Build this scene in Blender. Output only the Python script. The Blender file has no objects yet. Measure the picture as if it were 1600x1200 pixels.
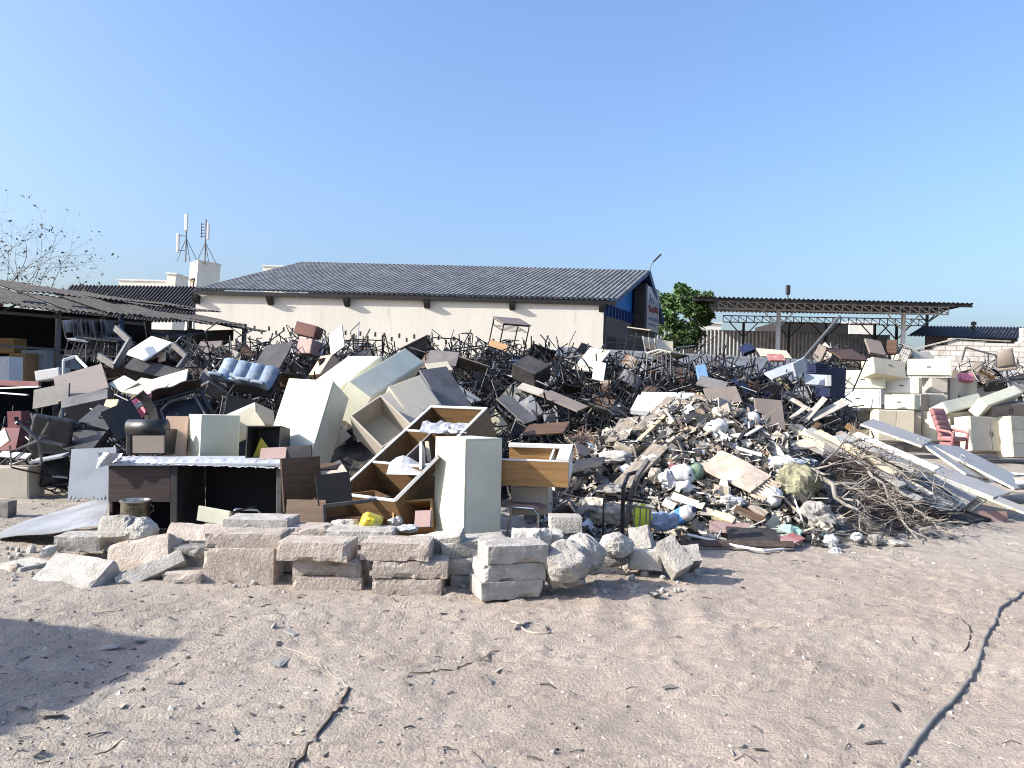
import bpy, math, random
import numpy as np
from mathutils import Vector, Matrix, Euler, noise as mnoise

scene = bpy.context.scene
col = scene.collection
random.seed(7)
R = math.radians

# ------------------------------------------------------------------ camera
CAM = Vector((0.0, 0.0, 1.6))
FPX = 1209.0
cam_rot = Matrix.Rotation(R(90.57), 3, 'X') @ Matrix.Rotation(R(1.7), 3, 'Z')
cd = bpy.data.cameras.new('camera')
cd.sensor_width = 36.0
cd.lens = FPX / 1600 * 36.0
cd.clip_start = 0.05
cd.clip_end = 6000
cam = bpy.data.objects.new('camera', cd)
cam.matrix_world = Matrix.Translation(CAM) @ cam_rot.to_4x4()
col.objects.link(cam)
scene.camera = cam

# ------------------------------------------------------------------ light
SUN_EL, SUN_H = R(30), Vector((0.965, 0.262)).normalized()   # horizontal travel direction of the light
w = bpy.data.worlds.new('World')
scene.world = w
w.use_nodes = True
nt = w.node_tree
nt.nodes.clear()
sky = nt.nodes.new('ShaderNodeTexSky')
sky.sky_type = 'NISHITA'
sky.sun_disc = False
sky.sun_elevation = SUN_EL
sky.sun_rotation = math.atan2(-SUN_H.x, -SUN_H.y) % (2 * math.pi)
sky.altitude = 20
sky.air_density = 1.3
sky.dust_density = 4.0
sky.ozone_density = 6.0
bgn = nt.nodes.new('ShaderNodeBackground')
bgn.inputs['Strength'].default_value = 0.15
out = nt.nodes.new('ShaderNodeOutputWorld')
tint = nt.nodes.new('ShaderNodeMix'); tint.data_type = 'RGBA'; tint.blend_type = 'MULTIPLY'
tint.inputs['Factor'].default_value = 1; tint.inputs[7].default_value = (1.02, .995, 1.06, 1)
nt.links.new(sky.outputs[0], tint.inputs[6])
nt.links.new(tint.outputs[2], bgn.inputs[0])
nt.links.new(bgn.outputs[0], out.inputs[0])
sl = bpy.data.lights.new('sun', 'SUN')
sl.energy = 5.0
sl.angle = R(0.5)
sl.color = (1.0, 0.95, 0.86)
sun = bpy.data.objects.new('sun', sl)
sd = Vector((SUN_H.x * math.cos(SUN_EL), SUN_H.y * math.cos(SUN_EL), -math.sin(SUN_EL)))
sun.rotation_euler = sd.to_track_quat('-Z', 'Y').to_euler()
sun.location = (-20, -8, 20)
col.objects.link(sun)
scene.view_settings.view_transform = 'Standard'
scene.view_settings.look = 'None'
scene.view_settings.gamma = 1
scene.view_settings.exposure = 0.92
scene.render.engine = 'CYCLES'
scene.cycles.max_bounces = 6
scene.cycles.filter_width = 1.05
scene.cycles.use_denoising = True

# ------------------------------------------------------------------ placing
def P(px, py, d):
    """world point seen at photo pixel (px, py) at world depth y = d"""
    v = cam_rot @ Vector(((px - 800) / FPX, (600 - py) / FPX, -1.0))
    return CAM + v * (d / v.y)

def G(px, py, z=0.0):
    v = cam_rot @ Vector(((px - 800) / FPX, (600 - py) / FPX, -1.0))
    return CAM + v * ((z - CAM.z) / v.z)

def frame(O, A, B):
    """right-handed frame with x along O-A, z close to O-B; returns matrix, length x, length z"""
    u = A - O
    lu = u.length
    u = u / lu
    v = B - O
    v = v - u * v.dot(u)
    lv = v.length
    v = v / lv
    y = v.cross(u)
    m = Matrix(((u.x, y.x, v.x, O.x), (u.y, y.y, v.y, O.y), (u.z, y.z, v.z, O.z), (0, 0, 0, 1)))
    return m, lu, lv

def fit(o, a, b):
    return frame(P(*o), P(*a), P(*b))

def TRS(loc, rx=0, ry=0, rz=0, s=1.0):
    return Matrix.Translation(Vector(loc)) @ Euler((rx, ry, rz)).to_matrix().to_4x4() @ Matrix.Diagonal((s, s, s, 1))

# ------------------------------------------------------------------ materials
def srgb(c):
    c = [x / 255 for x in c]
    return tuple(x / 12.92 if x <= .04045 else ((x + .055) / 1.055) ** 2.4 for x in c)

def mat(name, c, rough=.6, var=.15, scale=5.0, bump=0.0, bscale=80.0, metal=0.0, c2=None, mix=(.45, .65),
        c3=None, mix3=(.62, .72), s3=9.0, stretch=(1, 1, 1), rvar=.12, spec=.4, wear=None):
    m = bpy.data.materials.new(name)
    m.use_nodes = True
    t = m.node_tree
    n, l = t.nodes, t.links
    b = n['Principled BSDF']
    tc = n.new('ShaderNodeTexCoord')
    oi = n.new('ShaderNodeObjectInfo')
    mul = n.new('ShaderNodeVectorMath'); mul.operation = 'SCALE'
    mul.inputs[0].default_value = (37.0, 53.0, 29.0)
    l.new(oi.outputs['Random'], mul.inputs['Scale'])
    add = n.new('ShaderNodeVectorMath'); add.operation = 'ADD'
    l.new(tc.outputs['Object'], add.inputs[0]); l.new(mul.outputs[0], add.inputs[1])
    mp = n.new('ShaderNodeMapping'); mp.inputs['Scale'].default_value = stretch
    l.new(add.outputs[0], mp.inputs[0])
    def noise(sc, det=6, rgh=.6):
        k = n.new('ShaderNodeTexNoise')
        k.inputs['Scale'].default_value = sc; k.inputs['Detail'].default_value = det; k.inputs['Roughness'].default_value = rgh
        l.new(mp.outputs[0], k.inputs['Vector'])
        return k
    def ramp(fac, a, z):
        r = n.new('ShaderNodeMapRange'); r.inputs['From Min'].default_value = a; r.inputs['From Max'].default_value = z
        r.interpolation_type = 'SMOOTHSTEP'
        l.new(fac, r.inputs['Value'])
        return r.outputs[0]
    def mixc(f, A, B):
        k = n.new('ShaderNodeMix'); k.data_type = 'RGBA'
        l.new(f, k.inputs['Factor'])
        for s, x in ((k.inputs[6], A), (k.inputs[7], B)):
            if isinstance(x, tuple): s.default_value = (*x, 1)
            else: l.new(x, s)
        return k.outputs[2]
    n1 = noise(scale)
    lo = tuple(max(0, x * (1 - var)) for x in c); hi = tuple(min(1, x * (1 + var)) for x in c)
    cc = mixc(ramp(n1.outputs[0], .3, .7), lo, hi)
    if c2 is not None:
        cc = mixc(ramp(noise(scale * .6 + 1.3, 8, .65).outputs[0], *mix), cc, c2)
    if c3 is not None:
        cc = mixc(ramp(noise(s3, 10, .7).outputs[0], *mix3), cc, c3)
    # each object a little lighter or darker
    hs = n.new('ShaderNodeHueSaturation')
    mr = n.new('ShaderNodeMapRange'); mr.inputs['To Min'].default_value = .9; mr.inputs['To Max'].default_value = 1.07
    l.new(oi.outputs['Random'], mr.inputs['Value']); l.new(mr.outputs[0], hs.inputs['Value'])
    l.new(cc, hs.inputs['Color'])
    l.new(hs.outputs[0], b.inputs['Base Color'])
    rr = n.new('ShaderNodeMapRange'); rr.inputs['To Min'].default_value = max(0.05, rough - rvar); rr.inputs['To Max'].default_value = min(1, rough + rvar)
    l.new(n1.outputs[0], rr.inputs['Value']); l.new(rr.outputs[0], b.inputs['Roughness'])
    b.inputs['Metallic'].default_value = metal
    b.inputs['Specular IOR Level'].default_value = spec
    if bump > 0:
        bn = n.new('ShaderNodeBump'); bn.inputs['Strength'].default_value = bump; bn.inputs['Distance'].default_value = .02
        nb = noise(bscale, 5, .65)
        l.new(nb.outputs[0], bn.inputs['Height']); l.new(bn.outputs[0], b.inputs['Normal'])
    return m

DUST = srgb((176, 160, 140))
RUST = srgb((120, 72, 40))
M = {}
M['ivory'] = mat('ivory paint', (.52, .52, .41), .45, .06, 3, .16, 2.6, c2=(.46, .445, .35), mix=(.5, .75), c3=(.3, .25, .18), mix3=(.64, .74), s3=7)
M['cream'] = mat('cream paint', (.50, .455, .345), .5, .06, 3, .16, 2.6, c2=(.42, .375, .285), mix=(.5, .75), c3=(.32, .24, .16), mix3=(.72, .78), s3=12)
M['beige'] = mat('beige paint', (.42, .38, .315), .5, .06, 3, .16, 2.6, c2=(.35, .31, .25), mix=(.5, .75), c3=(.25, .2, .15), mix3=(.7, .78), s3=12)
M['white'] = mat('white board', (.58, .58, .56), .5, .05, 4, .04, 50, c2=(.55, .53, .49), mix=(.52, .72), c3=(.35, .3, .25), mix3=(.7, .78))
M['bluewhite'] = mat('bluish white board', (.33, .355, .385), .5, .06, 4, .05, 40, c2=(.27, .285, .30), mix=(.5, .75), c3=(.25, .22, .2), mix3=(.7, .78))
M['doorgrey'] = mat('grey white door paint', (.25, .243, .23), .45, .06, 3, .02, 40, c2=(.21, .20, .185), mix=(.5, .75), c3=(.3, .25, .2), mix3=(.68, .76))
M['edge'] = mat('raw pale wood edge', (.58, .54, .45), .8, .25, 20, .2, 60, c2=(.3, .24, .17))
M['grey'] = mat('grey laminate', (.15, .142, .135), .5, .1, 4, .03, 70, c2=(.11, .1, .095))
M['dkgrey'] = mat('dark grey laminate', (.026, .025, .026), .55, .15, 4, .03, 70, c2=(.05, .045, .04))
M['taupe'] = mat('taupe laminate', (.175, .145, .122), .5, .07, 4, .02, 70, c2=(.13, .105, .09), mix=(.5, .75))
M['oakdark'] = mat('dark oak laminate', (.175, .105, .048), .5, .14, 7, .05, 60, stretch=(.35, 3, 6), c2=(.12, .07, .035))
M['wood'] = mat('orange wood laminate', (.30, .175, .07), .5, .14, 7, .05, 60, stretch=(.35, 3, 6), c2=(.23, .125, .05))
M['brown'] = mat('brown wood laminate', (.085, .048, .026), .5, .2, 7, .05, 60, stretch=(.4, 3, 5), c2=(.05, .03, .018))
M['dkwood'] = mat('dark wenge laminate', (.052, .035, .032), .5, .25, 9, .05, 60, stretch=(.3, 3, 9), c2=(.03, .022, .02), c3=(.16, .13, .12), mix3=(.7, .8))
M['peach'] = mat('peach board', (.58, .40, .27), .6, .08, 5, .05, 60, c2=(.5, .34, .24))
M['ply'] = mat('weathered plank', (.24, .205, .165), .85, .25, 8, .3, 50, stretch=(.5, 5, 5), c2=(.14, .115, .09), c3=(.4, .36, .3), mix3=(.62, .75))
M['palewood'] = mat('pale new wood', (.56, .46, .30), .75, .15, 8, .15, 50, stretch=(.5, 5, 5), c2=(.45, .36, .24))
M['black'] = mat('black enamel steel', (.012, .012, .014), .42, .3, 20, 0, spec=.4, c2=(.03, .028, .026), c3=(.07, .042, .026), mix3=(.66, .72), s3=25)
M['steel'] = mat('grey enamel steel', (.11, .11, .115), .4, .2, 20, 0, metal=.3, c2=(.1, .09, .08), c3=(.13, .07, .04), mix3=(.64, .72), s3=25)
M['chrome'] = mat('dull chrome', (.5, .5, .5), .28, .1, 20, 0, metal=.9)
M['whitesteel'] = mat('white painted steel', (.66, .66, .64), .45, .08, 9, 0, c3=(.3, .18, .1), mix3=(.68, .76))
M['leather'] = mat('black leatherette', (.018, .019, .02), .42, .2, 10, .15, 160, spec=.5, c2=(.06, .055, .05), mix=(.55, .8))
M['fabricgrey'] = mat('grey fabric', (.13, .135, .15), .9, .2, 12, .3, 250, c2=(.2, .19, .18))
M['fabricblue'] = mat('dusty blue fabric', (.15, .21, .30), .9, .12, 9, .25, 240, c2=(.27, .30, .33), mix=(.42, .62))
M['maroon'] = mat('maroon leatherette', (.17, .055, .058), .55, .15, 10, .1, 120, c2=(.24, .11, .11), mix=(.5, .8))
M['redbrown'] = mat('red brown laminate', (.13, .045, .03), .5, .15, 7, .05, 60, c2=(.09, .035, .025))
M['redfade'] = mat('faded red leatherette', (.26, .115, .115), .55, .15, 10, .1, 120, c2=(.32, .17, .165), mix=(.5, .8))
M['pinkfab'] = mat('pink fabric', (.56, .2, .26), .8, .2, 12, .2, 120, c2=(.4, .12, .2))
M['pinkboard'] = mat('dusty pink board', (.26, .17, .155), .7, .12, 7, .1, 60, c2=(.28, .2, .185))
M['red'] = mat('faded red plastic', (.30, .12, .11), .6, .15, 7, .05, 60, c2=(.4, .26, .24))
M['navy'] = mat('navy plastic', (.012, .018, .05), .45, .2, 8, 0)
M['blue'] = mat('blue plastic', (.05, .19, .55), .5, .15, 8, 0, c2=(.08, .25, .5))
M['skyblue'] = mat('sky blue plastic', (.14, .26, .45), .5, .12, 8, 0)
M['yellow'] = mat('yellow plastic', (.68, .52, .04), .5, .12, 6, .05, 40, c2=(.55, .46, .18), mix=(.5, .7))
M['lime'] = mat('lime fabric', (.52, .6, .06), .7, .15, 8, .05, 60)
M['green'] = mat('faded green plastic', (.105, .19, .12), .65, .18, 9, .15, 40, c2=(.2, .26, .19))
M['turq'] = mat('turquoise plastic', (.12, .5, .38), .6, .2, 9, 0)
M['bag'] = mat('white plastic bag', (.5, .5, .49), .42, .06, 12, .25, 35, c2=(.6, .6, .6))
M['film'] = mat('milky plastic film', (.42, .42, .42), .3, .1, 14, .3, 30, c2=(.4, .42, .46))
M['sack'] = mat('olive net sack', (.2, .19, .12), .85, .25, 20, .4, 120, c2=(.3, .28, .19))
M['card'] = mat('beige cardboard', (.46, .39, .31), .85, .08, 6, .1, 60, c2=(.37, .30, .235), c3=(.25, .16, .1), mix3=(.7, .75))
M['tin'] = mat('tarnished tin', (.22, .19, .14), .35, .3, 8, .05, 40, metal=.8, c2=(.08, .07, .06))
M['concgrey'] = mat('grey concrete', (.39, .365, .325), .93, .14, 9, 1.0, 45, c2=(.29, .27, .24), c3=(.48, .455, .41), mix3=(.54, .66), s3=11)
M['concpink'] = mat('pinkish concrete', (.425, .365, .308), .93, .15, 9, 1.0, 45, c2=(.35, .285, .235), c3=(.5, .46, .41), mix3=(.54, .66), s3=11)
M['conclight'] = mat('pale concrete', (.48, .455, .40), .93, .12, 9, 1.0, 45, c2=(.38, .36, .32), c3=(.28, .26, .23), mix3=(.62, .72), s3=5)
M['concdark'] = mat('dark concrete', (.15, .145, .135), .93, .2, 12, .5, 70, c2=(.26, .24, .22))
M['plaster'] = mat('cream rendered wall', (.58, .548, .475), .92, .05, .7, .12, 22, c2=(.55, .50, .42), mix=(.5, .72), c3=(.45, .415, .36), mix3=(.56, .74), s3=1.6, stretch=(1.6, 1.6, .22))
M['creamwall'] = mat('cream building wall', (.66, .64, .55), .9, .05, 1, .05, 20)
M['whitewall'] = mat('white wall', (.66, .66, .63), .9, .07, 2, .2, 14, c2=(.55, .53, .49), c3=(.4, .37, .33), mix3=(.68, .76))
M['blockwall'] = mat('white block wall', (.62, .59, .54), .93, .1, 3, .3, 16, c2=(.5, .46, .41), c3=(.4, .35, .3), mix3=(.66, .76))
M['roofgrey'] = mat('grey ribbed sheet', (.20, .202, .205), .55, .12, 1.3, 0, c2=(.14, .143, .148), mix=(.42, .62), c3=(.27, .25, .22), mix3=(.68, .8), s3=3)
M['roofdark'] = mat('dark ribbed sheet', (.04, .039, .038), .9, .2, 1.5, 0, spec=.1, c2=(.08, .07, .065))
M['roofold'] = mat('old asbestos sheet', (.036, .033, .031), .9, .2, 3, .3, 30, c2=(.065, .059, .053), c3=(.02, .03, .028), mix3=(.55, .7))
M['sheetgrey'] = mat('grey sheet fence', (.30, .31, .32), .5, .1, 1, 0, metal=.2, c2=(.22, .22, .22))
M['bluepaint'] = mat('blue painted gable', (.02, .14, .40), .55, .1, 1, 0)
M['dkblue'] = mat('dark blue fascia', (.01, .03, .12), .5, .1, 1, 0)
M['sign'] = mat('grey white sign face', (.33, .33, .33), .4, .05, 2, 0)
M['signred'] = mat('sign red lettering', (.16, .05, .06), .5, .05, 2, 0)
M['signblue'] = mat('sign grey blue lettering', (.14, .16, .2), .5, .05, 2, 0)
M['concslab'] = mat('grey fascia band', (.075, .072, .07), .9, .1, 3, .2, 30)
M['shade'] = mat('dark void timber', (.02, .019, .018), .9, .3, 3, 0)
M['bark'] = mat('dry grey bark', (.19, .17, .145), .95, .3, 14, .4, 60, stretch=(1, 1, .3), c2=(.28, .255, .225))
M['barkdark'] = mat('dark bark', (.07, .05, .04), .95, .3, 14, .4, 60)
M['wispbark'] = mat('pale thin bark', (.13, .118, .1), .95, .3, 14, 0)
M['leafdry'] = mat('dusty olive leaves', (.09, .10, .065), .7, .3, 2, 0, c2=(.12, .11, .06))
M['leaf'] = mat('green leaves', (.05, .10, .025), .6, .35, 1.2, 0, c2=(.09, .15, .04))
M['straw'] = mat('dry reddish straw', (.22, .135, .10), .95, .35, 20, 0, c2=(.3, .23, .17))
M['rubber'] = mat('grey rubber hose', (.19, .175, .155), .8, .15, 9, .1, 60, c2=(.22, .205, .185))
M['canopy'] = mat('blackened sheet', (.018, .018, .02), .7, .2, 2, 0)  # one near black tone over the whole sheet
M['void'] = mat('black lining', (.006, .006, .007), .7, .1, 6, 0)  # paints shade inside the desk and under the eave; plain black on the board
M['antenna'] = mat('antenna grey', (.55, .56, .54), .5, .05, 3, 0)
M['glass'] = mat('dark glass', (.03, .03, .035), .15, .1, 3, 0)
M['frameb'] = mat('blue post paint', (.035, .08, .17), .5, .15, 3, 0)
M['olive'] = mat('olive laminate', (.25, .22, .1), .6, .15, 7, .05, 60)
M['paper'] = mat('scattered paper', (.36, .345, .31), .85, .1, 7, 0)
M['litgrey'] = mat('grey litter', (.27, .255, .23), .85, .2, 7, 0)
M['litbrown'] = mat('brown litter', (.2, .15, .11), .9, .3, 9, 0)
M['litdark'] = mat('dark litter', (.04, .038, .036), .85, .3, 9, 0)
M['litbeige'] = mat('beige litter', (.36, .315, .25), .85, .15, 7, 0)
M['litgreen'] = mat('greenish litter', (.25, .4, .33), .7, .2, 7, 0)
M['litblue'] = mat('bluish litter', (.2, .26, .36), .6, .2, 7, 0)
M['litred'] = mat('reddish litter', (.3, .13, .11), .8, .2, 7, 0)
M['flake'] = mat('pale stone chips', (.46, .41, .36), .9, .2, 3, 0, c2=(.36, .31, .27))
M['flakedark'] = mat('dark chips', (.06, .052, .045), .9, .3, 3, 0)

# ------------------------------------------------------------------ mesh builder
class MB:
    def __init__(s):
        s.v, s.f, s.m = [], [], []
    def add(s, vs, fs, T=None, mi=0):
        o = len(s.v)
        if T is not None:
            vs = [T @ Vector(p) for p in vs]
        s.v += [tuple(p) for p in vs]
        s.f += [tuple(i + o for i in f) for f in fs]
        s.m += [mi] * len(fs)
        return s
    def box(s, x0, y0, z0, x1, y1, z1, T=None, mi=0):
        return s.add([(x0, y0, z0), (x1, y0, z0), (x1, y1, z0), (x0, y1, z0), (x0, y0, z1), (x1, y0, z1), (x1, y1, z1), (x0, y1, z1)],
                     [(0, 3, 2, 1), (4, 5, 6, 7), (0, 1, 5, 4), (1, 2, 6, 5), (2, 3, 7, 6), (3, 0, 4, 7)], T, mi)
    def tube(s, pts, r, n=6, closed=False, T=None, mi=0):
        pts = [Vector(p) for p in pts]
        k = len(pts)
        rs = r if isinstance(r, (list, tuple)) else [r] * k
        vs, fs = [], []
        ref = None
        for i, p in enumerate(pts):
            if closed:
                t = pts[(i + 1) % k] - pts[i - 1]
            else:
                t = pts[min(i + 1, k - 1)] - pts[max(i - 1, 0)]
            if t.length < 1e-9: t = Vector((0, 0, 1))
            t.normalize()
            if ref is None:
                ref = t.orthogonal().normalized()
            else:
                ref = ref - t * ref.dot(t)
                if ref.length < 1e-6: ref = t.orthogonal()
                ref.normalize()
            b = t.cross(ref)
            for j in range(n):
                a = 2 * math.pi * j / n
                vs.append(p + (ref * math.cos(a) + b * math.sin(a)) * rs[i])
        for i in range(k if closed else k - 1):
            a, b2 = i * n, ((i + 1) % k) * n
            for j in range(n):
                fs.append((a + j, a + (j + 1) % n, b2 + (j + 1) % n, b2 + j))
        if not closed:
            fs.append(tuple(range(n - 1, -1, -1)))
            fs.append(tuple((k - 1) * n + j for j in range(n)))
        return s.add(vs, fs, T, mi)
    def prism(s, poly, z0, z1, T=None, mi=0):
        n = len(poly)
        vs = [(x, y, z0) for x, y in poly] + [(x, y, z1) for x, y in poly]
        fs = [tuple(range(n - 1, -1, -1)), tuple(range(n, 2 * n))] + [(i, (i + 1) % n, n + (i + 1) % n, n + i) for i in range(n)]
        return s.add(vs, fs, T, mi)
    def sheet(s, nx, ny, fn, T=None, mi=0, thick=0.0):
        vs = [Vector(fn(i / nx, j / ny)) for j in range(ny + 1) for i in range(nx + 1)]
        W = nx + 1
        fs = [(j * W + i, j * W + i + 1, (j + 1) * W + i + 1, (j + 1) * W + i) for j in range(ny) for i in range(nx)]
        if thick:
            N = len(vs)
            nr = [Vector() for _ in vs]
            for f in fs:
                nn = (vs[f[1]] - vs[f[0]]).cross(vs[f[3]] - vs[f[0]])
                for q in f: nr[q] += nn
            vs2 = [p - q.normalized() * thick for p, q in zip(vs, nr)]
            fs2 = [tuple(N + q for q in reversed(f)) for f in fs]
            rim = [i for i in range(W)] + [j * W + nx for j in range(1, ny + 1)] + [ny * W + i for i in range(nx - 1, -1, -1)] + [j * W for j in range(ny - 1, 0, -1)]
            rf = [(rim[k], N + rim[k], N + rim[(k + 1) % len(rim)], rim[(k + 1) % len(rim)]) for k in range(len(rim))]
            vs = vs + vs2; fs = fs + fs2 + rf
        return s.add(vs, fs, T, mi)
    def lathe(s, prof, n=20, T=None, mi=0):
        vs = [(r * math.cos(2 * math.pi * j / n), r * math.sin(2 * math.pi * j / n), z) for r, z in prof for j in range(n)]
        fs = [(i * n + j, i * n + (j + 1) % n, (i + 1) * n + (j + 1) % n, (i + 1) * n + j) for i in range(len(prof) - 1) for j in range(n)]
        fs.append(tuple(range(n - 1, -1, -1)))
        fs.append(tuple((len(prof) - 1) * n + j for j in range(n)))
        return s.add(vs, fs, T, mi)
    def mesh(s, name, mats, smooth=False):
        me = bpy.data.meshes.new(name)
        me.from_pydata(s.v, [], s.f)
        for m in (mats if isinstance(mats, (list, tuple)) else [mats]):
            me.materials.append(M[m] if isinstance(m, str) else m)
        if any(s.m): me.polygons.foreach_set('material_index', s.m)
        if smooth: me.polygons.foreach_set('use_smooth', [True] * len(s.f))
        me.update()
        return me
    def build(s, name, mats, parent=None, Mx=None, smooth=False, bevel=0.0, seg=1):
        o = bpy.data.objects.new(name, s.mesh(name, mats, smooth))
        col.objects.link(o)
        if parent is not None: o.parent = parent
        if Mx is not None: o.matrix_world = Mx
        if bevel:
            b = o.modifiers.new('bevel', 'BEVEL'); b.width = bevel; b.segments = seg; b.limit_method = 'ANGLE'; b.angle_limit = R(40)
        return o

def tag(o, label=None, cat=None, group=None, kind=None):
    if label: o['label'] = label
    if cat: o['category'] = cat
    if group: o['group'] = group
    if kind: o['kind'] = kind
    if cat and not kind: o['kind'] = 'thing'
    return o

def root(name, Mx, label, cat, group=None):
    o = bpy.data.objects.new(name, None)
    o.empty_display_size = .1
    col.objects.link(o)
    o.matrix_world = Mx
    return tag(o, label, cat, group)

KIDS = {}
def dup(src, Mx, label=None, group=None):
    """a copy of a thing with its parts and sub-parts"""
    r = src.copy(); col.objects.link(r); r.matrix_world = Mx
    if label: r['label'] = label
    if group: r['group'] = group
    for ch in KIDS.setdefault(src.name, list(src.children)):
        c = ch.copy(); col.objects.link(c); c.parent = r
        for g in KIDS.setdefault(ch.name, list(ch.children)):
            d = g.copy(); col.objects.link(d); d.parent = c
    return r

def frac(v, sc, seed=0.0, oct=4):
    return mnoise.fractal(Vector(v) * sc + Vector((seed, seed * 1.7, -seed)), 1.0, 2.0, oct)

def lump(L, W, H, seg=.035, chip=.02, rough=.006, seed=0.0, skew=0.0):
    """a cast block with knocked corners and a worn surface, base centre at the origin"""
    nx, ny, nz = max(3, int(L / seg)), max(3, int(W / seg)), max(2, int(H / seg))
    idx, vs, fs = {}, [], []
    def vert(i, j, k):
        if (i, j, k) in idx: return idx[(i, j, k)]
        p = Vector((L * (i / nx - .5), W * (j / ny - .5), H * (k / nz)))
        q = Vector((2 * (i / nx) - 1, 2 * (j / ny) - 1, 2 * (k / nz) - 1))
        ed = sorted((abs(q.x), abs(q.y), abs(q.z)))
        c = Vector((0, 0, H / 2))
        nz_ = frac(p, 6, seed)
        e1 = max(0.0, (ed[1] - .86) / .14)
        cc = max(0.0, nz_ * 1.5 - .1) * e1 * chip * .75 + e1 * e1 * chip * .10
        d = (p - c)
        if d.length > 0:
            p = p - Vector((math.copysign(cc, d.x) if abs(q.x) > .86 else 0, math.copysign(cc, d.y) if abs(q.y) > .86 else 0, math.copysign(cc, d.z) if abs(q.z) > .86 else 0))
        nn = Vector((frac(p, 14, seed + 3), frac(p, 14, seed + 9), frac(p, 14, seed + 17)))
        p = p + nn * rough * .3 + Vector((frac(p, 2.5, seed + 5), frac(p, 2.5, seed + 6), frac(p, 2.5, seed + 8))) * rough * .3
        p.x += skew * p.z
        idx[(i, j, k)] = len(vs); vs.append(p)
        return idx[(i, j, k)]
    for k, flip in ((0, True), (nz, False)):
        for i in range(nx):
            for j in range(ny):
                f = (vert(i, j, k), vert(i + 1, j, k), vert(i + 1, j + 1, k), vert(i, j + 1, k))
                fs.append(tuple(reversed(f)) if flip else f)
    for j, flip in ((0, False), (ny, True)):
        for i in range(nx):
            for k in range(nz):
                f = (vert(i, j, k), vert(i + 1, j, k), vert(i + 1, j, k + 1), vert(i, j, k + 1))
                fs.append(tuple(reversed(f)) if flip else f)
    for i, flip in ((0, True), (nx, False)):
        for j in range(ny):
            for k in range(nz):
                f = (vert(i, j, k), vert(i, j + 1, k), vert(i, j + 1, k + 1), vert(i, j, k + 1))
                fs.append(tuple(reversed(f)) if flip else f)
    return MB().add(vs, fs)

def boulder(r, seed, sc=(1, 1, 1), n=30, amp=.2):
    mb = MB()
    prof = []
    vs = []
    for i in range(n + 1):
        th = math.pi * i / n
        for j in range(2 * n):
            ph = math.pi * j / n
            d = Vector((math.sin(th) * math.cos(ph), math.sin(th) * math.sin(ph), math.cos(th)))
            k = r * (1 + amp * frac(d, 1.1, seed, 3) + amp * .3 * frac(d, 4, seed + 2, 3))
            # facet it: clip against a few planes
            for q in range(7):
                rnd = random.Random(seed * 31 + q)
                pn = Vector((rnd.gauss(0, 1), rnd.gauss(0, 1), rnd.gauss(0, 1))).normalized()
                c = d.dot(pn)
                if c > .3: k = min(k, r * .85 / c * (1 + .05 * frac(d, 3, seed + q, 4)))
            vs.append(Vector((d.x * k * sc[0], d.y * k * sc[1], d.z * k * sc[2])))
    W = 2 * n
    fs = [(i * W + j, (i + 1) * W + j, (i + 1) * W + (j + 1) % W, i * W + (j + 1) % W) for i in range(n) for j in range(W)]
    return mb.add(vs, fs)

# ================================================================== GROUND
rng = np.random.default_rng(3)
VG = {}
def vnoise(x, y, seed):
    """smooth value noise on arrays"""
    if seed not in VG: VG[seed] = np.random.default_rng(seed).random((256, 256))
    g = VG[seed]
    xi = np.floor(x).astype(int); yi = np.floor(y).astype(int)
    fx = x - xi; fy = y - yi
    fx = fx * fx * (3 - 2 * fx); fy = fy * fy * (3 - 2 * fy)
    a = g[xi % 256, yi % 256]; b = g[(xi + 1) % 256, yi % 256]
    c = g[xi % 256, (yi + 1) % 256]; d = g[(xi + 1) % 256, (yi + 1) % 256]
    return (a * (1 - fx) + b * fx) * (1 - fy) + (c * (1 - fx) + d * fx) * fy - .5

def ground_z(x, y):
    x = np.asarray(x, float); y = np.asarray(y, float)
    near = np.clip(1 - (np.hypot(x, y - 5) - 9) / 14, 0, 1)
    z = .10 * vnoise(x * .45, y * .45, 1) + .05 * vnoise(x * 1.3 + 9, y * 1.3, 2) + .022 * vnoise(x * 3.7, y * 3.7, 3)
    c = vnoise(x * 9, y * 9, 4)
    rg = np.abs(vnoise(x * 5.5 + 3 * vnoise(x * 1.1, y * 1.1, 21), y * 8, 22)); z += .022 * np.exp(-(rg / .05) ** 2) * (vnoise(x * .8, y * .8, 23) > -.1)
    z += .03 * np.where(c > .12, c, 0) + .016 * vnoise(x * 14, y * 11, 5) + .010 * vnoise(x * 26, y * 26, 6)
    # churned wheel ruts running away to the right, and a soft berm
    wob = .25 * vnoise(x * .5, y * .2, 8)
    for k, (x0, am) in enumerate(((.55, .03), (.95, .035), (1.35, .03))):
        u = x - x0 - wob - (y - 5.6) * .1
        z += am * np.exp(-(u / .09) ** 2) * np.exp(-((y - 5.65) / .45) ** 2)
    for k2 in range(5):
        a0 = .10 + .22 * vnoise(np.array([k2 * 3.3]), np.array([1.0]), 31)[0]; u2 = y - (3.5 + k2 * .62) - a0 * x - .3 * vnoise(x * .35 + k2, y * 0 + k2, 32)
        z += .018 * np.sin(u2 * 42) * np.exp(-(u2 / .12) ** 2) * (1 + .6 * np.sin(x * 36 + k2))
    v = y - 4.35 - .16 * x - .12 * vnoise(x * 1.1, y * 0 + 3, 9)
    z += .05 * np.exp(-(v / .16) ** 2) * np.exp(-((x - .3) / 1.3) ** 2)
    v2 = y - 5.35 - .30 * (x - 2) - .1 * vnoise(x * .9, y * 0 + 7, 10)
    z += .035 * np.exp(-(v2 / .3) ** 2) * np.exp(-((x - 2.2) / 1.6) ** 2)
    return z * near * .8

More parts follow.
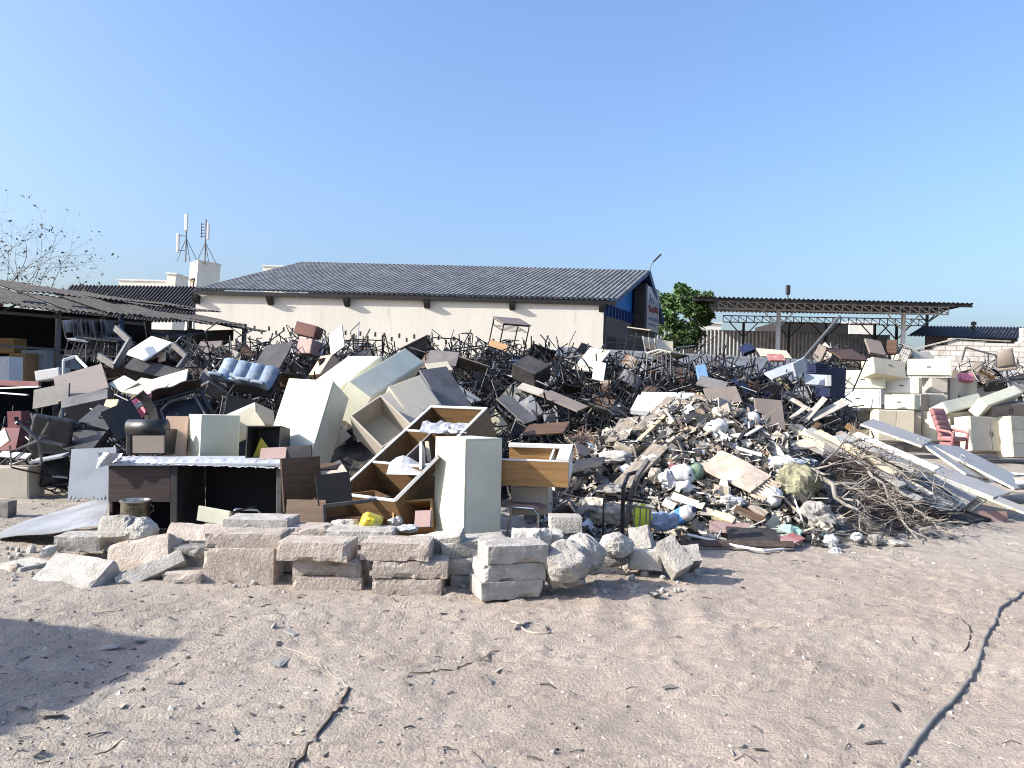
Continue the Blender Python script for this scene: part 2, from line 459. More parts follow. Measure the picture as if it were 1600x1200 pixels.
def axis(lo, hi, step, far, grow=1.18):
    c = list(np.arange(lo, hi, step)); s = step; x = c[-1]
    while x < far: s *= grow; x += s; c.append(x)
    s = step; x = lo; pre = []
    while x > -far: s *= grow; x -= s; pre.append(x)
    return np.array(pre[::-1] + c)

gx = axis(-5.5, 6.5, .032, 900)
gy = axis(2.6, 9.0, .024, 900)
X, Y = np.meshgrid(gx, gy)
Z = ground_z(X, Y)
nX, nY = len(gx), len(gy)
me = bpy.data.meshes.new('ground')
me.vertices.add(nX * nY)
me.vertices.foreach_set('co', np.stack([X, Y, Z], -1).astype(np.float32).ravel())
ii = (np.arange(nY - 1)[:, None] * nX + np.arange(nX - 1)[None, :]).ravel()
quads = np.stack([ii, ii + 1, ii + nX + 1, ii + nX], -1).astype(np.int32)
me.loops.add(quads.size); me.loops.foreach_set('vertex_index', quads.ravel())
me.polygons.add(len(quads))
me.polygons.foreach_set('loop_start', np.arange(0, quads.size, 4, dtype=np.int32))
me.polygons.foreach_set('use_smooth', np.ones(len(quads), bool))
me.update()

def ground_material():
    m = bpy.data.materials.new('trampled sandy ground'); m.use_nodes = True
    t = m.node_tree; n, l = t.nodes, t.links
    b = n['Principled BSDF']; b.inputs['Roughness'].default_value = .95; b.inputs['Specular IOR Level'].default_value = .15
    tc = n.new('ShaderNodeTexCoord')
    def noise(sc, det=8, r=.65, src=None):
        k = n.new('ShaderNodeTexNoise'); k.inputs['Scale'].default_value = sc; k.inputs['Detail'].default_value = det; k.inputs['Roughness'].default_value = r
        l.new(src or tc.outputs['Object'], k.inputs['Vector']); return k.outputs[0]
    def rng_(f, a, z, o0=0, o1=1):
        r = n.new('ShaderNodeMapRange'); r.inputs['From Min'].default_value = a; r.inputs['From Max'].default_value = z
        r.inputs['To Min'].default_value = o0; r.inputs['To Max'].default_value = o1
        l.new(f, r.inputs['Value']); return r.outputs[0]
    def mixc(f, A, B, mode='MIX'):
        k = n.new('ShaderNodeMix'); k.data_type = 'RGBA'; k.blend_type = mode
        if isinstance(f, float): k.inputs['Factor'].default_value = f
        else: l.new(f, k.inputs['Factor'])
        for s, x in ((k.inputs[6], A), (k.inputs[7], B)):
            if isinstance(x, tuple): s.default_value = (*x, 1)
            else: l.new(x, s)
        return k.outputs[2]
    pink = mixc(rng_(noise(1.1), .35, .65), (.435, .365, .30), (.385, .318, .26))
    grey = mixc(rng_(noise(2.3), .3, .7), (.435, .385, .325), (.335, .295, .245))
    # the left part is greyer, chalkier rubble dust
    sx = n.new('ShaderNodeSeparateXYZ'); l.new(tc.outputs['Object'], sx.inputs[0])
    ma = n.new('ShaderNodeMath'); ma.operation = 'MULTIPLY_ADD'; l.new(noise(.55), ma.inputs[0]); ma.inputs[1].default_value = 5.0
    l.new(sx.outputs[0], ma.inputs[2])
    base = mixc(rng_(ma.outputs[0], .2, 2.6), grey, pink)
    far = n.new('ShaderNodeMath'); far.operation = 'ADD'; l.new(sx.outputs[1], far.inputs[0]); far.inputs[1].default_value = 0
    base = mixc(rng_(far.outputs[0], 6.6, 9.0), base, grey)
    base = mixc(rng_(noise(7, 10, .75), .56, .75, 0, .55), base, (.20, .165, .135))
    base = mixc(rng_(noise(5, 10, .75), .57, .7, 0, .6), base, (.58, .525, .45))
    base = mixc(rng_(noise(.42, 5, .6), .42, .66, 0, .5), base, (.33, .275, .225))
    base = mixc(rng_(noise(.6, 6, .65), .52, .72, 0, .5), base, (.47, .42, .355))
    vo = n.new('ShaderNodeTexVoronoi'); vo.inputs['Scale'].default_value = 55; l.new(tc.outputs['Object'], vo.inputs['Vector'])
    base = mixc(rng_(vo.outputs['Color'], .0, 1, .82, 1.15), (0, 0, 0), base)
    base = mixc(rng_(noise(170, 3, .6), 0.36, .58, .62, 1.1), (.0, .0, .0), base)
    l.new(base, b.inputs['Base Color'])
    h1 = noise(38, 6, .7); h2 = noise(120, 4, .7)
    hs = n.new('ShaderNodeMath'); hs.operation = 'MULTIPLY_ADD'; l.new(h2, hs.inputs[0]); hs.inputs[1].default_value = .45; l.new(h1, hs.inputs[2])
    hv = n.new('ShaderNodeMath'); hv.operation = 'MULTIPLY_ADD'; l.new(vo.outputs['Distance'], hv.inputs[0]); hv.inputs[1].default_value = -.35; l.new(hs.outputs[0], hv.inputs[2])
    pm = rng_(noise(.75, 4, .55), .40, .58, .55, 1.0)
    hm = n.new('ShaderNodeMath'); hm.operation = 'MULTIPLY'; l.new(hv.outputs[0], hm.inputs[0]); l.new(pm, hm.inputs[1]); hv = hm
    bm = n.new('ShaderNodeBump'); bm.inputs['Strength'].default_value = .7; bm.inputs['Distance'].default_value = .035
    l.new(hv.outputs[0], bm.inputs['Height']); l.new(bm.outputs[0], b.inputs['Normal'])
    return m
M['ground'] = ground_material()
me.materials.append(M['ground'])
go = bpy.data.objects.new('ground', me); col.objects.link(go); tag(go, kind='structure')

import bisect
gxl, gyl = gx.tolist(), gy.tolist()
def gz(x, y):
    i = min(max(bisect.bisect(gxl, x) - 1, 0), nX - 2); j = min(max(bisect.bisect(gyl, y) - 1, 0), nY - 2)
    u = (x - gxl[i]) / (gxl[i + 1] - gxl[i]); v = (y - gyl[j]) / (gyl[j + 1] - gyl[j])
    return float((Z[j, i] * (1 - u) + Z[j, i + 1] * u) * (1 - v) + (Z[j + 1, i] * (1 - u) + Z[j + 1, i + 1] * u) * v)

# ================================================================== BIG STRUCTURES
def lerp(a, b, t): return a + (b - a) * t

def ribbed(mb, A, B, C, D, n, h=.06, rows=2, mi=0, low=.42, under=.015):
    """trapezoid profile sheet; A-B the eave, D-C the ridge"""
    nr = (B - A).cross(D - A).normalized()
    if nr.z < 0: nr = -nr
    prof = [(0, 0), (low, 0), (low + .13, 1), (.87, 1), (1, 0)]
    ts = []
    for i in range(n):
        for u, k in prof[:-1]: ts.append(((i + u) / n, k))
    ts.append((1.0, 0))
    W = len(ts)
    for lay, sgn in ((0, 1), (-under, -1)):
        vs, fs = [], []
        for r in range(rows + 1):
            for t, k in ts:
                v = lerp(lerp(A, B, t), lerp(D, C, t), r / rows)
                vs.append(v + nr * (k * h + lay))
        for r in range(rows):
            for i in range(W - 1):
                f = (r * W + i, r * W + i + 1, (r + 1) * W + i + 1, (r + 1) * W + i)
                fs.append(f if sgn > 0 else f[::-1])
        mb.add(vs, fs, None, mi)
    return mb

def quad_slab(mb, A, B, C, D, th, mi=0):
    n = (B - A).cross(D - A).normalized() * th
    vs = [A, B, C, D, A + n, B + n, C + n, D + n]
    return mb.add(vs, [(0, 3, 2, 1), (4, 5, 6, 7), (0, 1, 5, 4), (1, 2, 6, 5), (2, 3, 7, 6), (3, 0, 4, 7)], None, mi)

def wallbox(mb, a, b, z0, z1, th, mi=0):
    """upright wall between plan points a and b, thickness behind"""
    d = Vector((b[0] - a[0], b[1] - a[1], 0)); L = d.length; d.normalize()
    T = Matrix(((d.x, -d.y, 0, a[0]), (d.y, d.x, 0, a[1]), (0, 0, 1, 0), (0, 0, 0, 1)))
    return mb.box(0, 0, z0, L, th, z1, T, mi)

def beam(mb, a, b, wd, ht=None, mi=0):
    """rectangular bar between two points"""
    ht = ht or wd
    a, b = Vector(a), Vector(b)
    d = b - a; L = d.length; d.normalize()
    up = Vector((0, 0, 1)) if abs(d.z) < .95 else Vector((0, 1, 0))
    s = up.cross(d).normalized(); u = d.cross(s)
    T = Matrix(((d.x, s.x, u.x, a.x), (d.y, s.y, u.y, a.y), (d.z, s.z, u.z, a.z), (0, 0, 0, 1)))
    return mb.box(0, -wd / 2, -ht / 2, L, wd / 2, ht / 2, T, mi)

# ---- the long rendered warehouse behind the heap
ER, EL = P(964, 469, 32.9), P(303, 452, 34.4)
RR, RL = P(1015, 424, 36.75), P(470, 411, 39.2)
FR = P(1037, 502, 40.3); FL = Vector((FR.x - (ER - EL).x, FR.y + 1.6, FR.z))
cA, cC = P(943, 500, 33.1), P(305, 500, 34.65)
wh = root('warehouse', Matrix.Translation((-5, 36, 0)), 'long cream rendered warehouse with grey ribbed metal roof and blue gable', 'warehouse')
WI = Matrix.Translation((5, -36, 0))
def wpart(mb, name, m, parent=wh, **k):
    mb.v = [tuple(WI @ Vector(p)) for p in mb.v]
    return mb.build(name, m, parent, **k)
zc = 5.60
mb = MB()
nseg = 28
vs = []
d = Vector((cA.x - cC.x, cA.y - cC.y, 0)).normalized()
wallbox(mb, (cC.x, cC.y), (cA.x, cA.y), 0, zc, .25)
wallv = wpart(mb, 'wall', 'plaster')
gB = Vector((7.37, 40.5, 0))
gd = Vector((gB.x - cA.x, gB.y - cA.y, 0)); gL = gd.length; gd.normalize(); gn = Vector((gd.y, -gd.x, 0))
mb = MB()
wallbox(mb, (cA.x + gd.x * .26, cA.y + gd.y * .26), (gB.x, gB.y), 0, 4.15, .25)
wpart(mb, 'gable_wall', 'concslab')
mb = MB()
wallbox(mb, (cA.x + gd.x * .26 + gn.x * .04, cA.y + gd.y * .26 + gn.y * .04), (gB.x + gn.x * .04, gB.y + gn.y * .04), 4.16, 5.0, .3)
wpart(mb, 'fascia_band', 'concslab')
Tg = Matrix(((gd.x, gn.x, 0, cA.x), (gd.y, gn.y, 0, cA.y), (0, 0, 1, 0), (0, 0, 0, 1)))
mb = MB(); mb.box(.5, .0, 0, 1.75, .012, 4.1, Tg); wpart(mb, 'door_opening', 'shade')
mb = MB(); mb.box(2.0, .0, 0, 7.9, .03, 4.05, Tg)
for i in range(28): mb.box(2.05 + i * .21, .031, 0, 2.13 + i * .21, .055, 4.04, Tg)
wpart(mb, 'shutter', 'concslab')
mb = MB(); mb.prism([(.3, 5.02), (gL - .1, 5.02), (gL - .1, 5.3), (gL * .5, 7.25), (.3, 5.5)], -.12, -.02, Tg @ Matrix(((1, 0, 0, 0), (0, 0, 1, 0), (0, 1, 0, 0), (0, 0, 0, 1))))
wpart(mb, 'gable_cladding', 'bluepaint')
mb = MB(); [mb.box(.35 + i * .45, .0, 5.02, .5 + i * .45, .1, 5.5, Tg) for i in range(16)]
wpart(mb, 'gable_strut', 'dkblue')
mb = MB(); ribbed(mb, EL, ER, RR, RL, 84, .085, 2)
wpart(mb, 'roof', 'roofgrey')
mb = MB(); ribbed(mb, FR, FL, RL, RR, 84, .07, 1)
wpart(mb, 'roof', 'roofgrey')
mb = MB(); off = Vector((0, 0, -.10))
quad_slab(mb, RR + off, RR + off - (RR - RL).normalized() * 1.1, FR + off - (FR - FL).normalized() * 1.1, FR + off, .06)
beam(mb, RR + off, FR + off, .08, .3)
wpart(mb, 'gable_fascia', 'dkblue')
mb = MB(); beam(mb, ER + off * .8, RR + off * .8, .04, .09); wpart(mb, 'gable_fascia', 'dkblue')
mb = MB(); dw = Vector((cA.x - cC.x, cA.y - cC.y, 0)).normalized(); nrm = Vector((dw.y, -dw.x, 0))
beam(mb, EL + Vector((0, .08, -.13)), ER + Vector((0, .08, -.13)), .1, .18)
wpart(mb, 'eave_beam', 'void')  # black colour paints the shadow line under the eave
for px in (308, 427, 549, 674, 805, 940):
    t = (px - 305) / (943 - 305)
    p = lerp(cC, cA, min(.995, t)); mb = MB()
    T = Matrix(((dw.x, nrm.x, 0, p.x), (dw.y, nrm.y, 0, p.y), (0, 0, 1, 0), (0, 0, 0, 1)))
    mb.prism([(0.0, 5.12), (.0, 5.5), (.36, 5.5), (.30, 5.34)], -.12, .12, T @ Matrix(((0, 0, 1, 0), (1, 0, 0, 0), (0, 1, 0, 0), (0, 0, 0, 1))))
    wpart(mb, 'bracket', 'shade')
k = 0
for i in range(46):
    px = 390 + i * 10.4 + (i % 7) * 1.3
    t = (px - 305) / 638
    p = lerp(cC, cA, t); T = Matrix(((dw.x, nrm.x, 0, p.x), (dw.y, nrm.y, 0, p.y), (0, 0, 1, 0), (0, 0, 0, 1)))
    z = 4.02 if i % 2 else 3.85
    z += -.0115 * (px - 390) * .075
    mb = MB(); mb.box(-.04, -.02, z, .04, .006, z + .19, T); wpart(mb, 'vent_slot', 'shade')
mb = MB(); mb.tube([P(427, 459, 34), P(427, 470, 34.2), P(424, 470, 34.2)], .03, 5); wpart(mb, 'downpipe', 'steel')
# sign on the gable
sg = root('shop_sign', Tg @ Matrix.Translation((4.4, .12, 4.75)), 'white sign board with red lettering on the blue warehouse gable', 'sign')
mb = MB(); mb.box(-.35, 0, 0, -.05, .55, 2.15); mb.box(-.05, 0, 0, 2.2, .5, 2.15); mb.build('sign_box', 'dkgrey', sg)
mb = MB(); mb.box(-.02, .505, .04, 2.17, .53, 2.1); mb.build('sign_face', 'sign', sg)
rs = random.Random(5)
mb = MB()
for (x0, x1, zz, hh, cnt, mi) in ((.15, 2.0, .88, .34, 9, 0), (.25, 1.9, .5, .17, 14, 1), (.2, 1.6, .22, .14, 12, 1), (1.4, 2.05, 1.75, .1, 6, 1)):
    for i in range(cnt):
        xx = x0 + (x1 - x0) * i / cnt; wd = (x1 - x0) / cnt
        pts = [(xx + wd * u, .54, zz + hh * rs.random()) for u in (0, .25, .5, .75, .95)]
        mb.tube(pts, hh * .1, 4, mi=mi)
mb.build('lettering', ['signred', 'signblue'], sg)
mb = MB()
mb.tube([(.3, .54, 1.3), (.5, .54, 1.75), (.65, .54, 1.3), (.9, .54, 1.6), (1.1, .54, 1.3), (1.35, .54, 1.45)], .035, 5)
mb.tube([(1.5, .54, 1.25), (1.8, .54, 1.35), (2.0, .54, 1.6)], .03, 5)
mb.build('emblem', 'signblue', sg)
# leaning rod on the ridge end
mb = MB(); b0 = P(1016, 424, 36.7)
mb.tube([b0, P(1017, 415, 36.7), P(1021, 409, 36.7)], .02, 5)
mb.tube([P(1021, 409, 36.7), P(1033, 397, 36.7)], .045, 6)
tag(mb.build('antenna_rod', 'black'), 'thin dark rod leaning above the warehouse ridge end', 'antenna')

# ---- far buildings on the left skyline
tw = root('tower_building', fit((293, 600, 70), (329, 603, 71.3), (293, 405, 70))[0], 'cream rooftop stair tower carrying the antenna masts', 'building')
_, tl, th_ = fit((293, 600, 70), (329, 603, 71.3), (293, 405, 70))
tdp = 2.3
mb = MB(); mb.box(0, 0, 0, tl, tdp, th_); mb.box(-.05, -.05, th_, tl + .05, tdp + .05, th_ + .12); mb.build('wall', 'creamwall', tw)
win = MB().box(-.10, .5, th_ - 2.45, -.01, 1.55, th_ - 1.62).build('window', 'shade', tw)
mb = MB()
for i in range(5): mb.box(-.13, .55 + i * .23, th_ - 2.43, -.11, .62 + i * .23, th_ - 1.64)
mb.box(-.14, .52, th_ - 2.08, -.12, 1.53, th_ - 2.02); mb.build('grille', 'palewood', win)
mb = MB(); mb.box(-.25, .4, th_ - 1.62, .0, 1.65, th_ - 1.5); mb.build('lintel', 'concdark', tw)
def low_building(name, o, a, b, D, label):
    m_, l_, h_ = fit(o, a, b)
    r_ = root(name, m_, label, 'building')
    mb = MB(); mb.box(0, 0, 0, l_, D, h_); mb.build('wall', 'creamwall', r_)
    mb = MB(); mb.box(-.1, -.1, h_, l_ + .1, D + .1, h_ + .15); mb.build('parapet', 'whitewall', r_)
    return r_
low_building('flat_roofed_house', (181, 600, 80), (262, 602, 80), (181, 438, 80), 8, 'low white flat roofed building left of the antenna tower')
low_building('flat_roofed_house', (405, 600, 90), (440, 601, 90), (405, 416, 90), 6, 'small white block peeping over the warehouse roof slope')
low_building('flat_roofed_house', (248, 600, 78), (262, 601, 78), (248, 427, 78), 3, 'narrow pale annex against the antenna tower wall')
low_building('flat_roofed_house', (1326, 600, 75), (1368, 601, 75), (1326, 504, 75), 8, 'pale building seen between the canopy posts')
low_building('flat_roofed_house', (1085, 600, 62), (1125, 601, 62), (1085, 505, 62), 6, 'pale wall of a building beside the green tree')
def mast(x, ytop, ybase, panels, label):
    b = P(x, ybase, 70.8); t = P(x + (ybase - ytop) * .03, ytop, 70.8)
    r_ = root('antenna_mast', Matrix.Translation(b), label, 'antenna mast')
    mb = MB(); mb.tube([(0, 0, -.3), t - b], .07, 6); mb.build('pole', 'steel', r_)
    for dx in (-1.0, .9, .2):
        mb = MB(); mb.tube([(t - b) * .45, (dx, .5, -.2)], .03, 5); mb.build('stay', 'steel', r_)
    for (ox, z0, z1, wd, dp) in panels:
        mb = MB(); mb.box(ox - wd / 2, -dp / 2, z0, ox + wd / 2, dp / 2, z1)
        mb.build('panel_antenna', 'antenna', r_, bevel=.04)
        mb = MB(); mb.box(min(ox, 0), -.03, z0 + .2, max(ox, 0), .03, z0 + .26); mb.box(min(ox, 0), -.03, z1 - .26, max(ox, 0), .03, z1 - .2); mb.build('arm', 'steel', r_)
    return r_
mast(290, 333, 404, [(-.05, 2.55, 4.1, .3, .2), (-.75, .5, 2.3, .26, .2)], 'tall antenna mast with two panels on the cream tower')
m2 = mast(320, 343, 408, [(.22, 2.0, 3.5, .2, .2)], 'shorter right mast with one panel and small dipoles')
mb = MB()
for i in range(5): mb.tube([(0, 0, 2.3 + i * .28), (-.45, 0, 2.25 + i * .28)], .035, 5); mb.tube([(-.4, 0, 2.15 + i * .28), (-.4, 0, 2.38 + i * .28)], .05, 5)
mb.build('dipole', 'steel', m2)

# dark ribbed roof behind the left shed
nb = root('low_warehouse', Matrix.Translation(P(200, 600, 38)), 'dark ribbed roof of a low warehouse behind the left shed', 'warehouse')
I2 = Matrix.Translation(-P(200, 600, 38))
a_, b_, c_, d_ = P(60, 505, 35), P(302, 503, 35), P(355, 449, 43), P(110, 446, 43)
mb = MB(); ribbed(mb, a_, b_, c_, d_, 44, .06, 2); mb.v = [tuple(I2 @ Vector(p)) for p in mb.v]; mb.build('roof', 'roofdark', nb)
mb = MB(); wallbox(mb, (a_.x, a_.y + .3), (b_.x, b_.y + .3), 0, a_.z - .1, .2)
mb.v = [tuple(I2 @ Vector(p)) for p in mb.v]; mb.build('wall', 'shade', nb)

# ---- ramshackle open shed on the left
s0, s1 = P(-60, 462, 17.2), P(372, 502, 23.0)       # front eave
s0.z = 3.55; s1.z = 3.45
sdir = Vector((s1.x - s0.x, s1.y - s0.y, 0)).normalized(); sn = Vector((-sdir.y, sdir.x, 0))
SL = Vector((s1.x - s0.x, s1.y - s0.y, 0)).length
shed = root('open_shed', Matrix(((sdir.x, sn.x, 0, s0.x), (sdir.y, sn.y, 0, s0.y), (0, 0, 1, 0), (0, 0, 0, 1))), 'ramshackle open shed with sagging old sheet roof and dark inside', 'shed')
rs = random.Random(11)
mb = MB()
x = -3.0
while x < SL + .3:                                     # sagging corrugated sheets, each its own tilt
    wd = 1.05
    for row, (y0, y1, z0, z1) in enumerate(((-.6, 2.0, 3.28, 3.84), (1.9, 4.8, 3.83, 4.32))):
        dz, sk = rs.uniform(-.05, .05), rs.uniform(-.06, .06)
        fr = rs.uniform(-.25, .2) if row == 0 else 0
        fade = max(0, (x - SL * .35) / SL) * .35
        n = 14
        mb.sheet(n, 4, lambda u, v: (x + u * wd, (y0 + fr) + (y1 - y0 - fr) * v, z0 + (z1 - z0 - fade) * v + dz + sk * u + .022 * math.cos(u * 2 * math.pi * 7) + .03 * frac((x + u, v * 3, row), 1.4)), thick=.012)
    x += wd * .93
mb.build('roof', 'roofold', shed)
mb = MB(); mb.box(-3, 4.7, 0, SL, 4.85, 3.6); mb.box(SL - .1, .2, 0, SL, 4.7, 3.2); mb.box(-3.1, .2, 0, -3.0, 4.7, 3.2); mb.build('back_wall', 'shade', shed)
for i, xx in enumerate((-.2, 2.1, 3.65, 5.6, 7.4)):
    mb = MB(); mb.box(xx - .05, .05, 0, xx + .05, .15, 3.4); mb.build('post', 'frameb' if i in (2,) else 'steel', shed)
mb = MB(); beam(mb, (-3, .1, 3.05), (4.3, .1, 3.12), .06, .07); beam(mb, (-3, .12, 2.35), (2.3, .12, 2.3), .04, .05)
for i in range(6):
    beam(mb, (-2.5 + i * 1.1, .1, 3.08), (-2.0 + i * 1.1, .1, 3.4), .03, .04); beam(mb, (-1.5 + i * 1.1, .1, 3.4), (-2.0 + i * 1.1, .1, 3.4), .03, .04)
mb.build('front_truss', 'steel', shed)
mb = MB(); beam(mb, (2.2, -.1, 2.25), (3.7, .1, 2.4), .09, .1); beam(mb, (-2.6, -.3, 2.9), (.8, .0, 3.25), .05, .08); mb.build('loose_beam', 'ply', shed)
mb = MB(); mb.sheet(10, 4, lambda u, v: (4.2 + 1.6 * u, -.7 + .5 * v, 2.72 + .25 * u + .15 * v + .03 * math.sin(u * 18)), thick=.01)
mb.build('hanging_sheet', 'roofold', shed)

# ---- canopy with white trusses on the right
cp = root('steel_canopy', Matrix.Translation((14, 46, 0)), 'large open steel canopy with white lattice trusses on slim posts', 'canopy')
CI = Matrix.Translation((-14, -46, 0))
def cpart(mb, name, m):
    mb.v = [tuple(CI @ Vector(p)) for p in mb.v]
    return mb.build(name, m, cp)
ra, rb, rc_, rd = P(1083, 464, 39.5), P(1521, 475, 39.5), P(1447, 492, 53), P(1083, 487, 53)
mb = MB(); ribbed(mb, ra, rb, rc_, rd, 60, .06, 1); cpart(mb, 'roof', 'canopy')
mb = MB(); beam(mb, ra + Vector((0, .1, -.1)), rb + Vector((0, .1, -.1)), .06, .14); cpart(mb, 'roof_edge', 'roofdark')
def truss(a, b, hgt, n, w_, m_):
    mb = MB(); dn = Vector((0, 0, -hgt))
    beam(mb, a, b, w_); beam(mb, a + dn, b + dn, w_)
    for i in range(n + 1):
        p = lerp(a, b, i / n); beam(mb, p + Vector((0, 0, -w_ / 2)), p + dn + Vector((0, 0, w_ / 2)), w_ * .7)
        if i < n:
            q = lerp(a, b, (i + 1) / n); beam(mb, p + Vector((0, 0, -w_ / 2)), q + dn + Vector((0, 0, w_ / 2)), w_ * .6)
    return cpart(mb, 'truss', m_)
truss(P(1122, 470, 42), P(1482, 480, 42), .40, 24, .08, 'whitesteel')
truss(P(1130, 493, 50), P(1448, 499, 50), .42, 26, .06, 'steel')
def post(px, y0, d_, r_, m_):
    t = P(px, y0, d_); mb = MB(); mb.box(t.x - r_, d_ - r_, 0, t.x + r_, d_ + r_, t.z)
    cpart(mb, 'post', m_)
    mb = MB()
    for s in (-1, 1): beam(mb, (t.x, d_, t.z - 1.0), (t.x + s * .95, d_, t.z + .0), .06)
    cpart(mb, 'brace', m_)
for px, y in ((1217, 483), (1412, 489)): post(px, y, 42, .09, 'whitesteel')
for px, y in ((1162, 503), (1233, 504), (1290, 505), (1367, 506), (1401, 507), (1449, 480)): post(px, y, 50, .07, 'black')
mb = MB(); beam(mb, P(1482, 481, 42), P(1440, 510, 50), .06); cpart(mb, 'brace', 'black')
# lamp above the canopy
fl = P(1231, 463, 43); lt = P(1232, 447, 43)
lp = root('floodlight_pole', Matrix.Translation(fl), 'small floodlight on a short pole above the canopy roof', 'floodlight')
mb = MB(); mb.tube([(0, 0, -1.0), (0, 0, .2)], .04, 6); mb.build('pole', 'steel', lp)
mb = MB(); mb.box(-.11, -.1, .1, .11, .1, .62); mb.build('lamp_head', 'black', lp, bevel=.03)

# sheet fence and low walls
def sheet_fence(p0, p1, z0, z1, n, m_, label, name='sheet_fence'):
    r_ = root(name, Matrix.Translation(((p0.x + p1.x) / 2, (p0.y + p1.y) / 2, 0)), label, 'fence')
    I = Matrix.Translation((-(p0.x + p1.x) / 2, -(p0.y + p1.y) / 2, 0))
    mb = MB(); d_ = Vector((p1.x - p0.x, p1.y - p0.y, 0)); nn = Vector((d_.y, -d_.x, 0)).normalized()
    def fn(u, v):
        i = int(round(u * n * 4)); k = (0, 1, 1, 0)[i % 4]
        return Vector((p0.x, p0.y, z0)) + d_ * u + nn * (k * .06) + Vector((0, 0, (z1 - z0) * v))
    mb.sheet(n * 4, 1, fn, thick=.01); mb.v = [tuple(I @ Vector(p)) for p in mb.v]; mb.build('panel', m_, r_)
    mb = MB()
    for i in range(0, 9): q = Vector((p0.x, p0.y, 0)) + d_ * (i / 8) - nn * .06; mb.box(q.x - .04, q.y - .04, 0, q.x + .04, q.y + .04, z1 + .05)
    beam(mb, Vector((p0.x, p0.y, z1)) - nn * .05, Vector((p1.x, p1.y, z1)) - nn * .05, .05)
    mb.v = [tuple(I @ Vector(p)) for p in mb.v]; mb.build('rail', 'steel', r_)
    return r_
f0, f1 = P(1020, 513, 52), P(1390, 522, 52)
sheet_fence(f0, f1, 0, f0.z, 62, 'sheetgrey', 'grey corrugated sheet fence standing under the steel canopy')
mb = MB(); q0, q1 = P(1218, 502, 60), P(1326, 504, 60); wallbox(mb, (q0.x, q0.y), (q1.x, q1.y), 0, q0.z, 6)
tag(mb.build('dark_outbuilding', 'shade'), 'dark flat box building behind the fence under the canopy', 'building')
def coped_wall(name, a, b, z1, m_, label):
    r_ = root(name, Matrix.Translation(((a.x + b.x) / 2, (a.y + b.y) / 2, 0)), label, 'wall')
    I = Matrix.Translation((-(a.x + b.x) / 2, -(a.y + b.y) / 2, 0))
    mb = MB(); wallbox(mb, (a.x, a.y), (b.x, b.y), 0, z1 - .1, .2); mb.v = [tuple(I @ Vector(p)) for p in mb.v]; mb.build('wall', m_, r_)
    mb = MB(); d_ = Vector((b.x - a.x, b.y - a.y, 0)).normalized(); n_ = Vector((d_.y, -d_.x, 0)) * .04
    wallbox(mb, (a.x + n_.x, a.y + n_.y), (b.x + n_.x, b.y + n_.y), z1 - .098, z1, .28); mb.v = [tuple(I @ Vector(p)) for p in mb.v]; mb.build('coping', m_, r_)
    return r_
coped_wall('boundary_wall', P(870, 538, 28.5), P(1398, 566, 33.5), 3.3, 'whitewall', 'low plain white boundary wall in front of canopy and warehouse gable')

# white block wall with a broken stepped top
def brick_mat(name, base, c1, c2, mort, sx, sy):
    m = M[base].copy(); m.name = name; t = m.node_tree; n, l = t.nodes, t.links; b = n['Principled BSDF']
    tc = n.new('ShaderNodeTexCoord'); br = n.new('ShaderNodeTexBrick')
    mp = n.new('ShaderNodeMapping'); mp.inputs['Rotation'].default_value = (R(-90), 0, 0)
    l.new(tc.outputs['Object'], mp.inputs[0]); l.new(mp.outputs[0], br.inputs['Vector'])
    br.inputs['Scale'].default_value = 1; br.inputs['Brick Width'].default_value = sx; br.inputs['Row Height'].default_value = sy; br.inputs['Mortar Size'].default_value = .012
    br.inputs['Color1'].default_value = (1, 1, 1, 1); br.inputs['Color2'].default_value = (.86, .84, .82, 1); br.inputs['Mortar'].default_value = (.5, .47, .44, 1)
    src = b.inputs['Base Color'].links[0].from_socket
    mx = n.new('ShaderNodeMix'); mx.data_type = 'RGBA'; mx.blend_type = 'MULTIPLY'; mx.inputs['Factor'].default_value = 1
    l.new(src, mx.inputs[6]); l.new(br.outputs['Color'], mx.inputs[7]); l.new(mx.outputs[2], b.inputs['Base Color'])
    bp = n.new('ShaderNodeBump'); bp.inputs['Distance'].default_value = .02; bp.inputs['Strength'].default_value = .8
    inv = n.new('ShaderNodeMath'); inv.operation = 'SUBTRACT'; inv.inputs[0].default_value = 1; l.new(br.outputs['Fac'], inv.inputs[1])
    l.new(inv.outputs[0], bp.inputs['Height']); l.new(bp.outputs[0], b.inputs['Normal'])
    return m
M['blocks'] = brick_mat('white blockwork', 'blockwall', None, None, None, .42, .21)
wa, wb = P(1398, 600, 31.5), P(1680, 600, 30.5)
wdv = Vector((wb.x - wa.x, wb.y - wa.y, 0)); wL = wdv.length; wdv.normalize(); wnv = Vector((-wdv.y, wdv.x, 0))
bw = root('block_wall', Matrix(((wdv.x, wnv.x, 0, wa.x), (wdv.y, wnv.y, 0, wa.y), (0, 0, 1, 0), (0, 0, 0, 1))), 'white blockwork wall with a broken stepped top at right edge', 'wall')
steps = [(0, 3.45), (.5, 3.45), (.5, 3.62), (.95, 3.62), (.95, 3.8), (1.45, 3.8), (1.45, 4.0), (2.0, 4.0), (2.0, 4.2), (3.4, 4.2), (3.4, 4.12), (4.6, 4.12), (4.6, 4.2), (4.75, 4.2), (4.75, 4.75), (5.4, 4.75), (5.4, 4.9), (wL, 4.9)]
mb = MB(); mb.prism([(0, 0)] + steps + [(wL, 0)], 0, .3, Matrix(((1, 0, 0, 0), (0, 0, 1, 0), (0, 1, 0, 0), (0, 0, 0, 1)))); mb.build('blockwork', 'blocks', bw)
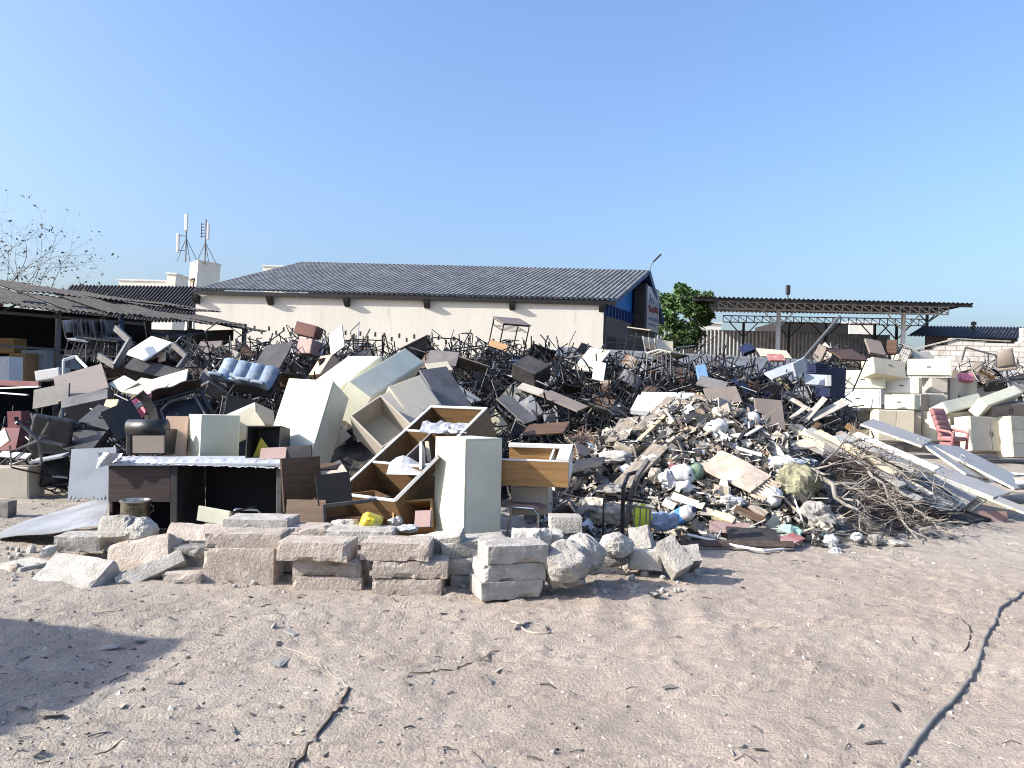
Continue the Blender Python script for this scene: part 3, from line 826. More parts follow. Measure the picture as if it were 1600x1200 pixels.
mb = MB(); quad_slab(mb, Vector((-.3, -.06, 3.5)), Vector((2.3, -.06, 4.24)), Vector((2.3, .36, 4.24)), Vector((-.3, .36, 3.5)), .05); quad_slab(mb, Vector((2.1, -.06, 4.25)), Vector((4.3, -.06, 4.18)), Vector((4.3, .36, 4.18)), Vector((2.1, .36, 4.25)), .04); mb.build('coping', 'concgrey', bw)
rs = random.Random(4); mb = MB()
for i in range(7): mb.tube([(3.75 + i * .085, -.006, 3.55 + rs.uniform(-.03, .05)), (3.79 + i * .085, -.006, 3.6 + rs.uniform(-.03, .06)), (3.81 + i * .085, -.006, 3.53 + rs.uniform(-.03, .05))], .03, 4)
mb.build('paint_mark', 'shade', bw)
mb = MB(); mb.box(1.25, -.012, 3.05, 1.5, -.001, 3.3); mb.box(1.33, -.02, 3.05, 1.5, -.013, 3.2, mi=1); mb.build('patch', ['concdark', 'whitewall'], bw)
# dark shed on the right skyline
ds = root('dark_shed', Matrix.Translation(P(1510, 600, 46)), 'long dark metal shed beyond the white block wall', 'shed')
DI = Matrix.Translation(-P(1510, 600, 46))
def dpart(mb, name, m_):
    mb.v = [tuple(DI @ Vector(p)) for p in mb.v]; return mb.build(name, m_, ds)
mb = MB(); ribbed(mb, P(1417, 525, 43), P(1700, 533, 43), P(1700, 513, 49), P(1441, 510, 49), 50, .06, 1)
dpart(mb, 'roof', 'canopy')
mb = MB(); a, b = P(1448, 517, 46.5), P(1590, 521, 46.5); d_ = b - a
mb.sheet(120, 1, lambda u, v: (a.x + d_.x * u, 46.5 + (.05 if int(round(u * 120)) % 4 in (1, 2) else 0), a.z * v), thick=.01); dpart(mb, 'wall', 'concdark')
mb = MB()
for i in range(12): q = P(1455 + i * 14, 518, 46); mb.box(q.x - .04, 45.9, 0, q.x + .04, 46, q.z); beam(mb, (q.x, 45.9, q.z - .6), (q.x + .6, 45.9, q.z), .04)
dpart(mb, 'post', 'steel')
mb = MB(); q = P(1521, 511, 46); mb.tube([(q.x, 46, q.z - .5), (q.x, 46, q.z + .35)], .05, 5); mb.box(q.x - .1, 45.9, q.z + .1, q.x + .12, 46.1, q.z + .3); mb.box(q.x - .12, 45.9, q.z - .1, q.x + .08, 46.1, q.z + .05)
dpart(mb, 'roof_fitting', 'black')

# neighbouring hut left of the camera (its roof corner throws the shadow at lower left)
hc = Vector((-2.05, 4.9)) - SUN_H * (3.0 / math.tan(SUN_EL))
e1 = Vector((-.977, .21)); 
hut = root('flat_roofed_hut', Matrix(((-e1.x, -.21, 0, hc.x + e1.x * 5), (-e1.y, -.977, 0, hc.y + e1.y * 5), (0, 0, 1, 0), (0, 0, 0, 1))), 'plain flat roofed hut standing beside the yard', 'hut')
hut.matrix_world = Matrix(((.977, .21, 0, hc.x + e1.x * 5), (-.21, .977, 0, hc.y + e1.y * 5), (0, 0, 1, 0), (0, 0, 0, 1)))
mb = MB(); mb.box(.15, -3.85, 0, 4.85, -.15, 2.85); mb.build('wall', 'plaster', hut)
mb = MB(); mb.box(0, -4, 2.852, 5, 0, 3.0); mb.build('roof', 'concgrey', hut)
mb = MB(); mb.box(4.86, -2.6, 0, 4.9, -1.7, 2.05); mb.build('door', 'frameb', hut)

# ================================================================== TREES
def branch(mb, p, d, L, r, depth, rs, tips, spread=.6, up=.1, kids=(2, 3), seg=4, mi=0):
    pts, rr = [p.copy()], [r]
    for i in range(seg):
        d = (d + Vector((rs.gauss(0, .16), rs.gauss(0, .16), rs.gauss(0, .13) + up * .3))).normalized()
        p = p + d * (L / seg); pts.append(p.copy()); rr.append(r * (1 - .5 * (i + 1) / seg))
    mb.tube(pts, rr, 5 if r < .03 else 7, mi=mi)
    if depth == 0:
        tips.append((p.copy(), d.copy())); return
    for k in range(rs.randint(*kids)):
        i = rs.randint(max(1, seg // 2), seg)
        nd = (d + Vector((rs.gauss(0, spread), rs.gauss(0, spread), rs.gauss(0, spread * .8) + up))).normalized()
        branch(mb, pts[i], nd, L * rs.uniform(.6, .85), rr[i] * .75, depth - 1, rs, tips, spread, up, kids, seg, mi)
    tips.append((p.copy(), d.copy()))

def leaf(mb, p, s, rs, droop=.3, mi=0):
    a = Vector((rs.gauss(0, 1), rs.gauss(0, 1), rs.gauss(0, .6) - droop)).normalized()
    b = a.orthogonal().normalized(); b = (Matrix.Rotation(rs.uniform(0, 6.28), 3, a) @ b)
    mb.add([p, p + a * s * .5 + b * s * .22, p + a * s, p + a * s * .5 - b * s * .22], [(0, 1, 2, 3)], None, mi)

rs = random.Random(21)
t0 = P(-5, 600, 25)
tr = root('sparse_tree', Matrix.Translation((t0.x, t0.y, 0)), 'sparse thin leaved tree rising behind the left shed', 'tree')
mb = MB(); tips = []
branch(mb, Vector((0, 0, 0)), Vector((.05, 0, 1)), 3.4, .16, 0, rs, [], .2, .2, seg=5)
for k in range(11):
    a = rs.uniform(-.5, 1.0)
    branch(mb, Vector((0, 0, 3.0 + rs.uniform(-.2, .4))), Vector((a + .25, rs.uniform(-.6, .6), rs.uniform(.25, 1.1))).normalized(), rs.uniform(1.5, 2.3), .032, 4, rs, tips, .6, .0, (2, 3))
mb.build('trunk', 'wispbark', tr)
mb = MB()
for p, d in tips:
    if p.z < 3.2: continue
    for k in range(rs.randint(0, 2) if p.z > 5.0 else rs.randint(1, 4)): leaf(mb, p + Vector((rs.gauss(0, .035), rs.gauss(0, .035), rs.gauss(0, .035))), rs.uniform(.07, .15), rs, .6)
mb.build('crown', 'leafdry', tr)

def leafy_tree(c, hgt, rx, rz, nclump, nleaf, ls, label, seed, m_='leaf'):
    rs = random.Random(seed)
    r_ = root('leafy_tree', Matrix.Translation((c.x, c.y, 0)), label, 'tree')
    mb = MB(); tips = []
    branch(mb, Vector((0, 0, 0)), Vector((0, 0, 1)), hgt * .45, .2, 0, rs, [], .2, .2, seg=4)
    for k in range(7): branch(mb, Vector((0, 0, hgt * .42)), Vector((rs.gauss(0, .7), rs.gauss(0, .7), .9)).normalized(), hgt * .28, .09, 2, rs, tips, .5, .1)
    mb.build('trunk', 'barkdark', r_)
    mb = MB()
    for k in range(nclump):
        th, u = rs.uniform(0, 6.28), rs.uniform(-1, 1); q = math.sqrt(1 - u * u); f = rs.uniform(.25, 1.12) ** .6
        cc = Vector((rx * f * q * math.cos(th), rx * f * q * math.sin(th), hgt + rz * (f * u)))
        cr = rs.uniform(.1, .27) * rx
        for j in range(nleaf):
            v = Vector((rs.gauss(0, 1), rs.gauss(0, 1), rs.gauss(0, 1))).normalized() * cr * rs.uniform(.5, 1.05)
            v.z *= .75
            leaf(mb, cc + v, ls * rs.uniform(.7, 1.3), rs, .35)
    mb.build('crown', m_, r_)
    return r_
tc_ = P(1066, 490, 43)
leafy_tree(tc_, tc_.z - .1, 1.62, 1.75, 90, 130, .24, 'dense green tree standing between the warehouse gable and canopy', 8)

# ================================================================== CONCRETE BLOCKS ALONG THE FRONT
def block(px0, px1, pyt, pyb, d, depth, m, label, yaw=0.0, rollb=0.0, seed=1, chip=.02, rough=.006, name='concrete_block', group='concrete blocks along the front edge', cat='concrete block', pitch=0.0, Hs=None, seg=.035):
    """block whose front bottom edge runs px0-px1 at image row pyb"""
    a, b, c = P(px0, pyb, d), P(px1, pyb, d), P(px0, pyt, d)
    L = (b - a).length / max(.5, math.cos(yaw)); H = Hs or (c - a).length
    mid = (a + b) / 2 + Vector((0, depth / 2 * math.cos(yaw), 0))
    roll = -math.atan2((b - a).z, (b - a).x)
    T = Matrix.Translation(mid) @ Euler((pitch, roll * .4 + rollb, yaw)).to_matrix().to_4x4()
    mb = lump(L, depth, H, seg, chip, rough, seed)
    o = mb.build(name, m, None, T)
    return tag(o, label, cat, group)

# (x0, x1, top, bottom, distance, depth, material, label, yaw)
bl = [
 (315, 427, 857, 921, 6.12, .30, 'concpink', 'square upright block with combed front face, left of the stacks', 0, 0),
 (319, 437, 834, 858, 6.14, .30, 'concpink', 'flat block lying on top of the square combed block', .02, 0),
 (455, 565, 902, 929, 6.02, .34, 'concpink', 'bottom block of the stack right of the square block', 0, 0),
 (455, 563, 876, 902, 6.04, .34, 'concpink', 'middle block of the stack right of the square block', .03, 0),
 (432, 545, 848, 878, 5.95, .32, 'concpink', 'top block overhanging left, stack right of the square block', -.06, 0),
 (580, 690, 905, 931, 5.98, .34, 'concpink', 'bottom block of the central stack with tapered shadow gap', 0, 0),
 (580, 698, 877, 905, 5.98, .34, 'concpink', 'middle block of the central stack, jutting out right', .03, 0),
 (563, 671, 849, 877, 5.98, .34, 'concpink', 'top block of the central stack, shifted left', -.03, 0),
 (741, 838, 908, 937, 5.85, .36, 'concgrey', 'bottom block of the right stack with pale broken end', .30, 0),
 (745, 843, 880, 909, 5.87, .36, 'concgrey', 'middle block of the right stack with three dark marks', .30, 0),
 (753, 848, 852, 881, 5.85, .34, 'concgrey', 'top block of the right stack with whitish left end', .28, 0),
 (690, 760, 874, 898, 6.25, .36, 'concgrey', 'grey block wedged behind the right stack, second course', .15, 0),
 (700, 770, 898, 922, 6.25, .36, 'concgrey', 'dark grey block at ground behind the right stack', .1, 0),
 (686, 792, 845, 873, 6.30, .34, 'concgrey', 'grey block lying behind the top of the right stack', .2, -.08),
 (505, 612, 830, 852, 6.50, .34, 'concgrey', 'grey block behind the gap between two front stacks', 0, 0),
 (425, 506, 826, 850, 6.55, .34, 'concpink', 'pink block in the rear course behind overhanging block', .02, 0),
 (348, 450, 812, 835, 6.60, .36, 'concgrey', 'pale topped block in the rear course beneath desk opening', -.03, 0),
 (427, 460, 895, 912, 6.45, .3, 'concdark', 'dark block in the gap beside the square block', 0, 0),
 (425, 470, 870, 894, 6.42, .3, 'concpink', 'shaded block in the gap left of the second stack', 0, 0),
 (251, 312, 897, 923, 6.05, .32, 'concpink', 'small flat block on the ground beside the square block', .04, 0),
 (800, 880, 834, 852, 6.75, .3, 'conclight', 'white topped slab behind the right stack below the chair', .05, .02),
 (859, 909, 808, 834, 7.1, .26, 'concgrey', 'rough speckled block behind boulders below the grey cabinet', .06, 0),
 (985, 1037, 862, 892, 6.75, .32, 'conclight', 'low pale block on sand right of the boulders', -.1, 0),
 (0, 46, 884, 906, 6.35, .3, 'conclight', 'pale flat block at left edge beside the big slab', -.35, .06),
 (82, 152, 838, 862, 6.75, .3, 'concgrey', 'pale flat block behind the big tilted slab', .1, 0),
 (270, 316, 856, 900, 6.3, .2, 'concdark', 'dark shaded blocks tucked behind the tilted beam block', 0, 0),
 (58, 72, 858, 872, 6.5, .2, 'conclight', 'small yellowish chip block beside the big slab', .2, 0),
 (380, 425, 846, 872, 6.45, .25, 'concgrey', 'rear block hidden behind the square block top', .0, 0),
]
for i, (a, b, t_, b_, d, dep, m, lab, yaw, rl) in enumerate(bl):
    block(a, b, t_, b_, d, dep, m, lab, yaw, rl, seed=i * 3.7 + 1, chip=.022 if i % 3 else .032)

def slab_fit(o, a, b, D, m, label, seed, chip=.03, rough=.008, name='concrete_block', cat='concrete block', group='concrete blocks along the front edge'):
    """tilted block: o lower front corner, a along length, b up the front face; D thickness away"""
    T, L, H = fit(o, a, b)
    mb = lump(L, D, H, .035, chip, rough, seed)
    return tag(mb.build(name, m, None, T @ Matrix.Translation((L / 2, D / 2, 0))), label, cat, group)
slab_fit((40, 913, 6.05), (132, 928, 5.85), (68, 858, 6.35), .20, 'concgrey', 'big pale slab leaning back at the left end', 61, .03)
slab_fit((178, 902, 6.05), (186, 924, 6.0), (285, 868, 6.2), .16, 'concgrey', 'long tilted beam block with smooth shaded face', 62, .015)
slab_fit((165, 900, 6.35), (262, 882, 6.3), (168, 850, 6.45), .30, 'concpink', 'pinkish block lying askew above the tilted beam block', 63, .03)
slab_fit((148, 842, 6.65), (196, 838, 6.6), (132, 808, 6.75), .28, 'concgrey', 'broken chunk block standing on edge below the tin pot', 64, .06, .015)
slab_fit((248, 842, 6.6), (349, 846, 6.55), (262, 815, 6.8), .22, 'concpink', 'pale sloping block in front of the dark desk', 65, .03)
slab_fit((628, 851, 6.35), (718, 838, 6.25), (640, 836, 6.5), .28, 'concgrey', 'dark tilted block propped behind the central stack', 66, .02)
slab_fit((1057, 895, 6.55), (1084, 880, 6.6), (1030, 845, 6.7), .22, 'concgrey', 'block standing tilted on its corner at the right end', 67, .02)
slab_fit((985, 862, 6.9), (1018, 856, 6.85), (990, 822, 7.0), .25, 'concgrey', 'upright broken block behind the low pale block', 68, .05, .012)
slab_fit((1060, 880, 7.0), (1098, 876, 7.0), (1062, 852, 7.1), .25, 'concgrey', 'rough shaded block behind the corner standing block', 69, .04, .012)
slab_fit((815, 846, 6.55), (838, 846, 6.5), (826, 820, 6.7), .2, 'conclight', 'pyramid shaped pale broken piece under the chair', 70, .08, .02)
def rock(px, py, d, r, sc, m, label, seed, rot=(0, 0, 0)):
    c = P(px, py, d)
    mb = boulder(r, seed, sc)
    return tag(mb.build('concrete_boulder', m, None, TRS(c, *rot)), label, 'boulder', 'broken concrete boulders at the row end')
rock(882, 883, 6.05, .21, (.95, .9, .85), 'concgrey', 'large smooth grey boulder right of the last stack', 3)
rock(910, 866, 6.35, .21, (.9, .8, .85), 'concgrey', 'rough speckled boulder second from the last stack', 9)
rock(962, 853, 6.75, .16, (.95, .8, .72), 'conclight', 'pale topped boulder between two rough ones', 14)
rock(848, 840, 6.7, .09, (1, .8, .9), 'conclight', 'small peaked pale rubble lump right of the stacks', 22)
rock(218, 830, 6.75, .17, (1.0, .8, .72), 'conclight', 'cracked pale chunk right under the tin pot', 31)
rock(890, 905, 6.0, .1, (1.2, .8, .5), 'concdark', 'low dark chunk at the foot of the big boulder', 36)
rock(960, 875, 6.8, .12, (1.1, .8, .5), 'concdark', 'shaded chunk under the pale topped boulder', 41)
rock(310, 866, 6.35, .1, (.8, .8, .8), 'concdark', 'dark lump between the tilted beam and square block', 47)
# small rubble between the blocks
mb = MB(); rs = random.Random(31)
for i in range(420):
    px = rs.uniform(20, 1100); d = rs.uniform(6.0, 7.3); p = G(px, 900); x = (px - 800) / FPX * d
    if 440 < px < 560 and d < 6.1: continue
    r = rs.uniform(.008, .035) * (1.6 if rs.random() < .1 else 1)
    b = boulder(r, rs.randint(0, 99), (1, rs.uniform(.6, 1), rs.uniform(.5, .9)), n=4)
    T = TRS((x, d, gz(x, d) + r * .4), rs.uniform(0, 6), rs.uniform(0, 6), rs.uniform(0, 6))
    mb.add(b.v, b.f, T, rs.randint(0, 2))
tag(mb.build('rubble', ['concgrey', 'conclight', 'concpink']), kind='stuff')

# ================================================================== BOX FURNITURE BUILDERS
def cab_body(mb, L, D, H, lip=.018):
    """sheet steel carcass: panels with folded edges"""
    mb.box(0, 0, 0, L, D, H)
    return mb

def carcass(L, D, H, open_face='front', t=.018, shelves=(), vshelves=(), back=True, mb=None):
    mb = mb or MB()
    if open_face == 'front':
        mb.box(0, 0, 0, t, D, H); mb.box(L - t, 0, 0, L, D, H); mb.box(t, .001, 0, L - t, D, t); mb.box(t, .001, H - t, L - t, D, H)
        if back: mb.box(t, D - .008, t, L - t, D - .002, H - t)
        for z in shelves: mb.box(t, .012, z - t / 2, L - t, D - .01, z + t / 2)
        for x in vshelves: mb.box(x - t / 2, .02, t, x + t / 2, D - .01, H - t)
    return mb

def steel_cabinet(name, o, a, b, D, m, label, doors=0, drawers=0, cat='cabinet', group='dumped steel cabinets', seam=True, dirn='h', face='front'):
    """closed cabinet; front plane carries doors or drawers as parts"""
    T, L, H = fit(o, a, b)
    r_ = root(name, T, label, cat, group)
    mb = MB(); mb.box(0, 0, 0, L, D, H)
    mb.build('body', m, r_, bevel=.006, seg=2)
    t = .006
    if doors:
        wdt = L / doors
        for i in range(doors):
            mb = MB(); mb.box(i * wdt + .012, -.016, .02, (i + 1) * wdt - .006, -.001, H - .02)
            dr = mb.build('door', m, r_, bevel=.004)
            hx = (i + 1) * wdt - .06 if i % 2 == 0 else i * wdt + .05
            MB().box(hx - .012, -.036, H * .5 - .07, hx + .012, -.017, H * .5 + .07).build('handle', 'steel', dr)
    if drawers:
        for i in range(drawers):
            mb = MB()
            if dirn == 'h':
                h = H / drawers; mb.box(.015, -.016, i * h + .006, L - .015, -.001, (i + 1) * h - .006)
                hb = (L * .5 - .06, -.034, (i + .62) * h, L * .5 + .06, -.017, (i + .62) * h + .02)
            else:
                h = L / drawers; mb.box(i * h + .006, -.016, .015, (i + 1) * h - .006, -.001, H - .015)
                hb = ((i + .62) * h, -.034, H * .5 - .06, (i + .62) * h + .02, -.017, H * .5 + .06)
            dr = mb.build('drawer', m, r_, bevel=.003)
            MB().box(*hb).build('handle', 'steel', dr)
    if not doors and not drawers and seam:
        # pressed back panel: a shallow raised field and a folded rim
        mb = MB(); mb.box(.02, -.004, .02, L - .02, -.001, H - .02); mb.build('back_panel', m, r_, bevel=.002)
    return r_

def board(o, a, b, th, m, label, cat='board', name='board', group=None, bow=0.0, edge=None):
    T, L, H = fit(o, a, b)
    mb = MB()
    if bow:
        mb.sheet(8, 8, lambda u, v: (L * u, bow * (math.sin(u * 3.1) + .4 * math.sin(v * 4 + u * 3)), H * v), thick=-th)
    else:
        mb.box(0, 0, 0, L, th, H)
    return tag(mb.build(name, m, None, T, bevel=0 if bow else .002), label, cat, group)

# ------------------------------------------------------------------ the centre piece cabinets
steel_cabinet('filing_cabinet', (724, 846, 7.15), (782, 838, 7.45), (726, 686, 7.15), .47, 'ivory', 'upright white steel cabinet standing behind the stone stacks', group=None)
steel_cabinet('tall_cabinet', (475, 747, 8.45), (503, 769, 8.85), (521, 595, 8.95), .58, 'ivory', 'tall white cabinet leaning right in the centre of furniture', group=None)
steel_cabinet('tall_cabinet', (549, 640, 10.2), (578, 622, 10.4), (535, 601, 10.4), .5, 'beige', 'short beige end of a cabinet under the long leaning one', group=None)
steel_cabinet('long_cabinet', (538, 603, 10.0), (635, 533, 11.3), (520, 597, 10.6), .55, 'ivory', 'long white cabinet lying tilted, its lit flank upward', group=None) if False else None
# long tilted cabinet: grey flank faces the camera, bright flank faces the sun
steel_cabinet('long_cabinet', (580, 622, 9.6), (663, 566, 11.1), (537, 601, 9.5), .5, 'ivory', 'long cabinet tilted up right behind the leaning tall cabinet', group=None)
steel_cabinet('long_cabinet', (535, 604, 10.2), (596, 556, 11.3), (495, 592, 10.6), .5, 'ivory', 'second long white cabinet lying further back, bright flank up', group=None)
steel_cabinet('cream_cabinet', (655, 640, 9.6), (720, 634, 9.9), (618, 600, 9.9), .45, 'cream', 'cream cabinet behind the open bookcase with torn right edge', group=None) if False else None
T, L, H = fit((640, 655, 9.5), (700, 648, 9.3), (617, 600, 9.8))
steel_cabinet('cream_cabinet', (640, 652, 9.2), (690, 632, 9.5), (617, 600, 9.4), .5, 'cream', 'cream cabinet slumped behind the open bookcase', group=None)
board((700, 650, 9.6), (742, 642, 9.9), (655, 578, 9.9), .03, 'grey', 'grey panel leaning on the cream cabinet', 'panel', 'panel')  # grey board added for the cabinet's right side, shade put into its colour
False and steel_cabinet('cream_cabinet', (690, 634, 9.45), (722, 640, 10.1), (655, 578, 9.8), .42, 'cream', 'tilted cream cabinet end with bright triangular face', group=None)

# open drawer box with cream inside
T, L, H = fit((597, 700, 8.6), (646, 665, 8.8), (560, 640, 8.9))
ob = root('drawer_box', T, 'open beige drawer box showing a cream inner panel', 'drawer')
carcass(L, .38, H, t=.02, back=False).build('shell', 'beige', ob, bevel=.003)  # beige of the shell holds the shade inside the box
MB().box(.02, .36, .02, L - .02, .375, H - .02).build('back_panel', 'cream', ob)
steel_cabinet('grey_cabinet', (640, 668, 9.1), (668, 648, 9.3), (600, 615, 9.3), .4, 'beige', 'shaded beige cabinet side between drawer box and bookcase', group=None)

# big open bookcase lying on its corner
T, L, H = fit((522, 771, 7.8), (616, 783, 7.35), (661, 633, 9.1))
bc = root('bookcase', T, 'big open bookcase tipped over with white edges and brown inside', 'bookcase')
Lb, Hb = L, H
mb = MB(); t = .028
mb.box(0, .012, 0, t, .42, Hb); mb.box(Lb - t, .012, 0, Lb, .42, Hb); mb.box(t, .013, 0, Lb - t, .42, t); mb.box(t, .013, Hb - t, Lb - t, .42, Hb)
mb.build('carcass', 'oakdark', bc)
MB().box(t, .405, t, Lb - t, .418, Hb - t).build('back_panel', 'brown', bc)
mb = MB(); mb.box(-.002, 0, -.002, t + .004, .0118, Hb + .002); mb.box(Lb - t - .004, 0, -.002, Lb + .002, .0118, Hb + .002); mb.box(t + .005, 0, -.002, Lb - t - .005, .0118, t + .004); mb.box(t + .005, 0, Hb - t - .004, Lb - t - .005, .0118, Hb + .002)
mb.build('edge_band', 'white', bc)
for z in (Hb * .34, Hb * .70):
    sh = MB().box(t, .02, z - .012, Lb - t, .40, z + .012).build('shelf', 'oakdark', bc)
    MB().box(t + .005, .008, z - .014, Lb - t - .005, .0195, z + .014).build('edge_band', 'white', sh)
MB().box(Lb * .45 - .012, .03, Hb * .34 + .013, Lb * .45 + .012, .40, Hb * .70 - .013).build('divider', 'grey', bc)
def bar_board(o, a, wd, dep, m, label, name='board', edge='white', cat='board'):
    A, B = P(*o), P(*a)
    d_ = (B - A); L = d_.length; d_.normalize(); s = Vector((0, 1, 0)); s = (s - d_ * s.dot(d_)).normalized(); u = s.cross(d_) * -1
    T = Matrix(((d_.x, s.x, u.x, A.x), (d_.y, s.y, u.y, A.y), (d_.z, s.z, u.z, A.z), (0, 0, 0, 1)))
    r_ = root(name, T, label, cat)
    MB().box(0, .011, -wd / 2, L, dep, wd / 2).build('panel', m, r_)
    MB().box(-.001, 0, -wd / 2 - .001, L + .001, .0105, wd / 2 + .001).build('edge_band', edge, r_)
    return r_
bar_board((617, 782, 7.35), (684, 714, 7.35), .03, .4, 'oakdark', 'slanting white edged shelf board meeting the white cabinet', 'shelf_board')
bar_board((657, 690, 7.6), (657, 733, 7.5), .022, .3, 'white', 'narrow upright white board beside the white cabinet')
board((668, 722, 7.7), (674, 721, 7.7), (663, 690, 7.75), .03, 'cream', 'narrow cream offcut standing in the tipped frame')
# papers / film inside
mb = MB(); a = P(602, 745, 7.75); mb.sheet(8, 6, lambda u, v: (a.x + u * .55, a.y + .05 + v * .2, a.z + .02 + .08 * u * v + .06 * math.sin(u * 7) * v + v * .1))
tag(mb.build('plastic_film', 'film'), 'crumpled plastic film inside the tipped bookcase', 'plastic film')
a = P(655, 668, 8.2); mb = MB(); mb.sheet(10, 6, lambda u, v: (a.x + u * .5, a.y + v * .3, a.z - .05 + .1 * v + .05 * frac((u * 3, v * 3, 1), 2)))
tag(mb.build('plastic_film', 'film'), 'grey film sagging in the top of the bookcase', 'plastic film')

# wood trough unit right of the white cabinet
T, L, H = fit((783, 758, 7.55), (885, 762, 7.45), (783, 719, 7.5))
wu = root('desk_return', T, 'wood veneered desk return lying on its back beside white cabinet', 'desk')
L2 = L + .02
MB().box(0, 0, 0, L2, .02, H).build('front_panel', 'wood', wu, bevel=.002)
MB().box(-.001, -.002, H + .001, L2 + .001, .024, H + .012).build('edge_band', 'white', wu)
MB().box(0, .022, 0, L2, .50, .018).build('bottom_panel', 'wood', wu)
MB().box(0, .50, 0, L2, .52, H * 1.02).build('rear_panel', 'wood', wu)
MB().box(L2 - .022, .025, .02, L2 - .002, .499, H).build('end_panel', 'white', wu)
MB().box(L2 - .2, .1, .02, L2 - .18, .499, H * .98).build('divider', 'white', wu)
MB().box(0, .46, H * 1.02 + .001, L2, .53, H * 1.02 + .03).build('rail', 'white', wu)
MB().box(L2 - .12, .0, H + .0125, L2, .5, H + .03).build('rail', 'white', wu)
steel_cabinet('grey_cabinet', (800, 806, 7.85), (858, 804, 7.8), (800, 760, 7.85), .5, 'beige', 'low grey cabinet under the wood desk return', group=None)
# support heap below trough so nothing floats
MB_ = MB(); 

# school style chair in front
def plain_chair(name, T, seat_m, frame_m, label, w_=.42, dpt=.42, sh=.44, bh=.84):
    r_ = root(name, T, label, 'chair')
    for s in (-1, 1):
        x = s * w_ / 2
        MB().tube([(x, -dpt / 2, 0), (x, -dpt / 2, sh - .06), (x, -dpt / 2 + .05, sh), (x, dpt / 2 - .03, sh), (x, dpt / 2 + .02, sh + .05), (x, dpt / 2 + .09, bh)], .0125, 7).build('side_frame', frame_m, r_)
        MB().tube([(x, dpt / 2 - .02, sh - .015), (x, dpt / 2 + .05, 0)], .0125, 7).build('leg', frame_m, r_)
    mb = MB(); mb.tube([(-w_ / 2, -dpt / 2, .2), (w_ / 2, -dpt / 2, .2)], .009, 6); mb.build('stretcher', frame_m, r_)
    mb = MB(); mb.sheet(6, 6, lambda u, v: ((u - .5) * (w_ + .03), -dpt / 2 - .02 + v * (dpt + .02), sh + .036 - .012 * math.sin(v * 3.1) * math.sin(u * 3.1) - (.03 * max(0, .15 - v) / .15)), thick=.025)
    mb.build('seat', seat_m, r_, smooth=False)
    mb = MB(); mb.sheet(6, 4, lambda u, v: ((u - .5) * (w_ + .02), dpt / 2 + .03 + .035 * (1 - (2 * u - 1) ** 2) + .06 * v, bh - .24 + v * .24), thick=.02)
    mb.build('backrest', seat_m, r_)
    return r_
c = P(818, 838, 7.8); c.z = max(c.z, .02)
plain_chair('metal_chair', TRS((c.x, 7.85, .02), 0, 0, R(72)), 'pinkboard', 'chrome', 'bare metal chair with dusty pink seat beside the white cabinet')
board((860, 845, 7.2), (862, 815, 7.2), (790, 838, 7.3), .2, 'concgrey', 'rubble slab under the metal chair') if False else None

# dark executive desk, seen from behind, wrapped top
DK = fit((173, 872, 7.8), (445, 880, 7.8), (173, 722, 7.8))
T = Matrix.Translation(P(173, 722, 7.8)); 
dl = P(173, 722, 7.8); dr = P(445, 718, 7.8); dw_ = (dr - dl).length; dz = dl.z
dsk = root('desk', Matrix.Translation((dl.x, 7.8, 0)) @ Euler((0, math.atan2(dl.z - dr.z, dr.x - dl.x) * .6, 0)).to_matrix().to_4x4(), 'long dark desk with pale top wrapped in plastic film', 'desk')
MB().box(-.06, -.06, dz - .03, dw_ + .02, .78, dz).build('tabletop', 'bluewhite', dsk, bevel=.004)
MB().box(0, 0, dz - .40, .62, .02, dz - .032).build('modesty_panel', 'dkwood', dsk)
MB().box(0, .021, 0.02, .03, .7, dz - .032).build('leg', 'dkwood', dsk)
MB().box(.63, -.015, .02, .70, .7, dz - .032).build('leg', 'dkgrey', dsk, bevel=.006)
MB().box(dw_ - .06, -.02, .02, dw_ - .005, .7, dz - .032).build('leg', 'steel', dsk, bevel=.006)
MB().box(.71, .68, .05, dw_ - .07, .70, dz - .033).build('rear_panel', 'void', dsk)  # this and the inner panel are black to paint the shade inside the desk
MB().box(.035, .5, .02, .62, .52, dz - .033).build('inner_panel', 'void', dsk)
a0 = dl
mb = MB(); rs = random.Random(3)
mb.sheet(90, 16, lambda u, v: (a0.x - .05 + u * (dw_ + .06), 7.735 + v * .5, dz + .012 + (.075 - .02 * u * 0) * math.exp(-((v - .3) / .3) ** 2) * (.45 + .9 * u) * .8 + .02 * abs(frac((u * 9, v * 3, 0), 2.5)) + .006 * math.sin(u * 150 + 9 * frac((u * 5, v, 1), 2)) - (.02 if v == 0 else 0) - .03 * u))
tag(mb.build('plastic_wrap', 'film', smooth=True), 'rumpled clear plastic wrap lying along the dark desk top', 'plastic wrap')
mb = MB(); a1 = P(152, 710, 7.72); mb.sheet(12, 10, lambda u, v: (a1.x + u * .25, a1.y + .02 * math.sin(u * 9 + v * 4), a1.z + .02 - v * .16 * (1 - u * .6) + .015 * frac((u * 3, v * 3, 4), 3)))
tag(mb.build('plastic_wrap', 'film'), 'torn flap of plastic wrap hanging at the desk corner', 'plastic wrap')
# white board with ragged bottom left of the desk
T, L, H = fit((105, 786, 8.45), (176, 784, 8.5), (97, 702, 8.55))
pl = [(0, .02)]
rs = random.Random(8)
for i in range(1, 24): pl.append((L * i / 24, (.0 if i % 2 else .035) + rs.uniform(0, .05)))
pl += [(L, .0), (L, H * 1.02), (0, H)]
mb = MB(); mb.prism(pl, -.018, 0, T @ Matrix(((1, 0, 0, 0), (0, 0, -1, 0), (0, 1, 0, 0), (0, 0, 0, 1))))
tag(mb.build('board', 'bluewhite'), 'bluish white board with splintered bottom edge left of desk', 'board')
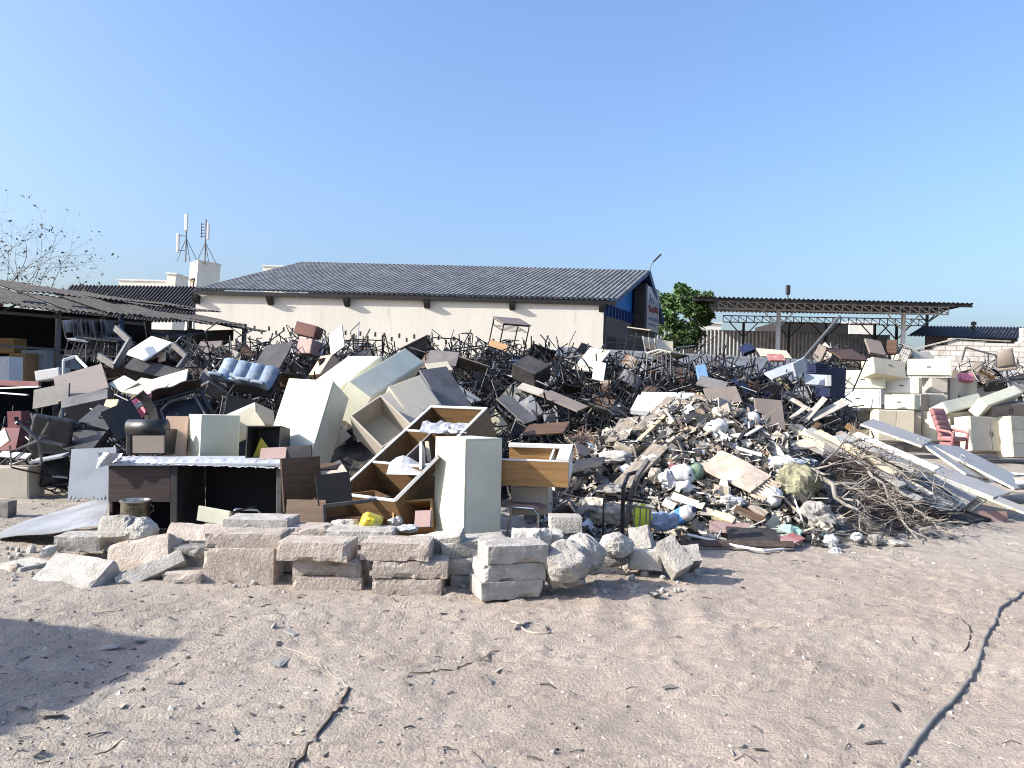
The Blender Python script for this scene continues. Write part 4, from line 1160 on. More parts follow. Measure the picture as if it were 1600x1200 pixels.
# sheet on the ground
mb = MB(); A, B, C_ = G(-4, 838), G(172, 783, .25), G(90, 838, .0); D_ = P(172, 800, 7.6)
mb.sheet(16, 8, lambda u, v: lerp(lerp(A, B, u), lerp(G(-4, 846), P(160, 826, 7.0), u), v) + Vector((0, 0, .02 + .05 * math.sin(u * 3) * (1 - v) + .01 * math.sin(u * 9))), thick=.008)
tag(mb.build('sheet_metal', 'sheetgrey'), 'warped pale sheet lying on the ground at far left', 'sheet')
# left edge cabinet and stub
steel_cabinet('white_cabinet', (-40, 781, 10.2), (45, 780, 10.2), (-40, 731, 10.2), .35, 'beige', 'low pale cabinet cut by the left picture edge', group=None)
mb = lump(.16, .16, .2, .03, .02, .006, 77); p = G(8, 808)
tag(mb.build('concrete_stub', 'concdark', None, Matrix.Translation((p.x, p.y, -.01))), 'small dark concrete stub on the ground at left edge', 'concrete stub')
# tin pot
p = P(211, 817, 7.35); pot = root('tin_pot', Matrix.Translation((p.x, 7.35, p.z)), 'tarnished tin pot standing under the dark desk', 'pot')
MB().lathe([(.115, 0), (.125, .01), (.128, .10), (.132, .101), (.132, .112), (.128, .113), (.130, .18), (.138, .2), (.138, .205), (.124, .2), (.122, .02), (.0, .02)], 28).build('body', 'tin', pot, smooth=False)
MB().lathe([(.137, .206), (.141, .21), (.141, .219), (.12, .221), (.12, .207)], 28).build('rim', 'chrome', pot)
MB().tube([(.132, 0, .1), (.17, 0, .12), (.17, 0, .16), (.133, 0, .18)], .008, 6).build('handle', 'tin', pot)
# pale plate and chrome legs in front of desk
board((307, 813, 7.0), (356, 822, 6.95), (309, 790, 7.0), .02, 'ivory', 'small bright panel leaning before the dark desk opening')
p = P(385, 830, 7.3); st = root('upturned_stool', TRS((p.x, 7.3, p.z - .05), 0, 0, R(20)), 'upturned chrome stool legs in front of desk opening', 'stool')
for y in (0, .3):
    MB().tube([(-.14, y, 0), (-.13, y, .18), (-.10, y, .215), (.1, y, .2), (.13, y, .17), (.14, y, 0)], .011, 7).build('leg', 'chrome', st)
MB().tube([(-.2, .0, .22), (.1, .3, .24)], .008, 6).build('crossbar', 'black', st)
# things behind the desk
steel_cabinet('ivory_cabinet', (312, 714, 8.65), (373, 713, 8.93), (312, 648, 8.65), .44, 'ivory', 'ivory cabinet behind the desk with bright left face', group=None)
board((255, 712, 8.8), (290, 712, 8.85), (255, 650, 8.9), .03, 'peach', 'peach board standing behind the dark desk')
# black armchair with rolled backrest
T, L, H = fit((197, 712, 8.6), (256, 712, 8.6), (197, 655, 8.6))
ac = root('armchair', T, 'black leatherette armchair behind the desk with a board in it', 'armchair')
mb = MB(); mb.tube([(.0, .06, H - .1), (L, .06, H - .1)], .1, 12); mb.build('backrest', 'leather', ac, smooth=True)
MB().box(-.01, 0, 0, .06, .5, H - .12).build('armrest', 'leather', ac, bevel=.02, seg=2)
MB().box(L - .05, 0, 0, L + .02, .5, H - .12).build('armrest', 'leather', ac, bevel=.02, seg=2)
MB().box(.06, .1, 0, L - .05, .5, H * .3).build('seat', 'leather', ac, bevel=.02, seg=2)
board((207, 708, 8.5), (256, 708, 8.45), (207, 681, 8.5), .025, 'taupe', 'scuffed grey brown board propped on the black armchair')
# cabinet with open end, behind ivory cabinet
steel_cabinet('beige_cabinet', (400, 655, 9.4), (430, 668, 9.7), (398, 628, 9.5), .55, 'beige', 'beige cabinet end between ivory and tall cabinets', group=None)
board((372, 690, 9.2), (414, 664, 9.3), (366, 650, 9.3), .03, 'cream', 'cream flap standing ajar behind the ivory cabinet')
# yellow interior box
T, L, H = fit((383, 716, 8.3), (437, 716, 8.3), (391, 665, 8.35))
yb = root('open_box', T, 'open black box with a yellow panel inside', 'box')
carcass(L, .35, H, t=.012).build('shell', 'dkgrey', yb)
mb = MB(); mb.prism([(.02, .02), (L * .75, .02), (.1, H * .68)], -.2, -.18, Matrix(((1, 0, 0, 0), (0, 0, -1, 0), (0, 1, 0, 0), (0, 0, 0, 1)))); mb.build('inner_panel', 'yellow', yb)
board((405, 718, 8.15), (446, 716, 8.1), (408, 700, 8.2), .03, 'pinkboard', 'pinkish board lying at the right end of desk', bow=.0)
# open wood box lying in the middle
T, L, H = fit((445, 822, 7.4), (506, 824, 7.25), (445, 780, 7.45))
mb_ = root('drawer_unit', T, 'open brown drawer unit lying on its back beside desk', 'drawer unit')
MB().box(0, 0, 0, L, .018, H).build('front_panel', 'brown', mb_)
T2, L2_, H2 = fit((506, 826, 7.25), (612, 812, 7.55), (507, 788, 7.25))
dw2 = root('drawer_unit', T2, 'empty grey edged drawer unit with brown inside', 'drawer unit')
mb = MB(); mb.box(0, 0, H2 - .035, L2_, .03, H2); mb.box(0, 0, 0, .03, .03, H2 - .036); mb.box(L2_ - .03, 0, 0, L2_, .03, H2 - .036); mb.build('front_frame', 'steel', dw2, bevel=.003)
MB().box(0, .031, 0, .018, .5, H2).build('side_panel', 'brown', dw2); MB().box(L2_ - .018, .031, 0, L2_, .5, H2).build('side_panel', 'brown', dw2)
MB().box(.019, .48, 0, L2_ - .019, .5, H2).build('rear_panel', 'wood', dw2)
MB().box(.02, .05, .0, L2_ - .02, .47, .015).build('bottom_panel', 'brown', dw2)
board((497, 790, 7.3), (551, 783, 7.4), (506, 741, 7.4), .025, 'void', 'black panel standing in the open drawer units')
board((445, 800, 7.5), (505, 790, 8.1), (446, 716, 7.6), .02, 'brown', 'brown slanting board between desk and black panel', 'board')
board((446, 735, 8.1), (487, 732, 8.1), (446, 698, 8.15), .03, 'dkgrey', 'black board end behind the brown slanting board')
board((480, 735, 8.3), (526, 732, 8.2), (478, 726, 8.4), .02, 'brown', 'brown shelf scrap under the tall white cabinet')
board((505, 760, 8.3), (545, 740, 8.4), (500, 733, 8.5), .02, 'beige', 'grey brown scrap board below the leaning tall cabinet')
board((520, 702, 9.2), (548, 680, 9.3), (508, 690, 9.3), .03, 'beige', 'small beige slab in the dark under long cabinet')
T3, L3, H3 = fit((612, 826, 7.4), (675, 822, 7.35), (613, 783, 7.5))
w3 = root('drawer_unit', T3, 'yellowish wooden drawer shell left of white cabinet foot', 'drawer unit')
carcass(L3, .45, H3, t=.02).build('shell', 'wood', w3)
# jerry can
T = TRS(P(580, 815, 6.85), R(75), R(20), R(15)); jc = root('jerry_can', T, 'yellow plastic jerry can lying on the stone row', 'jerry can')
mb = MB(); mb.box(-.085, -.065, -.1, .085, .065, .1); o = mb.build('body', 'yellow', jc, bevel=.03, seg=3)
MB().lathe([(.022, .1), (.022, .125), (.0, .126)], 12).build('cap', 'lime', jc)
MB().tube([(-.05, 0, .1), (-.04, 0, .135), (.0, 0, .14)], .012, 8).build('handle', 'yellow', jc)
board((647, 824, 7.0), (672, 823, 6.95), (649, 798, 7.05), .05, 'pinkboard', 'dusty pink slab leaning by the white cabinet foot')
# loose papers and bags on the row
def crumple(loc, sx, sy, sz, m, label, seed, cat='plastic bag', name='plastic_bag', rot=0):
    mb = MB(); n = 18
    vs, fs = [], []
    for i in range(n + 1):
        th = math.pi * i / n
        for j in range(2 * n):
            ph = math.pi * j / n; d = Vector((math.sin(th) * math.cos(ph), math.sin(th) * math.sin(ph), math.cos(th)))
            k = 1 + (.26 if m == 'bag' else .38) * frac(d, 1.3, seed, 4) + (.14 if m == 'bag' else .16) * abs(frac(d, 3.4, seed + 4, 3))
            vs.append((d.x * k * sx, d.y * k * sy, d.z * k * sz))
    W = 2 * n; fs = [(i * W + j, (i + 1) * W + j, (i + 1) * W + (j + 1) % W, i * W + (j + 1) % W) for i in range(n) for j in range(W)]
    mb.add(vs, fs)
    return tag(mb.build(name, m, None, TRS(loc, 0, 0, rot), smooth=(m == 'bag')), label, cat)
crumple(P(542, 822, 6.9), .12, .1, .055, 'paper', 'crumpled white sheet beside the yellow jerry can', 1)
crumple(P(618, 815, 6.9), .06, .07, .04, 'paper', 'crumpled pale paper right of the yellow jerry can', 2, 'paper', 'paper')
crumple(P(636, 826, 6.8), .1, .08, .03, 'film', 'dirty film heap beside the dusty pink slab', 3, 'plastic film', 'plastic_film')

# ================================================================== THE CHAIR AND DESK HEAP
RIDGE = [(90, 600), (140, 572), (200, 548), (300, 535), (380, 522), (480, 525), (600, 532), (700, 535), (800, 530), (900, 540), (1000, 550), (1100, 558), (1200, 566), (1260, 574), (1300, 600), (1325, 660)]
def ridge_z(px):
    for (a, ya), (b, yb) in zip(RIDGE, RIDGE[1:]):
        if a <= px <= b:
            y = ya + (yb - ya) * (px - a) / (b - a); return P(px, y + 34, 16.5).z
    return 0.0
def toe(px):
    if px < 420: return 12.6 - .0 * px
    if px < 620: return 12.6 - (px - 420) / 200 * 1.4
    if px < 1000: return 11.2
    if px < 1300: return 11.2 + (px - 1000) / 300 * 2.4
    return 13.6
def heap_z(px, d):
    zr = ridge_z(px)
    if zr <= 0: return 0.0
    f = toe(px); t = (d - f) / (16.3 - f)
    if t <= 0: return 0.0
    if t < 1: k = t ** .72
    else: k = 1 - max(0, (d - 18.5) / 5.0)
    return max(0.0, zr * max(0, k))
def hpt(px, d):
    x = P(px, 600, d).x
    return Vector((x, d, heap_z(px, d)))

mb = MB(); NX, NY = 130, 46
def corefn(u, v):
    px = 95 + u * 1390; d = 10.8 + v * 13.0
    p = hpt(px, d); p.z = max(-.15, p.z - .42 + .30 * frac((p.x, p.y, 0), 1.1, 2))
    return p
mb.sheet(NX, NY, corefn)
M['core'] = mat('scrap core', (.022, .02, .019), .9, .5, 4, .6, 20, c2=(.06, .05, .042))  # near-black base colour paints the deep shade between the piled frames
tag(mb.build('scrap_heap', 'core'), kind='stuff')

def mesh_of(fn, name, m, smooth=False):
    mb = MB(); fn(mb); return mb.mesh(name, m, smooth)
def obj_of(name, me, parent):
    o = bpy.data.objects.new(name, me); col.objects.link(o); o.parent = parent; return o

TR = .0135
def chair_parts(mb_frame_side, s, w_=.42, dp=.40, sh=.44, bh=.82):
    x = s * w_ / 2
    mb_frame_side.tube([(x, -dp / 2, 0), (x, -dp / 2, sh - .05), (x, -dp / 2 + .04, sh), (x, dp / 2 - .02, sh), (x, dp / 2 + .03, sh + .06), (x, dp / 2 + .1, bh)], TR, 5)
    mb_frame_side.tube([(x, dp / 2 - .03, sh), (x, dp / 2 + .06, 0)], TR, 5)
    mb_frame_side.tube([(x, -dp / 2, .14), (x, dp / 2 + .04, .14)], TR * .8, 5)
side_me = {s: mesh_of(lambda m: chair_parts(m, s), 'side_frame', 'black') for s in (-1, 1)}
side_me2 = {s: mesh_of(lambda m: chair_parts(m, s), 'side_frame', 'steel') for s in (-1, 1)}
bar_me = mesh_of(lambda m: m.tube([(-.21, .3, .8), (-.21, .18, .44), (-.21, -.2, .2), (.21, -.2, .2), (.21, .18, .44), (.21, .3, .8)], TR * .8, 5), 'crossbar', 'black')
def seatfn(m): m.sheet(5, 5, lambda u, v: ((u - .5) * .44, -.22 + v * .42, .475 - .014 * math.sin(v * 3.1) * math.sin(u * 3.1) - .03 * max(0, .2 - v) / .2), thick=.018)
def backfn(m): m.sheet(6, 3, lambda u, v: ((u - .5) * .43, .235 + .045 * (1 - (2 * u - 1) ** 2) + .05 * v, .58 + v * .24), thick=.014)
def make_chair(seat_m, frame=side_me, label='', name='school_chair', nb=True, ns=True, fm='black'):
    r_ = root(name, Matrix.Identity(4), label, 'chair', 'school chairs tangled in the scrap heap')
    for s in (-1, 1): obj_of('side_frame', frame[s], r_)
    obj_of('crossbar', bar_me, r_)
    if ns: obj_of('seat', mesh_of(seatfn, 'seat', seat_m), r_)
    if nb: obj_of('backrest', mesh_of(backfn, 'backrest', seat_m), r_)
    return r_
def desk_frame(m, w_=.62, dp=.46, h=.70):
    for s in (-1, 1):
        x = s * w_ / 2
        m.tube([(x, -dp / 2, 0), (x, -dp / 2, h), (x, dp / 2, h), (x, dp / 2, 0)], TR * 1.1, 5)
        m.tube([(x, -dp / 2, .12), (x, dp / 2, .12)], TR, 5)
    m.tube([(-w_ / 2, dp / 2, .12), (w_ / 2, dp / 2, .12)], TR, 5); m.tube([(-w_ / 2, -dp / 2, h), (w_ / 2, -dp / 2, h)], TR, 5); m.tube([(-w_ / 2, dp / 2, h), (w_ / 2, dp / 2, h)], TR, 5)
def rackfn(m):
    for i in range(5): m.tube([(-.31 + .0, -.2 + i * .1, .56), (.31, -.2 + i * .1, .56)], .006, 4)
    for s in (-1, 1): m.tube([(s * .3, -.2, .56), (s * .3, .2, .56)], .007, 4); m.tube([(s * .3, .2, .56), (s * .31, .23, .7)], .007, 4)
df_me = mesh_of(desk_frame, 'frame', 'black'); rk_me = mesh_of(rackfn, 'book_rack', 'black')
def make_desk(top_m, label, rack=True):
    r_ = root('school_desk', Matrix.Identity(4), label, 'desk', 'school desks tangled in the scrap heap')
    obj_of('frame', df_me, r_)
    if rack: obj_of('book_rack', rk_me, r_)
    o = MB().box(-.34, -.26, .715, .34, .26, .737).build('tabletop', top_m, r_, bevel=.003)
    return r_

CL = [('brown', 'black framed school chair with brown seat, tangled in the heap', .16), ('fabricgrey', 'black framed school chair with grey seat, tangled in the heap', .24), ('cream', 'black framed school chair with cream seat, tangled in the heap', .08),
      (None, 'bare black chair frame missing its seat, tangled in the heap', .75), ('navy', 'school chair with navy seat, tangled in the heap', .03), ('maroon', 'school chair with maroon seat, tangled in the heap', .01), ('olive', 'school chair with olive seat, tangled in the heap', .03)]
protos = []
for sm, lab, wt in CL:
    if sm is None: c = make_chair('black', side_me, lab, ns=False, nb=False)
    else: c = make_chair(sm, side_me if sm != 'navy' else side_me2, lab)
    protos.append((c, wt))
DL = [('taupe', 'school desk with grey brown top, tangled in the heap', .4), ('beige', 'school desk with beige top, tangled in the heap', .08), ('doorgrey', 'school desk with pale grey top, tangled in the heap', .06), ('brown', 'school desk with dark brown top, tangled in the heap', .46)]
dprotos = [(make_desk(m, l), w_) for m, l, w_ in DL]
used = set()
rs = random.Random(77)
def pick(pl):
    r = rs.random() * sum(w_ for _, w_ in pl)
    for c, w_ in pl:
        r -= w_
        if r <= 0: return c
    return pl[-1][0]
def drop(pl, T):
    c = pick(pl)
    if c.name not in used: used.add(c.name); c.matrix_world = T; return c
    return dup(c, T)
def rand_rot():
    while True:
        q = [rs.gauss(0, 1) for _ in range(4)]
        n = math.sqrt(sum(a * a for a in q))
        if n > .1: break
    from mathutils import Quaternion
    return Quaternion([a / n for a in q]).to_matrix().to_4x4()
spots = []
# surface chairs: spread evenly over the visible face of the heap
tries = 0
while len(spots) < 400 and tries < 60000:
    tries += 1
    px = rs.uniform(150, 1315); d = rs.uniform(toe(px) + .2, 18.3)
    z = heap_z(px, d)
    if z < .15: continue
    p = hpt(px, d)
    vis = px
    if 430 < px < 640 and d < 13.3: continue
    if 300 < px < 445 and d < 13.6: continue
    if 940 < px < 1300 and d < 13.0 and rs.random() < .6: continue
    if all((p - q).length > .36 for q in spots): spots.append(p)
spots.sort(key=lambda p: p.y)
nc = nd = 0
for i, p in enumerate(spots):
    Rm = rand_rot()
    T = Matrix.Translation(p + Vector((0, 0, rs.uniform(-.12, .12)))) @ Rm
    if rs.random() < .13 and nd < 130:
        drop(dprotos, T @ Matrix.Translation((0, 0, -.4))); nd += 1
    elif nc < 285:
        drop(protos, T @ Matrix.Translation((0, 0, -.42))); nc += 1
# the deeper tangle of tubes between them, beyond counting
mb = MB()
for i in range(4300):
    px = rs.uniform(135, 1320); d = rs.uniform(toe(px) - .1, 18.6); z = heap_z(px, d)
    if z < .05: continue
    if 430 < px < 620 and d < 13: continue
    p = hpt(px, d) + Vector((0, 0, rs.uniform(-.4, .14)))
    a = Vector((rs.gauss(0, 1), rs.gauss(0, 1), rs.gauss(0, 1))).normalized(); b = Vector((rs.gauss(0, 1), rs.gauss(0, 1), rs.gauss(0, 1))).normalized()
    l1, l2 = rs.uniform(.25, .8), rs.uniform(.1, .5)
    q = p + a * l1
    mb.tube([p, q, q + (b * .6 + a * .4).normalized() * .05, q + b * l2] if rs.random() < .6 else [p, q], rs.choice((.011, .0135, .016)), 4, mi=0 if rs.random() < .8 else (1 if rs.random() < .7 else 2))
tag(mb.build('frame_tangle', ['black', 'steel', 'chrome']), kind='stuff')
# flat scraps lodged between the frames
SC = ['taupe', 'grey', 'beige', 'dkgrey', 'dkgrey', 'brown', 'doorgrey', 'fabricgrey', 'ply', 'dkwood', 'grey', 'brown', 'dkgrey']
mb = MB()
for i in range(100):
    px = rs.uniform(140, 1300); d = rs.uniform(toe(px), 18.4); z = heap_z(px, d)
    if z < .1 or (430 < px < 640 and d < 13.2): continue
    p = hpt(px, d) + Vector((0, 0, rs.uniform(-.4, .1)))
    w1, h1 = rs.uniform(.15, .5), rs.uniform(.12, .36)
    mb.box(-w1 / 2, -.009, -h1 / 2, w1 / 2, .009, h1 / 2, Matrix.Translation(p) @ rand_rot(), mi=rs.randrange(len(SC)))
tag(mb.build('board_scraps', SC), kind='stuff')

# ------------------------------------------------------------------ things one can pick out in the heap
def lb(pts, th, m, label, cat='board', name='board'):
    return board(pts[0], pts[1], pts[2], th, m, label, cat, name)
def simple_cab(pts, D, m, label, name='cabinet', cat='cabinet', **k):
    return steel_cabinet(name, pts[0], pts[1], pts[2], D, m, label, group=None, cat=cat, **k)
lb([(392, 580, 14.0), (437, 574, 13.8), (393, 543, 14.6)], .03, 'dkgrey', 'large dark grey tabletop lying above the blue seats', 'tabletop', 'tabletop')
simple_cab([(458, 520, 16.4), (490, 528, 16.3), (470, 503, 16.4)], .35, 'redbrown', 'dark red box standing out on top of the heap')
simple_cab([(462, 552, 15.4), (484, 552, 15.2), (461, 530, 15.5)], .3, 'pinkboard', 'pinkish brown box under the dark red box')
lb([(517, 556, 15), (538, 541, 14.8), (505, 529, 15.3)], .03, 'cream', 'cream board standing upright near the heap top, left', 'board')
simple_cab([(482, 586, 14), (500, 584, 13.8), (496, 557, 14.3)], .3, 'peach', 'small pale framed box left of the long white cabinets')
lb([(503, 584, 14), (522, 580, 14.2), (502, 560, 14)], .05, 'dkgrey', 'dark flap of the small pale framed box', 'panel', 'panel')
lb([(666, 568, 14.0), (712, 572, 13.9), (666, 546, 14.2)], .02, 'grey', 'grey panel with a bent frame behind the long cabinet', 'panel', 'panel')
lb([(672, 582, 13.6), (708, 578, 13.8), (684, 566, 13.9)], .02, 'cream', 'cream curved scrap right of the long tilted cabinet')
lb([(763, 540, 15.5), (791, 549, 15.3), (764, 530, 15.5)], .03, 'wood', 'orange brown board near the heap top under a raised desk')
simple_cab([(800, 568, 14), (836, 585, 13.7), (812, 548, 14.4)], .3, 'dkgrey', 'dark open drawer lying in the middle of the heap')
lb([(925, 592, 13.6), (943, 596, 13.6), (923, 562, 13.8)], .025, 'whitesteel', 'bright white panel standing on end in the heap', 'panel', 'panel')
lb([(775, 622, 12.4), (820, 662, 12.1), (786, 608, 12.7)], .025, 'grey', 'long grey board sloping down the heap face, middle')
lb([(842, 616, 12.8), (902, 642, 12.3), (850, 605, 13.1)], .03, 'taupe', 'slatted grey brown desktop sloping toward the trash', 'desktop', 'desktop')
lb([(808, 605, 13), (858, 622, 12.8), (812, 596, 13.2)], .03, 'beige', 'beige plank across the heap face near the middle')
lb([(815, 680, 11.6), (880, 675, 11.3), (820, 664, 11.9)], .03, 'brown', 'dark brown board at the foot of the heap behind the desk return')
lb([(695, 600, 13.3), (738, 628, 13), (702, 592, 13.6)], .03, 'doorgrey', 'grey white sloping board right of the cream cabinets')
lb([(705, 640, 12.2), (736, 628, 12.5), (700, 608, 12.6)], .03, 'dkgrey', 'dark wedge panel beside the cream tilted cabinet', 'panel', 'panel')
lb([(985, 640, 12.6), (1050, 645, 12.3), (985, 616, 13)], .09, 'whitesteel', 'thick white slab at the upper left edge of the trash pile', 'slab', 'slab')
lb([(1000, 630, 12.9), (1085, 632, 12.7), (1000, 612, 13.3)], .06, 'white', 'second white slab lying over the first above the planks', 'slab', 'slab')
lb([(1108, 632, 12.6), (1160, 628, 12.6), (1110, 606, 12.9)], .03, 'taupe', 'grey brown board with a hole above the trash peak')
lb([(1087, 600, 13.6), (1130, 612, 13.4), (1092, 585, 13.8)], .03, 'grey', 'blue grey tilted panel above the trash peak', 'panel', 'panel')
lb([(1184, 672, 11.8), (1228, 676, 11.8), (1183, 622, 12.1)], .04, 'taupe', 'grey door panel with rounded corner right of the trash peak', 'board', 'grey_board')
lb([(1207, 592, 14.4), (1252, 575, 14.6), (1200, 580, 14.6)], .04, 'bluewhite', 'pale blue grey panel sloping near the long leaning beam', 'panel', 'panel')
lb([(1244, 588, 14.3), (1262, 578, 14.5), (1243, 566, 14.3)], .04, 'bluewhite', 'small pale panel standing left of the navy cabinet', 'panel', 'panel')
simple_cab([(1296, 620, 15.2), (1320, 622, 15.3), (1297, 573, 15.2)], .45, 'navy', 'navy blue locker standing left of the beige cabinets', 'locker', 'locker')
for i in range(5): lb([(1275, 583 - i * 3.4, 14.9), (1299, 585 - i * 3.4, 15.0), (1275, 580.5 - i * 3.4, 14.9)], .35, 'navy', 'navy tray in a small stack left of the navy locker, layer %s' % ('lowest', 'second', 'middle', 'fourth', 'top')[i], 'tray', 'tray')
lb([(1258, 600, 14.6), (1296, 602, 14.5), (1256, 584, 14.8)], .05, 'bluewhite', 'blue green desk panel under the navy trays', 'panel', 'panel')
lb([(1291, 603, 14.4), (1299, 603, 14.4), (1294, 586, 14.4)], .04, 'white', 'short white post beside the navy locker', 'post', 'board')
lb([(1092, 592, 14.2), (1107, 590, 14.2), (1094, 570, 14.3)], .1, 'skyblue', 'sky blue plastic piece right of the stacked chairs', 'plastic piece', 'plastic_piece')
lb([(1162, 552, 17), (1180, 545, 17), (1158, 540, 17.2)], .1, 'navy', 'navy slab sticking up on the heap top right', 'slab', 'slab')
lb([(1190, 556, 16.6), (1238, 560, 16.6), (1186, 544, 17)], .03, 'cream', 'cream board on the heap top before the white boundary wall')
lb([(1203, 563, 16.2), (1228, 563, 16.2), (1206, 553, 16.4)], .04, 'red', 'dark red board under the cream one at heap top')
lb([(1360, 550, 17), (1385, 555, 17), (1366, 531, 17.4)], .06, 'taupe', 'grey brown seat board rising at the right end of heap')
lb([(1384, 552, 17.2), (1400, 552, 17.1), (1372, 531, 17.6)], .06, 'brown', 'dark brown board behind the right end seat board')
# long leaning beam
mb = MB(); beam(mb, P(1254, 562, 15.3), P(1312, 494, 16.2), .05, .04)
tag(mb.build('timber_beam', 'steel'), 'long grey beam leaning diagonally out of the heap', 'beam')
# stack of chairs with cream backs
for i in range(3):
    T = TRS(P(1052 - i * 8, 592 - i * 2, 14.4 + i * .1), R(-10), R(5), R(25 + i * 4)); c = make_chair('cream', side_me2, ('front', 'middle', 'rear')[i] + ' one of three nested cream chairs right of heap middle'); c.matrix_world = T
# raised desks on the skyline
for px, py, d, rx, rz, m, lab in ((790, 525, 16.6, 20, 30, 'taupe', 'upright desk on the heap top against the warehouse wall, middle'), (997, 540, 16.8, 8, 65, 'beige', 'desk frame standing on the heap top before the gable'), (1303, 574, 16, 28, 20, 'brown', 'tilted desk frame on the heap behind the navy locker'), (575, 540, 17, 185, 10, 'black', 'upturned desk with legs in the air at heap top'), (540, 542, 16.8, 182, -8, 'black', 'upturned desk with legs up right of the cream board'), (690, 545, 16.9, 160, 25, 'doorgrey', 'pale topped desk lying upside down on the heap skyline')):
    c = make_desk(m, lab); c.matrix_world = TRS(P(px, py, d) + Vector((0, 0, -.38 if rx < 90 else .25)), R(rx), 0, R(rz))

# ------------------------------------------------------------------ left side of the heap
# support mound under the left jumble
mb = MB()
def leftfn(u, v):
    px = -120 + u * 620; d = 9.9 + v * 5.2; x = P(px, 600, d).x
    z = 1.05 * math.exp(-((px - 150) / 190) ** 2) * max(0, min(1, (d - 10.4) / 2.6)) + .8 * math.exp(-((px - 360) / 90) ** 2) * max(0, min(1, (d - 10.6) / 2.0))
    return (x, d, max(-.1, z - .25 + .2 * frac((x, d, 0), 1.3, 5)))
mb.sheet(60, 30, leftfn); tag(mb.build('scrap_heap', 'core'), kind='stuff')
# upturned white desk with panel legs
wd = root('white_desk', fit((195, 548, 13.4), (228, 562, 13.1), (222, 521, 13.7))[0], 'white desk tipped on its side with grey panel legs', 'desk')
_, L, H = fit((195, 548, 13.4), (228, 562, 13.1), (222, 521, 13.7))
T, L, H = fit((194, 552, 13.3), (226, 563, 13.0), (222, 520, 13.8)); wd.matrix_world = T
MB().box(0, 0, 0, max(L, .55), .025, max(H, .45)).build('tabletop', 'white', wd, bevel=.003)
def bent(pts, wd_, th, m, label, name='panel_bracket', cat='desk part'):
    mb = MB()
    for a, b in zip(pts, pts[1:]): beam(mb, P(*a), P(*b), th, wd_)
    return tag(mb.build(name, m, bevel=.004), label, cat)
bent([(180, 512, 13.2), (203, 533, 13.0), (180, 572, 12.7), (154, 556, 12.9)], .11, .05, 'steel', 'grey panel leg frame left of the white tipped desk')
bent([(270, 538, 13.2), (292, 558, 13.0), (278, 577, 12.8), (290, 590, 12.8)], .1, .05, 'steel', 'grey angled leg frame right of the white tipped desk')
lb([(193, 575, 13.0), (280, 596, 12.8), (195, 556, 13.2)], .25, 'dkgrey', 'black desk underside below the white tipped desk', 'board', 'black_board')
lb([(247, 566, 13.2), (258, 563, 13.2), (246, 552, 13.3)], .03, 'peach', 'small orange wedge right of the white tipped desk')
# taupe desk
T, L, H = fit((90, 628, 11.6), (170, 605, 11.9), (55, 600, 12.2))
td = root('taupe_desk', T, 'grey brown desk sloping under the white tipped desk', 'desk')
MB().box(0, 0, 0, L, .03, H * 1.1).build('tabletop', 'taupe', td, bevel=.003)
MB().box(.05, .031, .03, L - .05, .6, .05).build('modesty_panel', 'grey', td)
MB().box(.02, .031, .05, .05, .6, H).build('leg', 'taupe', td)
MB().box(L - .05, .031, .05, L - .02, .6, H).build('leg', 'taupe', td)
lb([(95, 638, 11.3), (168, 622, 11.5), (98, 622, 11.5)], .03, 'grey', 'grey desk side panel under the grey brown desk', 'panel', 'panel')
lb([(168, 600, 12.2), (190, 612, 12.0), (182, 580, 12.5)], .02, 'ivory', 'bright cream board behind a black chair frame, left')
lb([(190, 612, 12.0), (238, 620, 11.9), (222, 590, 12.4)], .03, 'cream', 'cream board lying under the white tipped desk')
lb([(222, 618, 12.1), (290, 598, 12.2), (212, 600, 12.5)], .03, 'ivory', 'pale green white board sloping beside the black bench')
lb([(53, 640, 11.7), (55, 610, 11.8), (108, 640, 11.6)], .03, 'dkgrey', 'shaded dark panel behind the office chairs', 'panel', 'panel')
lb([(-10, 602, 12.4), (60, 604, 12.2), (-10, 594, 12.4)], .06, 'maroon', 'dark maroon bench board at the left edge of the heap')
mb = MB(); beam(mb, P(-10, 607, 12.1), P(62, 604, 11.9), .05, .025); tag(mb.build('metal_strip', 'whitesteel'), 'white metal strip under the maroon bench board', 'metal strip')
mb = MB(); beam(mb, P(-10, 613, 11.9), P(43, 617, 11.8), .05, .02); tag(mb.build('metal_strip', 'whitesteel'), 'lower white strip pointing right at the left edge', 'metal strip')
lb([(12, 668, 10.9), (34, 667, 10.9), (13, 643, 10.9)], .2, 'maroon', 'dusty maroon stool top left of the office chairs', 'stool', 'stool')
lb([(-5, 704, 10.5), (24, 704, 10.5), (-5, 668, 10.6)], .25, 'maroon', 'maroon padded seat at the left edge of the heap', 'seat', 'seat')
lb([(-6, 704, 10.3), (14, 688, 10.3), (0, 674, 10.4)], .03, 'peach', 'orange plywood seat leaning at the left edge')
lb([(-5, 712, 10.2), (40, 716, 10.1), (0, 704, 10.3)], .02, 'white', 'white scrap board on the ground left of the star base')
lb([(45, 722, 10), (97, 712, 10.0), (50, 717, 10.2)], .03, 'bluewhite', 'pale board lying under the upturned star base')
lb([(160, 640, 11.2), (180, 640, 11.2), (148, 624, 11.3)], .04, 'palewood', 'pale wood wedge right of the black seats')
